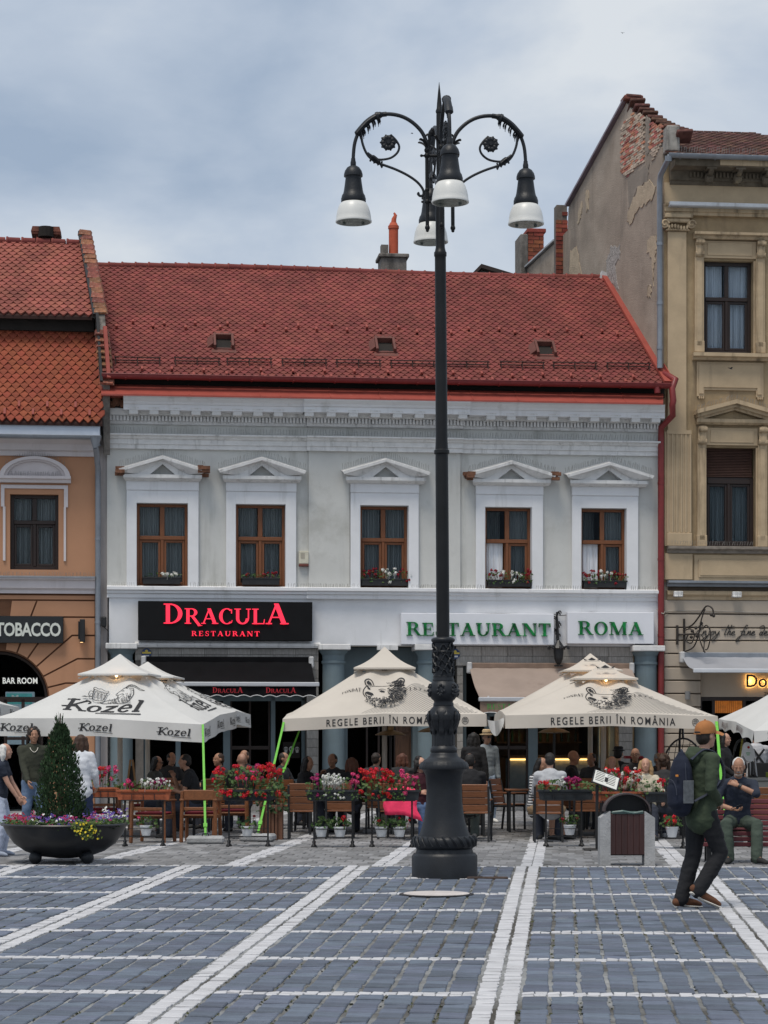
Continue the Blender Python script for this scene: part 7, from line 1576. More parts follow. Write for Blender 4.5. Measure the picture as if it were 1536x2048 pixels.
x, w = stand(0, 178, 228, 35.5); trough('terracotta trough beside the white blouse', x, 35.5, .52, .70, M_TERRA, gt); plant('flowering_plant', 'red and pink flowers in the trough beside the white blouse', (x, 35.5, .84), 0, .5, .16, .30, 110, [('red', 9, .05, -.9, .2), ('pink', 6, .045, .2, 1)], 'flowers in the terrace troughs')
x, w = stand(1, 250, 326, 33.9); trough('terracotta trough with white flowers in front of the armchair', x, 33.9, .76, .70, M_TERRA, gt); plant('flowering_plant', 'white and pink flowers in the terracotta trough behind the armchair', (x, 33.9, .84), 0, .74, .15, .16, 130, [('pink', 3, .05, -.8, -.4), ('white', 26, .026, -.1, 1.05), ('magenta', 7, .035, .3, .9)], 'flowers in the terrace troughs')
pot('white pot below the terracotta trough with white flowers', x+.03, 33.9, .16, 'small green plant in the pot below the white flowers', [('pink', 1, .03, -.8, -.5)])
x, w = stand(2, 458, 536, 33.8); trough('black trough full of big red geraniums', x, 33.8, .74, .70, M_TR, g_); plant('flowering_plant', 'big bush of bright red geraniums beside the slanting strap', (x, 33.8, .83), 0, .98, .24, .36, 420, [('red', 34, .058, -1.1, 1.0), ('pink', 8, .05, -.5, .4), ('white', 2, .04, .4, .8)], 'flowers in the terrace troughs', .065, .45)
pot('white pot below the big red geraniums', x-.02, 33.8, .15, 'small dark leafed plant below the big red geraniums', [('darkred', 1, .03, .3, .8)], 50)
x, w = stand(3, 628, 705, 33.6); trough('black trough with a cascade of white flowers', x, 33.6, .76, .70, M_TR, g_); plant('flowering_plant', 'white flowers cascading between two pink clumps', (x, 33.6, .83), 0, .76, .16, .24, 240, [('white', 62, .024, -.45, .45), ('magenta', 6, .042, -1, -.5), ('pink', 6, .045, .6, 1.05)], 'flowers in the terrace troughs', .05, .7)
pot('white pot of plain leaves below the white cascade', x-.18, 33.6, .15, 'flowerless leafy plant below the white cascade', [], 100); pot('white pot with a red bloom below the white cascade', x+.10, 33.6, .15, 'plant with one red bloom below the white cascade', [('red', 2, .045, .3, .6)], 90)
x, w = stand(4, 744, 824, 33.6); trough('black trough beside the lamp post, with red and pink flowers', x+.06, 33.6, .66, .70, M_TR, g_); plant('flowering_plant', 'mass of red flowers in the trough beside the lamp post', (x-.14, 33.55, .84), 0, .62, .2, .30, 300, [('red', 30, .05, -1.1, .5), ('darkred', 4, .04, -.8, 0), ('pink', 4, .05, .8, 1.2)], 'flowers in the terrace troughs', .055, .8); plant('flowering_plant', 'pale pink flowers in the trough end nearest the lamp post', (x+.26, 33.55, .84), 0, .3, .15, .22, 70, [('pink', 6, .05, -.8, .9), ('salmon', 4, .05, -.9, .1)], 'flowers in the terrace troughs')
pot('white pot below the mass of red flowers, farther from the lamp post', x-.16, 33.6, .15, 'leafy plant with small red buds below the mass of red flowers', [('red', 1, .035, -.6, -.3)], 100); pot('white pot closest to the lamp post bell', x+.11, 33.6, .15, 'leafy plant in the pot closest to the lamp post bell', [('red', 2, .035, .4, .9)], 100)
x, w = stand(5, 1092, 1163, 33.9); trough('long black trough in front of the seated couple', x+.03, 33.9, .78, .70, M_TR, g_); plant('flowering_plant', 'pink and white flowers in front of the seated couple', (x+.03, 33.9, .83), 0, .76, .15, .18, 190, [('red', 4, .05, -1, -.7), ('white', 6, .04, -.3, -.05), ('magenta', 14, .045, .0, .55), ('pink', 5, .04, .1, .5)], 'flowers in the terrace troughs'); pot('white pot in front of the seated couple', x+.09, 33.9, .17, 'sprawling plant with dry tips in front of the seated couple', [('salmon', 1, .03, .5, .8), ('darkred', 1, .03, -1.1, -.8)], 110)
x, w = stand(6, 1204, 1275, 33.4); trough('terracotta trough behind the litter bin', x, 33.4, .74, .68, M_TERRA, gt); plant('flowering_plant', 'red flowers with white ones behind the litter bin', (x, 33.4, .80), 0, .78, .17, .34, 240, [('red', 26, .045, -.9, 1), ('white', 26, .022, -.6, .9)], 'flowers in the terrace troughs', .05, .3)
x, w = stand(7, 1302, 1366, 33.2); trough('black trough between the blonde woman and the capped man', x, 33.2, .62, .68, M_TR, g_); plant('flowering_plant', 'mostly green plant with a few red blooms behind the capped man', (x, 33.2, .80), 0, .6, .15, .24, 150, [('red', 4, .04, -.6, .8)], 'flowers in the terrace troughs'); pot('white pot behind the capped man', x+.06, 33.1, .17, 'plant with dark red blooms in the pot behind the capped man', [('red', 6, .042, -.9, .6)], 110)
t = thing('slatted_planter', 'brown slatted wooden planter beside the big red geraniums', 'planter', spot(543, 36.2)); 
MB().box(-.15, .15, -.15, .15, .02, .5).build('liner', [M_DARK], t)
for k in range(6): MB().box(-.022, .022, -.012, .012, 0, .56, 0, .004).build('slat', [mat('planter_brown', (.13, .06, .035), .7, .2, 4, rnd=.15)], t, loc=(-.14+.056*k, -.165, 0))
for s in (-1, 1): MB().box(s*.165-.02, s*.165+.02, -.19, .19, 0, .58, 0, .006).build('corner_post', [MATS['planter_brown']], t)
plant('green_plant', 'bushy green plant in the slatted wooden planter', spot(545, 36.2)+Vector((0, 0, .52)), 0, .5, .3, .42, 200, [('darkred', 3, .04, -.5, .6)], None, .07, .5, M_LEAFD)
# ------------------------------------------------------------------ big bowl with a conifer
BC = gnd(118, 1729); BC.y += .55; b = thing('bowl_planter', 'huge black bowl planter on ball feet', 'planter', BC); Rb = .83
MB().lathe([(.10, .055), (.34, .085), (.52, .15), (.66, .25), (.755, .38), (.80, .475), (Rb, .485), (Rb+.012, .50), (Rb, .515), (Rb-.05, .515), (Rb-.08, .48), (Rb-.14, .44), (.01, .44)], seg=64).build('bowl', [mat('bowl_black', (.016, .017, .019), .38, .25, 3, bump=.06, bscale=12, dirt=((.06, .058, .05), .5, 2.5, .6))], b, 35)
for a in (-2.25, -.85, 1.2): MB().ball((.52*math.cos(a), .52*math.sin(a), .08), .085, 16, 10).build('ball_foot', [M_IRON], b, 60)
MB().lathe([(.70, .45), (.5, .47), (.01, .49)], seg=32).build('soil', [mat('soil', (.03, .022, .016), 1, .4, 12, bump=.6)], b)
TREE = BC+Vector((-.07, .05, .45)); t = thing('conifer', 'slim cone shaped dark green conifer in the black bowl', 'tree', TREE); MB().lathe([(.035, 0), (.02, .8), (.006, 1.5)], seg=8).build('trunk', [mat('bark', (.06, .04, .028), .95, .3, 12, bump=.5)], t)
mb = MB()
def crad(h): return .375*max(.0, (1-h)**.52)*(1 if h > .12 else .80+1.6*h)
for _ in range(8200):
    h = RND.random()**1.15*.985; a = RND.uniform(0, 6.283); lump = 1+.08*math.sin(a*5+h*19)+.06*math.sin(a*9-h*31); r = crad(h)*lump*(RND.uniform(.6, 1.03)); z = h*1.36
    p = Vector((r*math.cos(a), r*math.sin(a), z)); n = Vector((math.cos(a+RND.gauss(0, .6)), math.sin(a+RND.gauss(0, .6)), RND.gauss(.1, .4))); up = Vector((math.cos(a)*.35+RND.gauss(0, .2), math.sin(a)*.35+RND.gauss(0, .2), 1)).normalized(); sd = up.cross(n).normalized()
    L = RND.uniform(.026, .056); w = L*.30
    mb.add([p, p+sd*w+up*L*.35, p+up*L, p-sd*w+up*L*.35], [(0, 1, 2, 3)])
for k in range(16):
    a = RND.uniform(0, 6.28); r = RND.uniform(0, .05); b0 = Vector((r*math.cos(a), r*math.sin(a), 1.2)); tp = b0+Vector((RND.uniform(-.08, .06), RND.uniform(-.05, .05), RND.uniform(.18, .33))); mb.tube([b0, b0.lerp(tp, .5)+Vector((.01, 0, 0)), tp], [.004, .003, .0015], 4)
    for j in range(14): q = b0.lerp(tp, RND.random()*.8); u = (tp-b0).normalized(); s = Vector((RND.gauss(0, 1), RND.gauss(0, 1), .3)).normalized(); mb.add([q, q+s*.012+u*.02, q+u*.04+s*.008, q+u*.018-s*.004], [(0, 1, 2, 3)])
mb.build('crown', [mat('conifer_green', (.030, .062, .022), .75, .35, 7, rnd=.5, hue=.025, trans=.15)], t)
def bed(name, label, a0, a1, n, cols, z=.0, lf=M_LEAF, ps=.019):
    t = thing(name, label, 'flowers', BC+Vector((0, 0, .47)), 0, 'flowers in the black bowl'); m = MB(); f = {}
    for _ in range(int(n*.75)):
        a = RND.uniform(a0, a1); r = Rb*RND.uniform(.60, .98); p = Vector((r*math.cos(a), r*math.sin(a)*.98, RND.uniform(.0, .09)))
        for _ in range(4): leaf(m, p+Vector((RND.gauss(0, .03), RND.gauss(0, .03), RND.uniform(-.03, .03))), (RND.gauss(0, .5), RND.gauss(-.3, .5), 1), RND.uniform(.025, .05))
        c = cols[int(RND.random()*len(cols))]; mm = f.setdefault(c, MB()) if c else None
        if mm is not None:
            q = p+Vector((0, 0, RND.uniform(.03, .10+z))); 
            for _ in range(5): leaf(mm, q+Vector((RND.gauss(0, .012), RND.gauss(0, .012), RND.gauss(0, .008))), (RND.gauss(0, .5), -1+RND.gauss(0, .4), .6), ps*RND.uniform(.8, 1.2), 0, 1.1)
    m.build('foliage', [lf], t, kind='stuff')
    for c, mm in f.items(): mm.build('flowers', [FLC[c]], t, kind='stuff')
bed('flower_bed', 'magenta flowers in the black bowl, towards the white haired woman', 3.0, 4.15, 120, ['magenta', 'magenta', 'darkred', 'darkred', None, None]); bed('flower_bed', 'violet and white pansies at the front of the black bowl', 4.15, 5.0, 110, ['violet', 'violet', 'white', 'magenta', None, None, None]); bed('flower_bed', 'white and violet pansies in the black bowl, next to the trailing yellow flowers', 5.7, 6.9, 110, ['white', 'violet', 'violet', None, None], .07); bed('flower_bed', 'pink pansies among fresh green in front of the conifer', 4.9, 5.8, 90, ['magenta', None, None, 'violet']); bed('flower_bed', 'back flowers of the black bowl behind the conifer', .5, 3.0, 90, ['magenta', 'violet', None])
t = thing('trailing_flower', 'yellow flowers trailing over the rim of the black bowl', 'flowers', BC+Vector((0, 0, .5))); m = MB(); f = MB()
for _ in range(170):
    a = RND.gauss(5.18, .10); dr = RND.random()**1.5; p = Vector((math.cos(a)*(Rb+.03), math.sin(a)*(Rb+.03), .05-dr*.22)); leaf(m, p, (RND.gauss(0, .4), -1, .5), RND.uniform(.02, .045))
    if RND.random() < .12: leaf(f, p+Vector((0, -.015, 0)), (RND.gauss(0, .3), -1, .3), .026, 0, 1.2)
m.build('foliage', [mat('leaf_lime', (.12, .17, .03), .6, .3, 6, rnd=.4, trans=.25)], t, kind='stuff'); f.build('flowers', [FLC['yellow']], t, kind='stuff')
# ------------------------------------------------------------------ litter bin
p0 = gnd(1256, 1732); bn = thing('litter_bin', 'litter bin of brown slats between two concrete posts under an arched lid', 'litter bin', p0+Vector((0, .2, 0))); u = p0.y/F
M_CP = mat('post_concrete', (.36, .36, .36), .9, .18, 5, bump=.4, bscale=50, dirt=((.17, .16, .15), .6, 9, .58), streak=((.2, .2, .2), .4, 5, .6)); M_BS = mat('bin_slat', (.048, .020, .018), .5, .25, 3, rnd=.15, stretch=(8, 8, 1))
for s, (a, b_, c) in ((-1, (-55, -34, -40)), (1, (34, 55, 40))):
    o_, i_ = (a, b_) if s < 0 else (b_, a); MB().prism([(o_*u, 0), (i_*u, 0), (i_*u, 109*u), ((i_+(o_-i_)*.1)*u, 109*u), (o_*u, 96*u)], -.15, .15).build('side_post', [M_CP], bn)
sm = MB().box(-.038, .038, -.012, .012, .14, .66, 0, .006).mesh('slat', [M_BS])
for k in range(6): link('slat', sm, bn, loc=((-29.5+11.8*k)*u, -.13, 0))
MB().box(-34*u, 34*u, -.115, .12, .13, .66).build('liner', [M_BLK], bn); mb = MB(); mb.box(-32*u, 32*u, -.142, .13, .655, .69, 0, .01); mb.tube([(-30*u, -.142, .68), (-10*u, -.15, .695), (12*u, -.146, .67), (31*u, -.142, .69)], .016, 6); mb.build('bag_rim', [mat('bag_green', (.14, .22, .20), .35, .2, 20, trans=.2)], bn)
mb = MB(); n = 18; pts = [(47*u*math.cos(math.pi*(1-k/n)), .69+.235*math.sin(math.pi*k/n)) for k in range(n+1)]; inn = [(x*.94, .69+(z-.69)*.92) for x, z in pts]
mb.prism(pts+inn[::-1], -.15, .15); mb.build('arched_lid', [mat('lid_brown', (.060, .045, .045), .45, .2, 4)], bn, 40); MB().prism([(x*.93, .69+(z-.69)*.92) for x, z in pts], .10, .12).build('lid_back', [M_BLK], bn)
# ------------------------------------------------------------------ benches
M_BRD = mat('bench_red', (.115, .022, .028), .5, .25, 3, rnd=.12, stretch=(1, 12, 12), bump=.08)
bp = spot(1522, 29.6); bh = thing('park_bench', 'dark red slatted bench with a seated white haired man', 'bench', bp, rad(-3)); W_ = .85
for k in range(5): MB().box(-W_, W_, -.032, .032, -.016, .016, 0, .008).build('seat_slat', [M_BRD], bh, loc=(0, -.27+.08*k, .44))
for k in range(5): o = MB().box(-W_, W_, -.030, .030, -.016, .016, 0, .008).build('back_slat', [M_BRD], bh, loc=(0, .13+.014*k, .50+.072*k)); o.rotation_euler.x = rad(80)
for k in range(3): o = MB().box(-W_, W_, -.028, .028, -.014, .014, 0, .008).build('front_slat', [M_BRD], bh, loc=(0, -.30, .38-.07*k)); o.rotation_euler.x = rad(90)
for s in (-.7, .7): m = MB().box(s-.03, s+.03, -.27, .12, .36, .42); m.box(s-.03, s+.03, -.25, -.19, 0, .38); m.box(s-.03, s+.03, .06, .12, 0, .42); m.bar((s, .12, .4), (s, .2, .84), .05, .03, 0, 0, (1, 0, 0)); m.build('bench_leg', [M_BLK], bh)
# ------------------------------------------------------------------ menu stand, menu box, beer tap, net chair, easel, jacket
p = gnd(1198, 1702); p.y += .3; t = thing('menu_stand', 'tilted white menu board on a black post beside the litter bin', 'menu stand', p)
m = MB().box(-.2, .2, -.16, .16, 0, .02, 0, .008); m.bar((0, 0, .02), (0, 0, .95), .045, .045, 0, .006); m.build('post', [M_BLK], t); m = MB(); M = Matrix.Translation((.13, 0, 1.02)) @ Matrix.Rotation(rad(20), 4, 'Y') @ Matrix.Rotation(rad(42), 4, 'X'); m.box(-.2, .2, -.15, .15, -.012, .0, 0, .004, M); m.build('board', [M_BLK], t); m = MB(); m.box(-.18, .18, -.13, .13, .0005, .004, 0, 0, M)
for k in range(12): m.box(-.16+.17*(k % 2), -.03+.17*(k % 2), .10-.035*(k//2), .112-.035*(k//2), .004, .0055, 1, 0, M)
m.box(-.02, .03, -.05, .05, .004, .006, 1, 0, M); m.build('menu_sheet', [mat('paper', (.66, .66, .62), .7, .06, 8), M_INK], t)
p = spot(1281, 42.5); t = thing('menu_box', 'small red roofed menu box with vertical slats in front of a blue grey column', 'menu box', p); MB().box(-.03, .03, -.03, .03, 0, 1.0).build('post', [M_TIMB], t); m = MB(); m.prism([(-.30, 1.30), (.02, 1.30), (.26, .96), (.2, .94), (0, 1.25), (-.30, 1.25)], -.2, .2); m.build('roof', [mat('menu_red', (.28, .02, .03), .5)], t); m = MB().box(-.18, .0, -.10, .12, .95, 1.25, 1)
for k in range(7): m.box(-.17+.025*k, -.155+.025*k, -.13, -.10, .98, 1.25)
m.build('slat_panel', [mat('menu_slat', (.35, .24, .13), .7), M_DARK], t)
p = spot(1513, 37.2); t = thing('serving_counter', 'pale serving counter carrying a beer tap', 'counter', p); MB().box(-.28, .9, -.25, .25, 0, .93, 0, .02).build('body', [mat('counter_pale', (.38, .37, .34), .6, .08, 3)], t); MB().box(-.34, .95, -.3, .3, .93, .98, 0, .01).build('top', [mat('counter_top', (.30, .30, .29), .35, .1, 3)], t)
p2_ = p+Vector((-.06, -.05, .98)); t = thing('beer_tap', 'curved beer tap tower with a white oval badge on the serving counter', 'beer tap', p2_); m = MB(); m.tube(spl([(-.02, 0, 0), (-.03, 0, .3), (-.08, 0, .5), (-.17, -.02, .62), (-.27, -.02, .58), (-.32, -.02, .44)], 5), .022, 8); m.lathe([(.07, 0), (.07, .02), (.03, .05)], (0, 0, 0), 14); m.bar((-.32, -.02, .46), (-.34, -.03, .3), .02, .02); m.build('tower', [M_BLK], t, 50); m = MB(); m.lathe([(.001, -.012), (.095, -.012), (.1, 0), (.095, .012), (.001, .012)], (-.09, -.05, .42), 22, 0, Matrix.Rotation(rad(-14), 4, 'Y') @ Matrix.Scale(1.7, 4, (0, 0, 1)) @ Matrix.Rotation(rad(90), 4, 'X')); m.ball((-.09, -.066, .50), (.022, .004, .022), 10, 6, 1); m.box(-.13, -.06, -.068, -.062, .40, .412, 2); m.box(-.12, -.07, -.068, -.062, .37, .38, 2); m.build('badge', [M_PW, mat('badge_red', (.4, .02, .02), .4), mat('badge_green', (.05, .3, .08), .4)], t, 50); m = MB().tube([(-.03, .02, .02), (-.05, 0, .33)], .02, 8); m.tube([(.06, .02, .02), (.02, 0, .33)], .014, 8); m.build('taps', [M_ALU], t, 50)
tag(MB().lathe([(.03, 0), (.045, .02), (.045, .09), (.042, .09)], seg=12).build('tumbler', [mat('lime_glass', (.25, .30, .05), .2, .1)], None, 40, loc=p+Vector((.18, -.1, .98))), 'small yellow green tumbler on the serving counter', 'glass')
p = spot(1366, 41.0); t = thing('hanging_chair', 'egg shaped black net hanging chair by the red downpipe', 'hanging chair', p); m = MB(); ring = [(.40*math.cos(a)*(1-.12*math.sin(a)), -.12+.1*math.sin(a), 1.05+.58*math.sin(a)) for a in [2*math.pi*k/28 for k in range(29)]]; m.tube(ring, .018, 6)
for k in range(7):
    a = -.36+.12*k; h = .56*math.sqrt(max(.02, 1-(a/.4)**2)); m.tube(spl([(a, -.1, 1.05+h), (a*1.05, .25, 1.05+h*.4), (a*1.05, .3, 1.05-h*.4), (a, -.1, 1.05-h)], 4), .006, 4)
for k in range(8):
    z = 1.05-.5+.14*k; w = .4*math.sqrt(max(.02, 1-((z-1.05)/.58)**2)); m.tube(spl([(-w, -.1, z), (-w*.6, .26, z-.02), (w*.6, .26, z-.02), (w, -.1, z)], 4), .006, 4)
m.build('net_shell', [M_BLK], t); m = MB().tube(spl([(.0, .45, 0), (0, .5, 1.0), (0, .42, 1.75), (0, .1, 1.85), (0, .0, 1.64)], 4), .022, 8); m.lathe([(.4, 0), (.4, .02)], (0, .3, 0), 20); m.build('chair_stand', [M_BLK], t); MB().ball((0, .06, .62), (.3, .22, .14), 14, 8).build('cushion', [mat('cushion_black', (.02, .02, .02), .9)], t, 60)
p = spot(263, 43.5); t = thing('easel', 'small wooden A-frame easel behind the terracotta troughs', 'easel', p); m = MB().bar((-.17, 0, 0), (-.02, 0, 1.22), .035, .035); m.bar((.17, 0, 0), (.02, 0, 1.22), .035, .035); m.bar((-.1, 0, .5), (.1, 0, .5), .03, .03); m.build('frame', [mat('easel_wood', (.32, .18, .08), .7)], t); MB().prism([(-.11, .52), (.11, .52), (.03, 1.1), (-.03, 1.1)], .02, .03).build('board', [M_BLK], t)
p = spot(801, 36.05); m = MB(); vs = []
for i in range(9):
    for j in range(7): x = -.23+.46*i/8; z = .82-.07*j-.10*(i/8)*(j/6); vs.append((x+.03*math.sin(j*1.3)-.05*(j/6)+.16*(j/6)*(i/8), -.0-.02*math.sin(i*1.7+j)-.03*(j/6), z+.05*(1-abs(i-4)/4)))
m.add(vs, [(i*7+j, i*7+j+1, (i+1)*7+j+1, (i+1)*7+j) for i in range(8) for j in range(6)]); o = m.build('jacket', [mat('jacket_pink', (.85, .045, .13), .8, .15, 5, bump=.2)], None, 60, loc=p, rz=rad(-14)); so_ = o.modifiers.new('thickness', 'SOLIDIFY'); so_.thickness = .02; tag(o, 'bright pink jacket draped over a slatted chair behind the red flowers', 'jacket')
# ------------------------------------------------------------------ birds
for px, py, Y, rz, lb in ((1245, 66, 260, .3, 'small dark bird high in the sky, far above the roofs'), (824, 267, 300, 1.2, 'small dark bird between the lamp arms'), (1461, 737, 38, 2.0, 'small bird flying in front of the beige house')):
    m = MB().ball((0, 0, 0), (.05, .14, .045), 10, 6); m.ball((0, -.14, .015), .035, 8, 5); m.add([(-.02, .12, 0), (.02, .12, 0), (.05, .24, .0), (-.05, .24, .0)], [(0, 1, 2, 3)]); m.add([(-.02, .12, -.008), (.02, .12, -.008), (.05, .24, -.004), (-.05, .24, -.004)], [(3, 2, 1, 0)])
    for s in (-1, 1): m.add([(s*.03, -.06, .02), (s*.16, -.10, .09), (s*.34, .03, .05), (s*.17, .03, .085), (s*.03, .06, .02), (s*.03, 0, .008), (s*.17, -.03, .075)], [(0, 1, 3, 4), (1, 2, 3), (5, 6, 1, 0), (5, 4, 3, 6), (6, 3, 2, 1)])
    o = m.build('bird', [mat('bird_dark', (.03, .03, .035), .8)], None, loc=at(px, py, Y), rz=rz); o.rotation_euler.x = .25; tag(o, lb, 'bird'); o.scale = (.22,)*3 if Y < 50 else (1,)*3
# ================================================================== people
SK = {'a': mat('skin_light', (.48, .27, .19), .55, .1, 9), 'b': mat('skin_tan', (.36, .19, .12), .55, .1, 9), 'c': mat('skin_deep', (.20, .10, .065), .55, .1, 9)}
M_EYE = mat('eye_dark', (.02, .015, .012), .3); M_LIP = mat('lip', (.30, .10, .09), .5)
def hairmat(n, c): return mat('hair_'+n, c, .55, .45, 5, stretch=(30, 30, 4), bump=.3, bscale=20)
HR = {'black': (.012, .010, .009), 'brown': (.045, .022, .012), 'dark': (.022, .014, .010), 'blonde': (.36, .23, .11), 'white': (.62, .61, .58), 'grey': (.25, .24, .23), 'red': (.10, .035, .018)}
def cloth(n, c, v=.15): return mat('cloth_'+n, c, .9, v, 6, bump=.35, bscale=14)
def remesh(mb, name, mats, vox, parent, sm=3, extra=None, fold=0.):
    me = mb.mesh(name, mats[0]); o = bpy.data.objects.new(name, me); COL.objects.link(o); r = o.modifiers.new('r', 'REMESH'); r.mode = 'VOXEL'; r.voxel_size = vox; s = o.modifiers.new('s', 'SMOOTH'); s.factor = .5; s.iterations = sm
    dg = bpy.context.evaluated_depsgraph_get(); m2 = bpy.data.meshes.new_from_object(o.evaluated_get(dg)); bpy.data.objects.remove(o); bpy.data.meshes.remove(me)
    if extra and extra.v:
        nv = len(m2.vertices); V = [tuple(v.co) for v in m2.vertices]; Fc = [tuple(p.vertices) for p in m2.polygons]; mi = [0]*len(Fc)+extra.m
        m3 = bpy.data.meshes.new(name); m3.from_pydata(V+extra.v, [], Fc+[tuple(i+nv for i in f) for f in extra.f]); m3.polygons.foreach_set('material_index', mi); bpy.data.meshes.remove(m2); m2 = m3
    if fold:
        nz = mathutils.noise.noise; sd = Vector((len(COL.objects)*1.7 % 50, 3, 1))
        nn = [v.normal.copy() for v in m2.vertices]; cc = []
        for v, n_ in zip(m2.vertices, nn):
            c = v.co+sd; cc += list(v.co+n_*((nz(Vector((c.x*9, c.y*9, c.z*20)))*.9+abs(nz(Vector((c.x*17+c.z*9, c.y*17, c.z*26))))*.8-.25)*fold))
        m2.vertices.foreach_set('co', cc); m2.update()
    m2.name = name; m2.materials.clear()
    for m in mats: m2.materials.append(m)
    m2.shade_smooth(); return link(name, m2, parent)
def ik(S, T, l1, l2, hint):
    d = T-S; L = min(d.length, (l1+l2)*.995); d = d.normalized(); T = S+d*L; a = (l1*l1-l2*l2+L*L)/(2*L); h = math.sqrt(max(0, l1*l1-a*a)); p = hint-d*hint.dot(d); p = p.normalized() if p.length > 1e-4 else d.orthogonal().normalized()
    return S+d*a+p*h, T
def hand_mesh(ex, W, d, palm, s=1., curl=.6, side=1):
    """palm, four unequal bent fingers and a thumb; d = finger direction, palm = palm normal"""
    d = d.normalized(); palm = (palm-d*palm.dot(d)).normalized(); x = d.cross(palm).normalized()*side
    ex.tube([W-d*.01*s, W+d*.03*s, W+d*.085*s], [(.024*s, .017*s), (.036*s, .016*s), (.038*s, .013*s)], 8, 0, True, x, True)
    for k, (o, L) in enumerate(((-.028, .062), (-.010, .074), (.010, .080), (.028, .070))):
        b = W+d*.085*s+x*o*s; d1 = (d*math.cos(curl*.5)+palm*math.sin(curl*.5)); d2 = (d*math.cos(curl*1.4)+palm*math.sin(curl*1.4)); ex.tube([b-d*.01*s, b+d1*L*.5*s, b+d1*L*.5*s+d2*L*.5*s], [.0095*s, .009*s, .007*s], 6, 0, True, None, True)
    b = W+d*.025*s-x*.03*s; t = (d*.7-x*.55+palm*.45).normalized(); ex.tube([b, b+t*.035*s, b+(t*.05+d*.02+palm*.01)*s], [.012*s, .011*s, .008*s], 6, 0, True, None, True)
def person(label, loc, rz, H=1.72, sit=False, lean=0., look=(0, 0), hands=None, feet=None, knees=None, top='dark', topc=(.02, .02, .022), sleeve=1., legs=(.03, .035, .05), legl=1., shoe=(.03, .03, .03), hair='short', hc='dark', skin='a', vox=.017, extra=None, hipz=None, sh=1., elb=None, curl=.7, palm=None, hem=0., fem=False, tname=None):
    k = H/1.74; t = thing('person', label, 'person', loc, rz); V = Vector; P = {}
    hz_ = hipz if hipz else (.53 if sit else .93); pel = V((0, 0, hz_)); ax = V((0, -math.sin(lean), math.cos(lean))); chest = pel+ax*.40; nb = pel+ax*.54+V((0, -.01, 0)); 
    sw_ = (.165 if fem else .19)*sh; Sx = {'L': nb+V((sw_, .01, -.05)), 'R': nb+V((-sw_, .01, -.05))}; hd = nb+ax*.10+V((0, -.03-.02*lean, .075)); 
    Hp = {'L': pel+V((.085, 0, -.02)), 'R': pel+V((-.085, 0, -.02))}
    ft = feet or ({'L': V((.13, -.46, .075)), 'R': V((-.13, -.42, .075))} if sit else {'L': V((.11, -.02, .075)), 'R': V((-.11, .03, .075))}); ft = {q: V(w) for q, w in ft.items()}
    hn = hands or ({'L': V((.12, -.42, .78)), 'R': V((-.12, -.40, .78))} if sit else {'L': V((.25, -.05, .80)), 'R': V((-.25, -.05, .80))}); hn = {q: V(w) for q, w in hn.items()}
    body, ex, shirt, trou, shoes = MB(), MB(), MB(), MB(), {}; S = lambda v: v*k
    def torso(m, g, z0=0., z1=1.): 
        pts = [(-.07, .15, .105), (.04, .165, .115), (.17, .140, .10), (.30, .160 if not fem else .15, .112), (.42, .168*sh, .11), (.50, .13*sh, .085)]; q = [(a, b, c) for a, b, c in pts if z0-.001 <= a <= z1]
        m.tube([S(pel+ax*a+V((0, .0, 0))) for a, b, c in q], [((b+g)*k, (c+g)*k) for a, b, c in q], 16, 0, True, (1, 0, 0), True)
    torso(body, 0); torso(shirt, .022, -.07-hem if True else 0)
    if hem: shirt.tube([S(pel+ax*.02), S(pel-V((0, 0, hem)))], [(.19*k, .14*k), (.20*k, .15*k)], 14, 0, True, (1, 0, 0), True)
    body.tube([S(nb-ax*.03), S(hd-V((0, -.02, .08)))], [.058*k, .05*k], 10, 0, True, None, True); shirt.tube([S(nb-ax*.05), S(nb+ax*.015)], [.085*k, .068*k], 12, 0, True)
    for q, sg in (('L', 1), ('R', -1)):
        hint = V(elb[q]) if elb and q in elb else V((sg*.5, .7, -.6)); E, W = ik(Sx[q], hn[q], .295, .265, hint); P['E'+q], P['W'+q] = E, W
        for m, g, lim in ((body, 0, 1.), (shirt, .017, sleeve)):
            if lim <= 0: continue
            m.tube([S(nb-ax*.06), S(Sx[q])], [(.07+g)*k, (.056+g)*k], 10, 0, True, None, True)
            pts = [Sx[q], Sx[q].lerp(E, .5), E, E.lerp(W, .5), W]; rr = [.056, .048, .041, .037, .029]; n = 5 if lim >= 1 else (2 if lim < .5 else 3)
            m.tube([S(p) for p in pts[:n]], [(r+g)*k for r in rr[:n]], 10, 0, True, None, True)
        fd = (W-E).normalized(); pm = V(palm[q]) if palm and q in palm else V((-sg*.8, -.2, -.3)); hand_mesh(ex, S(W), fd, pm, k*1.02, curl, sg)
        kh = V(knees[q]) if knees and q in knees else V((sg*.12, -1, .25)); Kn, A = ik(Hp[q], ft[q], .43, .43, kh)
        pts = [Hp[q], Hp[q].lerp(Kn, .45), Kn, Kn.lerp(A, .35), A]; rr = [.092, .080, .058, .056, .040]; gg = [.016, .017, .022, .024, .034]
        body.tube([S(p) for p in pts], [r*k for r in rr], 10, 0, True, None, True); n = 5 if legl >= 1 else 3
        trou.tube([S(p) for p in pts[:n]], [(r+g)*k for r, g in zip(rr, gg)][:n], 12, 0, True, None, True)
        tip = V(feet[q+'t']) if feet and q+'t' in feet else A+V((sg*.04, -.16, -.045)); tip = V(tip); u = (tip-A); body.tube([S(A), S(A.lerp(tip, .5)), S(tip)], [.036*k, .034*k, .026*k], 8, 0, True, None, True)
        back = A-V((u.x, u.y, 0)).normalized()*.06+V((0, 0, -.03)) if abs(u.z) < .12 else A-u.normalized()*.05
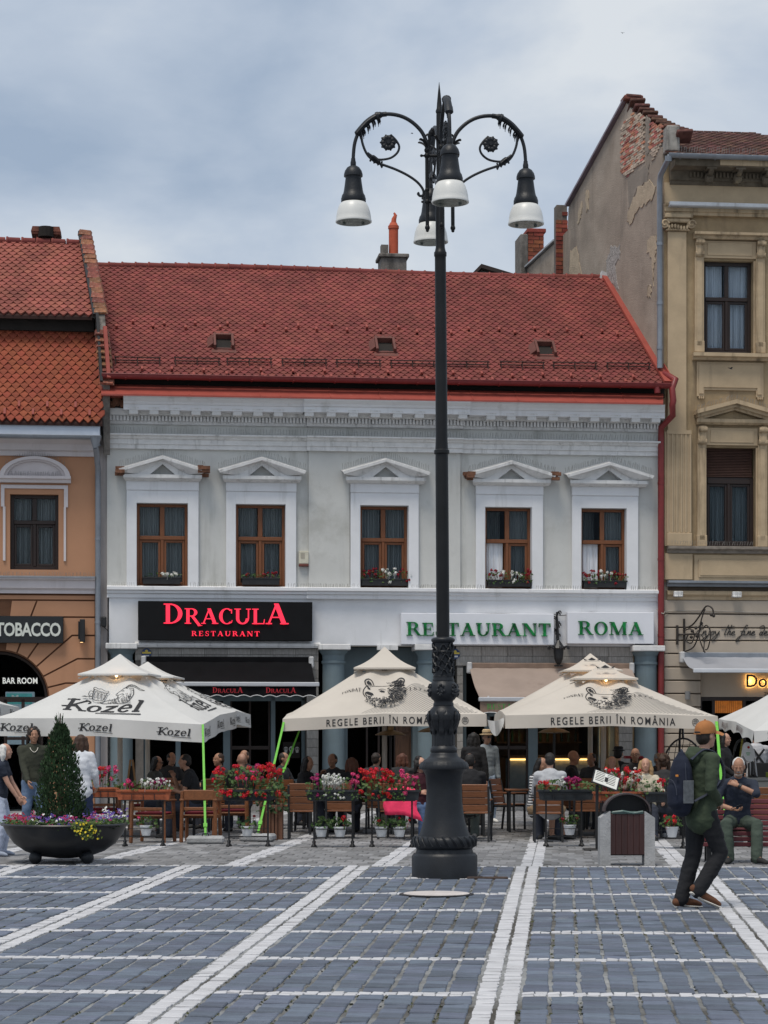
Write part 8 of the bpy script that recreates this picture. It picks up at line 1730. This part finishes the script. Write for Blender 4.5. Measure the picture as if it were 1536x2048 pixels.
        shoes[q] = MB(); shoes[q].tube([S(back), S(A.lerp(tip, .3)+V((0, 0, -.012))), S(A.lerp(tip, .8)), S(tip+u.normalized()*.02)], [(.042*k, .042*k), (.044*k, .045*k), (.045*k, .034*k), (.034*k, .024*k)], 10, 0, True, None, True)
    trou.tube([S(pel-ax*.06), S(pel+ax*.09)], [(.172*k, .135*k), (.168*k, .124*k)], 14, 0, True, (1, 0, 0), True)
    # head in its own frame
    HM = Matrix.Translation(S(hd)) @ Matrix.Rotation(look[0], 4, 'Z') @ Matrix.Rotation(look[1], 4, 'X') @ Matrix.Scale(k, 4); R3 = HM.to_3x3()
    def B(m, c, r, mi=0, sg=14, rg=10): m.ball(HM @ V(c), r, sg, rg, mi, R3.to_4x4())
    B(body, (0, .012, .03), (.076, .094, .094)); B(body, (0, -.018, -.035), (.062, .070, .085)); B(body, (0, -.055, -.088), (.032, .030, .028)); B(body, (0, -.096, -.018), (.013, .022, .014)); B(body, (0, -.086, .006), (.009, .014, .030))
    for sx in (-1, 1):
        B(body, (sx*.078, .012, -.005), (.012, .022, .032)); B(ex, (sx*.030, -.078, .012), (.0135, .010, .0065), 1, 8, 6); B(ex, (sx*.032, -.084, .034), (.022, .007, .005), 3, 8, 5); B(body, (sx*.035, -.060, -.022), (.024, .022, .022))
    B(ex, (0, -.086, -.052), (.023, .008, .0065), 2, 10, 6)
    hm = hairmat(hc, HR[hc]); skm = SK[skin]
    bo = remesh(body, 'body', [skm, M_EYE, M_LIP, hm], min(vox, .014)*k, t, 2, ex)
    if sleeve >= 0: remesh(shirt, tname or 'shirt', [cloth(top, topc)], vox*k, t, 2, None, .0075)
    remesh(trou, 'trousers' if legl >= 1 else 'shorts', [cloth('legs_%02d%02d%02d' % tuple(int(c*99) for c in legs), legs)], vox*k, t, 2, None, .008); [remesh(m, 'shoe', [cloth('shoe_%02d' % int(shoe[0]*99), shoe)], .012*k, t, 1) for m in shoes.values()]
    if hair != 'bald':
        m = MB(); B(m, (0, .024, .036), (.083, .092, .088)); B(m, (0, .045, .0), (.080, .068, .090))
        if hair in ('long', 'bob'):
            L = -.30 if hair == 'long' else -.14
            for sx in (-1, -.4, .4, 1): m.tube([HM @ V((sx*.075, .015 if abs(sx) == 1 else .07, .05)), HM @ V((sx*.092, .02 if abs(sx) == 1 else .08, -.07)), HM @ V((sx*.095, .03 if abs(sx) == 1 else .09, L))], [.035*k, .045*k, .03*k], 8, 0, True, None, True)
        if hair == 'curly':
            r_ = random.Random(len(label))
            for _ in range(40): d = V((r_.gauss(0, 1), r_.gauss(.35, .8), r_.gauss(.3, .9))).normalized(); m.ball(HM @ (V((0, .03, .035))+V((d.x*.085, d.y*.09, d.z*.095))), .028*k, 7, 5)
            for sx in (-1, 1): m.tube([HM @ V((sx*.08, .03, .0)), HM @ V((sx*.09, .05, -.13))], [.04*k, .03*k], 8, 0, True, None, True)
        remesh(m, 'hair', [hm], .0115*k, t, 1, None, .006)
    P.update(HM=HM, t=t, k=k, S=S, pel=pel, ax=ax, nb=nb, hd=hd, Sx=Sx); return P
def glasses(p, dark=False):
    m = MB(); HM = p['HM']
    for s in (-1, 1): m.tube([HM @ Vector((s*.032+.026*math.cos(a), -.098, .010+.02*math.sin(a))) for a in [2*math.pi*q/10 for q in range(11)]], .003, 4); m.tube([HM @ Vector((s*.058, -.098, .014)), HM @ Vector((s*.085, .01, .012))], .003, 4)
    if dark:
        for s in (-1, 1): m.ball(HM @ Vector((s*.032, -.096, .010)), (.027, .006, .02), 8, 5, 0, HM.to_3x3().to_4x4())
    m.build('glasses', [M_BLK], p['t'])
def straw_hat(p, m_, brim=.135, ch=1.):
    m = MB(); HM = p['HM']; m.lathe([(.075, .03), (brim, .045), (brim, .052), (.085, .062), (.082, .13), (.06, .15), (.02, .142)], (0, 0, 0), 24, 0, Matrix.Identity(4)); m.lathe([(.0865, .066), (.0855, .088)], seg=24, mi=1); m.v = [tuple(HM @ (Vector((v[0], v[1], .05+(v[2]-.05)*ch))+Vector((0, .01, .015)))) for v in m.v]; m.build('hat', [m_, M_BLK], p['t'], 40)
def phone(label, p, q, off=(0, 0, 0), rot=(0, 0, 0), sz=(.037, .005, .075)):
    w = p['t'].matrix_basis @ p['S'](p['W'+q]+Vector(off)); o = MB().box(-sz[0], sz[0], -sz[1], sz[1], -sz[2], sz[2], 0, .006).build('phone', [mat('phone_black', (.012, .012, .014), .25)], None, loc=w); o.rotation_euler = rot; tag(o, label, 'phone')
D = math.radians
# --- standing guests on the left
p = person('man with curly dark hair and olive sweater standing behind the conifer', spot(67, 36), D(14), 1.77, hands={'L': (.20, -.20, .82), 'R': (-.10, -.30, .86)}, top='olive_dark', topc=(.035, .038, .026), legs=(.10, .15, .24), hair='curly', hc='dark', skin='b'); m = MB().tube(spl([p['S'](p['nb'])+Vector(q) for q in ((-.07, -.05, .02), (-.05, -.10, -.05), (0, -.125, -.09), (.05, -.10, -.05), (.07, -.05, .02))], 3), .006, 5); m.build('necklace', [M_CER], p['t'])
person('white haired woman in navy top beside the black bowl', gnd(-2, 1712), D(88), 1.53, lean=.10, hands={'L': (.12, -.36, .86), 'R': (-.12, -.36, .84)}, top='navy', topc=(.018, .024, .04), sleeve=.4, legs=(.45, .50, .62), shoe=(.3, .34, .42), hair='bob', hc='white', skin='a', fem=True)
person('brown haired woman in white blouse seen from behind next to the conifer', spot(161, 34), D(172), 1.66, hands={'L': (.2, -.22, .95), 'R': (-.2, -.22, .95)}, top='white_blouse', topc=(.62, .64, .68), legs=(.03, .045, .10), hair='long', hc='brown', fem=True, hem=.08)
# --- seated guests under the goat parasol
p = person('seated woman with glasses in profile behind the white flowers', spot(303, 39.6), D(72), 1.68, True, .12, (0, .1), top='greygreen', topc=(.055, .058, .05), hair='bob', hc='black', skin='b', fem=True); glasses(p)
person('seated man in black shirt resting his chin on his hand', spot(392, 36.9), D(-86), 1.76, True, .22, (0, .05), hands={'R': (-.10, -.36, .98), 'L': (.10, -.42, .80)}, top='black', topc=(.014, .014, .016), sleeve=.4, hair='short', hc='black', skin='b')
person('bald man seen from behind the red geraniums', spot(484, 38.8), D(196), 1.74, True, top='charcoal', topc=(.03, .03, .032), hair='bald', skin='a'); person('dark haired guest seated behind the bald man', spot(490, 41.5), D(-20), 1.80, True, top='charcoal', topc=(.03, .03, .032), hair='short', hc='brown', skin='b')
# --- seated guests at the centre
person('woman with long black hair in black jacket at the slatted table', spot(606, 38.9), D(64), 1.68, True, .10, (.1, .12), top='black', topc=(.014, .014, .016), hair='long', hc='black', skin='b', fem=True)
p = person('dark haired man holding his hand to his face at the slatted table', spot(671, 39.8), D(-24), 1.74, True, .15, hands={'R': (-.12, -.34, .98), 'L': (.14, -.4, .8)}, top='charcoal', topc=(.03, .03, .032), hair='short', hc='black', skin='b')
person('brown haired woman from behind at the slatted table', spot(704, 38.6), D(188), 1.66, True, top='black', topc=(.014, .014, .016), hair='bob', hc='red', fem=True); person('dim seated guest in the doorway behind the red flowers', spot(804, 42.6), D(170), 1.72, True, top='charcoal', topc=(.03, .03, .032), hair='bob', hc='red', skin='c')
person('dark curly haired woman in maroon top beside the lamp post', spot(838, 36.6), D(24), 1.68, True, .05, (.35, 0), hands={'L': (.18, -.40, .78), 'R': (-.16, -.4, .78)}, top='maroon', topc=(.045, .010, .016), legs=(.08, .13, .24), hair='curly', hc='black', fem=True)
person('guest in dark top seated with back turned beside the lamp post', spot(941, 36.2), D(186), 1.76, True, .10, top='black', topc=(.014, .014, .016), sleeve=.4, legs=(.10, .12, .11), shoe=(.35, .34, .32), hair='short', hc='black', skin='b')
person('long haired woman in black cardigan walking towards the door', spot(947, 42.2), D(178), 1.72, hands={'L': (.24, -.12, .82), 'R': (-.26, .06, .80)}, top='black', topc=(.014, .014, .016), legs=(.02, .02, .022), hair='long', hc='black', fem=True, hem=.22)
p = person('smiling man in straw hat and sunglasses at the door', spot(972, 43.6), D(20), 1.74, look=(.3, 0), top='blue_shirt', topc=(.22, .25, .27), legs=(.32, .40, .50), shoe=(.6, .6, .58), hair='short', hc='dark', skin='b'); straw_hat(p, mat('straw', (.52, .38, .22), .9, .12, 20)); glasses(p, True)
# --- seated guests on the right
person('woman in striped top bending over the table', spot(1072, 36.4), D(50), 1.68, True, .12, (0, .25), hands={'L': (.10, -.40, .80), 'R': (-.14, -.36, .78)}, top='stripe', topc=(.05, .05, .055), legs=(.32, .22, .13), legl=.5, hair='long', hc='black', skin='b', fem=True)
me_ = MATS['cloth_stripe']; nt_ = me_.node_tree; w_ = nt_.nodes.new('ShaderNodeTexWave'); w_.wave_type = 'BANDS'; w_.bands_direction = 'Z'; w_.inputs['Scale'].default_value = 7; w_.inputs['Distortion'].default_value = .6; cr_ = nt_.nodes.new('ShaderNodeValToRGB'); cr_.color_ramp.interpolation = 'CONSTANT'; cr_.color_ramp.elements[0].color = (.02, .02, .025, 1); cr_.color_ramp.elements[1].position = .5; cr_.color_ramp.elements[1].color = (.6, .6, .6, 1); tcx = nt_.nodes.new('ShaderNodeTexCoord'); nt_.links.new(tcx.outputs['Object'], w_.inputs['Vector']); nt_.links.new(w_.outputs['Fac'], cr_.inputs[0]); nt_.links.new(cr_.outputs[0], [n for n in nt_.nodes if n.type == 'BSDF_PRINCIPLED'][0].inputs['Base Color'])
person('dark haired man in grey white shirt seated with back to the square', spot(1101, 35.7), D(182), 1.78, True, .12, (0, .3), top='greywhite', topc=(.42, .43, .45), legs=(.03, .035, .05), hair='short', hc='black', skin='a', hem=.06)
person('bald man in dark jacket in profile before the lit bar', spot(1143, 39.5), D(84), 1.80, True, 0, top='black', topc=(.014, .014, .016), hair='bald', skin='b')
p = person('blonde woman raising a phone behind the red flowers', spot(1222, 37.6), D(4), 1.66, True, .08, hands={'L': (.03, -.30, 1.02), 'R': (-.05, -.30, 1.0)}, top='rose', topc=(.35, .2, .18), hair='long', hc='blonde', fem=True, elb={'L': (.6, .1, -.7), 'R': (-.6, .1, -.7)}, hipz=.56); phone('black phone held up by the blonde woman', p, 'L', (-.04, -.05, .09), (0, D(90), 0))
p = person('seated man with glasses and shaved head below the red menu box', spot(1271, 40.2), D(-14), 1.76, True, top='charcoal', topc=(.03, .03, .032), hair='bald', skin='b', hipz=.6); glasses(p)
p = person('long haired blonde woman in cream cardigan squinting at the square', spot(1291, 36.3), D(-6), 1.68, True, .04, (0, -.05), hands={'R': (-.16, -.26, 1.06), 'L': (.30, -.36, .66)}, top='cream', topc=(.52, .47, .36), hair='long', hc='blonde', skin='a', fem=True, elb={'R': (-.8, .1, -.6)}, hipz=.52); phone('small dark phone in the hand of the squinting blonde woman', p, 'R', (0, -.03, .08), (0, D(-20), D(30)), (.03, .005, .06))
person('curly dark haired guest from behind, next to the backpack', spot(1330, 36.4), D(192), 1.74, True, .1, top='charcoal', topc=(.03, .03, .032), shoe=(.4, .4, .4), hair='curly', hc='brown', skin='b'); p = person('guest in dark hat behind the filming woman', spot(1236, 41.0), D(160), 1.78, True, top='black', topc=(.014, .014, .016), hair='short', hc='black', hipz=.6); straw_hat(p, cloth('cap_black', (.015, .015, .017)), .12, .75)
person('smiling waitress in black jacket and white shirt at the counter', spot(1447, 40.6), D(58), 1.70, hands={'L': (.2, -.3, 1.0), 'R': (-.2, -.3, 1.0)}, top='black', topc=(.014, .014, .016), hair='long', hc='black', skin='a', fem=True)
p = person('waiter in pale shirt with black apron straps seen from behind', spot(1512, 39.6), D(190), 1.76, hands={'L': (.28, -.25, .92), 'R': (-.28, -.25, .92)}, top='paleshirt', topc=(.45, .45, .47), sleeve=1, legs=(.02, .02, .022), hair='short', hc='dark', skin='a'); m = MB()
for s in (-1, 1): m.bar((s*.10, .135, 1.18), (-s*.10, .15, 1.44), .035, .012, up=(0, 1, 0)); 
m.box(-.2, .2, .135, .15, .88, 1.2, 0, .01); m.build('apron', [M_BLK], p['t'])
for px, Y, rz, hc_, lb in ((338, 43.0, 40, 'black', 'dim seated guest deep behind the easel'), (446, 40.8, -60, 'brown', 'dim seated guest between the green strap and the bald man'), (560, 42.4, 70, 'dark', 'dim seated guest in front of the skull poster'), (748, 41.6, 150, 'dark', 'dim seated guest behind the brown haired woman'), (1188, 41.6, -40, 'black', 'dim seated guest in front of the lit bar'), (1312, 41.2, 30, 'grey', 'grey haired seated guest near the red menu box')): person(lb, spot(px, Y), D(rz), 1.74, True, .08, top='charcoal', topc=(.03, .03, .032), hair='short', hc=hc_, skin='b')
# --- white haired man on the bench
bz = bp+Vector((-.32, -.06, 0)); p = person('white haired man in navy T-shirt sitting on the dark red bench with a phone', bz, D(-4), 1.76, True, .20, (-.1, .32), hands={'L': (-.02, -.30, 1.00), 'R': (-.10, -.36, .70)}, feet={'L': (.20, -.50, .08), 'R': (-.14, -.40, .075), 'Lt': (.30, -.64, .03)}, knees={'L': (.35, -1, .3), 'R': (-.25, -1, .3)}, top='navy', topc=(.018, .024, .04), sleeve=.5, legs=(.055, .075, .058), shoe=(.02, .02, .02), hair='short', hc='white', skin='b', vox=.013, elb={'L': (1, .1, -.3), 'R': (-1, .4, -.2)}, palm={'L': (0, .7, -.3), 'R': (0, 0, 1)}, curl=.9)
phone('black phone in the lap of the white haired man', p, 'R', (.06, -.05, .03), (D(70), 0, D(50))); m = MB(); B0 = p['HM']; m.ball(B0 @ Vector((0, -.092, -.038)), (.03, .008, .008), 10, 6, 0, B0.to_3x3().to_4x4()); m.ball(B0 @ Vector((0, -.045, -.088)), (.05, .05, .03), 12, 8, 1, B0.to_3x3().to_4x4()); m.build('beard', [hairmat('grey', HR['grey']), hairmat('stubble', (.30, .24, .2))], p['t'], 60)
w = p['S'](p['WL'].lerp(p['EL'], .12)); MB().tube([w-(p['WL']-p['EL']).normalized()*.018, w+(p['WL']-p['EL']).normalized()*.018], .04, 12).build('wristwatch', [M_BLK], p['t'], 40)
# --- the man walking past in the foreground (walks to the right)
fp = gnd(1403, 1815); p = person('man walking in green hoodie, orange cap and navy backpack', fp, D(110), 1.80, False, .02, (.28, -.06), hands={'L': (.10, -.12, 1.04), 'R': (-.11, -.13, 1.03)}, feet={'L': (.09, .17, .08), 'Lt': (.11, -.02, .03), 'R': (-.08, .08, .165), 'Rt': (-.10, -.12, .045)}, knees={'L': (.08, -1, 0), 'R': (0, -1, 0)}, top='hoodie_green', topc=(.036, .052, .030), legs=(.011, .0115, .014), shoe=(.12, .05, .025), hair='short', hc='dark', skin='a', vox=.011, elb={'L': (.7, .75, 0), 'R': (-.7, .75, 0)}, hem=.09, sh=1.10, tname='hoodie', hipz=.94)
k = p['k']; HM = p['HM']; t = p['t']; M_CAP = cloth('cap_orange', (.33, .135, .045), .15)
m = MB(); cs = []
for i in range(9):
    a = math.pi/2*i/8; cs.append((.103*math.cos(a)+.0005, .035+.098*math.sin(a)))
m.lathe([(.104, .005), (.106, .02)]+cs, (0, 0, 0), 28, 0, Matrix.Diagonal((.92, 1.08, 1, 1))); m.v = [tuple(HM @ (Vector(v)+Vector((0, .012, .022)))) for v in m.v]; q = len(m.v)
vs = []
for i in range(13):
    a = math.pi*(1.14+.72*i/12)
    for r, z in ((.098, .030), (.15, .022), (.185, .008)): vs.append(HM @ Vector((r*math.cos(a)*.84, .012+r*math.sin(a)*1.08, z+.022-.035*abs(math.cos(a)))))
m.add(vs, [(i*3+j, i*3+j+1, i*3+j+4, i*3+j+3) for i in range(12) for j in range(2)]); m.ball(HM @ Vector((0, .01, .157)), .01, 8, 5); m.build('cap', [M_CAP], t, 50)
m = MB(); m.ball(HM @ Vector((0, .108, .040)), (.045, .02, .024), 12, 8, 0, HM.to_3x3().to_4x4()); m.tube([HM @ Vector((x, .122-.9*x*x, .028)) for x in (-.045, -.02, 0, .02, .045)], .007, 6, 1); m.build('cap_opening', [hairmat('dark', HR['dark']), M_CAP], t, 50)
hood = MB(); nb = p['nb']; 
for a in range(0, 360, 24):
    c, s_ = math.cos(rad(a)), math.sin(rad(a)); hood.ball((nb+Vector((c*.105, .035+s_*.085, .0+.035*s_)))*k, (.05*k, .05*k, .045*k), 8, 6)
hood.ball((nb+Vector((0, .12, -.035)))*k, (.13*k, .075*k, .085*k), 12, 8); remesh(hood, 'hood', [MATS['cloth_hoodie_green']], .014, t, 3, None, .006)
bk = MB(); cb = p['pel']+p['ax']*.27+Vector((0, .225, 0)); bk.tube([(cb+Vector((0, 0, z)))*k for z in (-.25, -.18, 0, .14, .22, .26)], [(.135*k, .085*k), (.16*k, .115*k), (.155*k, .105*k), (.14*k, .09*k), (.10*k, .065*k), (.05*k, .04*k)], 18, 0, True, (1, 0, 0), True); bk.tube([(cb+Vector((0, .07, z)))*k for z in (-.2, -.05, .02)], [(.12*k, .055*k), (.12*k, .06*k), (.09*k, .03*k)], 14, 0, True, (1, 0, 0), True)
M_BP = cloth('backpack_navy', (.008, .012, .027), .2); o = remesh(bk, 'backpack', [M_BP], .014, None, 2); o.location = fp; o.rotation_euler.z = D(110); tag(o, 'navy backpack on the back of the walking man', 'backpack')
m = MB()
for s in (-1, 1): m.tube(spl([(cb+Vector((s*.09, -.06, .22)))*k, (nb+Vector((s*.115, .06, .045)))*k, (nb+Vector((s*.125, -.07, .0)))*k, (nb+Vector((s*.15, -.135, -.14)))*k, (nb+Vector((s*.165, -.09, -.30)))*k, (cb+Vector((s*.15, -.06, -.18)))*k], 5), [(.030*k, .010*k)], 8, 0, True, (1, 0, 0))
m.tube(spl([(cb+Vector((-.03, -.02, .25)))*k, (cb+Vector((0, 0, .31)))*k, (cb+Vector((.03, -.02, .25)))*k], 4), .012, 6); m.tube([(cb+Vector((.118*math.cos(a), .128-.02*abs(math.cos(a)), -.12+.15*math.sin(a))))*k for a in [math.pi*q/12 for q in range(13)]], .006, 5); m.tube([(cb+Vector((-.163+.045*abs(z)*2.2, .03, z)))*k for z in (-.2, -.1, 0, .1, .19)], .006, 5); m.build('strap', [cloth('strap_navy', (.03, .036, .055))], o)
m = MB(); m.box(-.02, .02, -.06, .06, -.01, .01, 0, .003, Matrix.Translation((cb+Vector((.155, .05, .02)))*k) @ Matrix.Rotation(D(90), 4, 'Y') @ Matrix.Rotation(D(90), 4, 'Z')) if False else m.box(-.168*k, -.156*k, (cb.y-.05)*k, (cb.y+.06)*k, (cb.z-.20)*k, (cb.z+.02)*k, 0, .004); m.build('side_pocket', [mat('mesh_grey', (.10, .11, .12), .6, .3, 30)], o)
m = MB().box(-.13*k, -.095*k, (cb.y+.095)*k, (cb.y+.112)*k, (cb.z+.055)*k, (cb.z+.075)*k, 0, .003); m.build('logo_patch', [mat('patch_orange', (.6, .22, .03), .6)], o)
so2 = MB()
for A, T in (((.09, .17, .08), (.11, -.02, .03)), ((-.08, .08, .165), (-.10, -.12, .045))):
    A, T = Vector(A), Vector(T); u_ = (T-A).normalized(); n_ = Vector((0, u_.z, -u_.y)); n_ = n_ if n_.z < 0 else -n_; pts = [A-u_*.055+n_*.05, A.lerp(T, .3)+n_*.055, A.lerp(T, .8)+n_*.038, T+u_*.045+n_*.022]; so2.tube([q*k for q in pts], [(.036*k, .012*k), (.042*k, .013*k), (.046*k, .013*k), (.03*k, .011*k)], 10, 0, True, (1, 0, 0), True)
so2.build('shoe_sole', [mat('sole_white', (.62, .60, .55), .7)], t, 60)
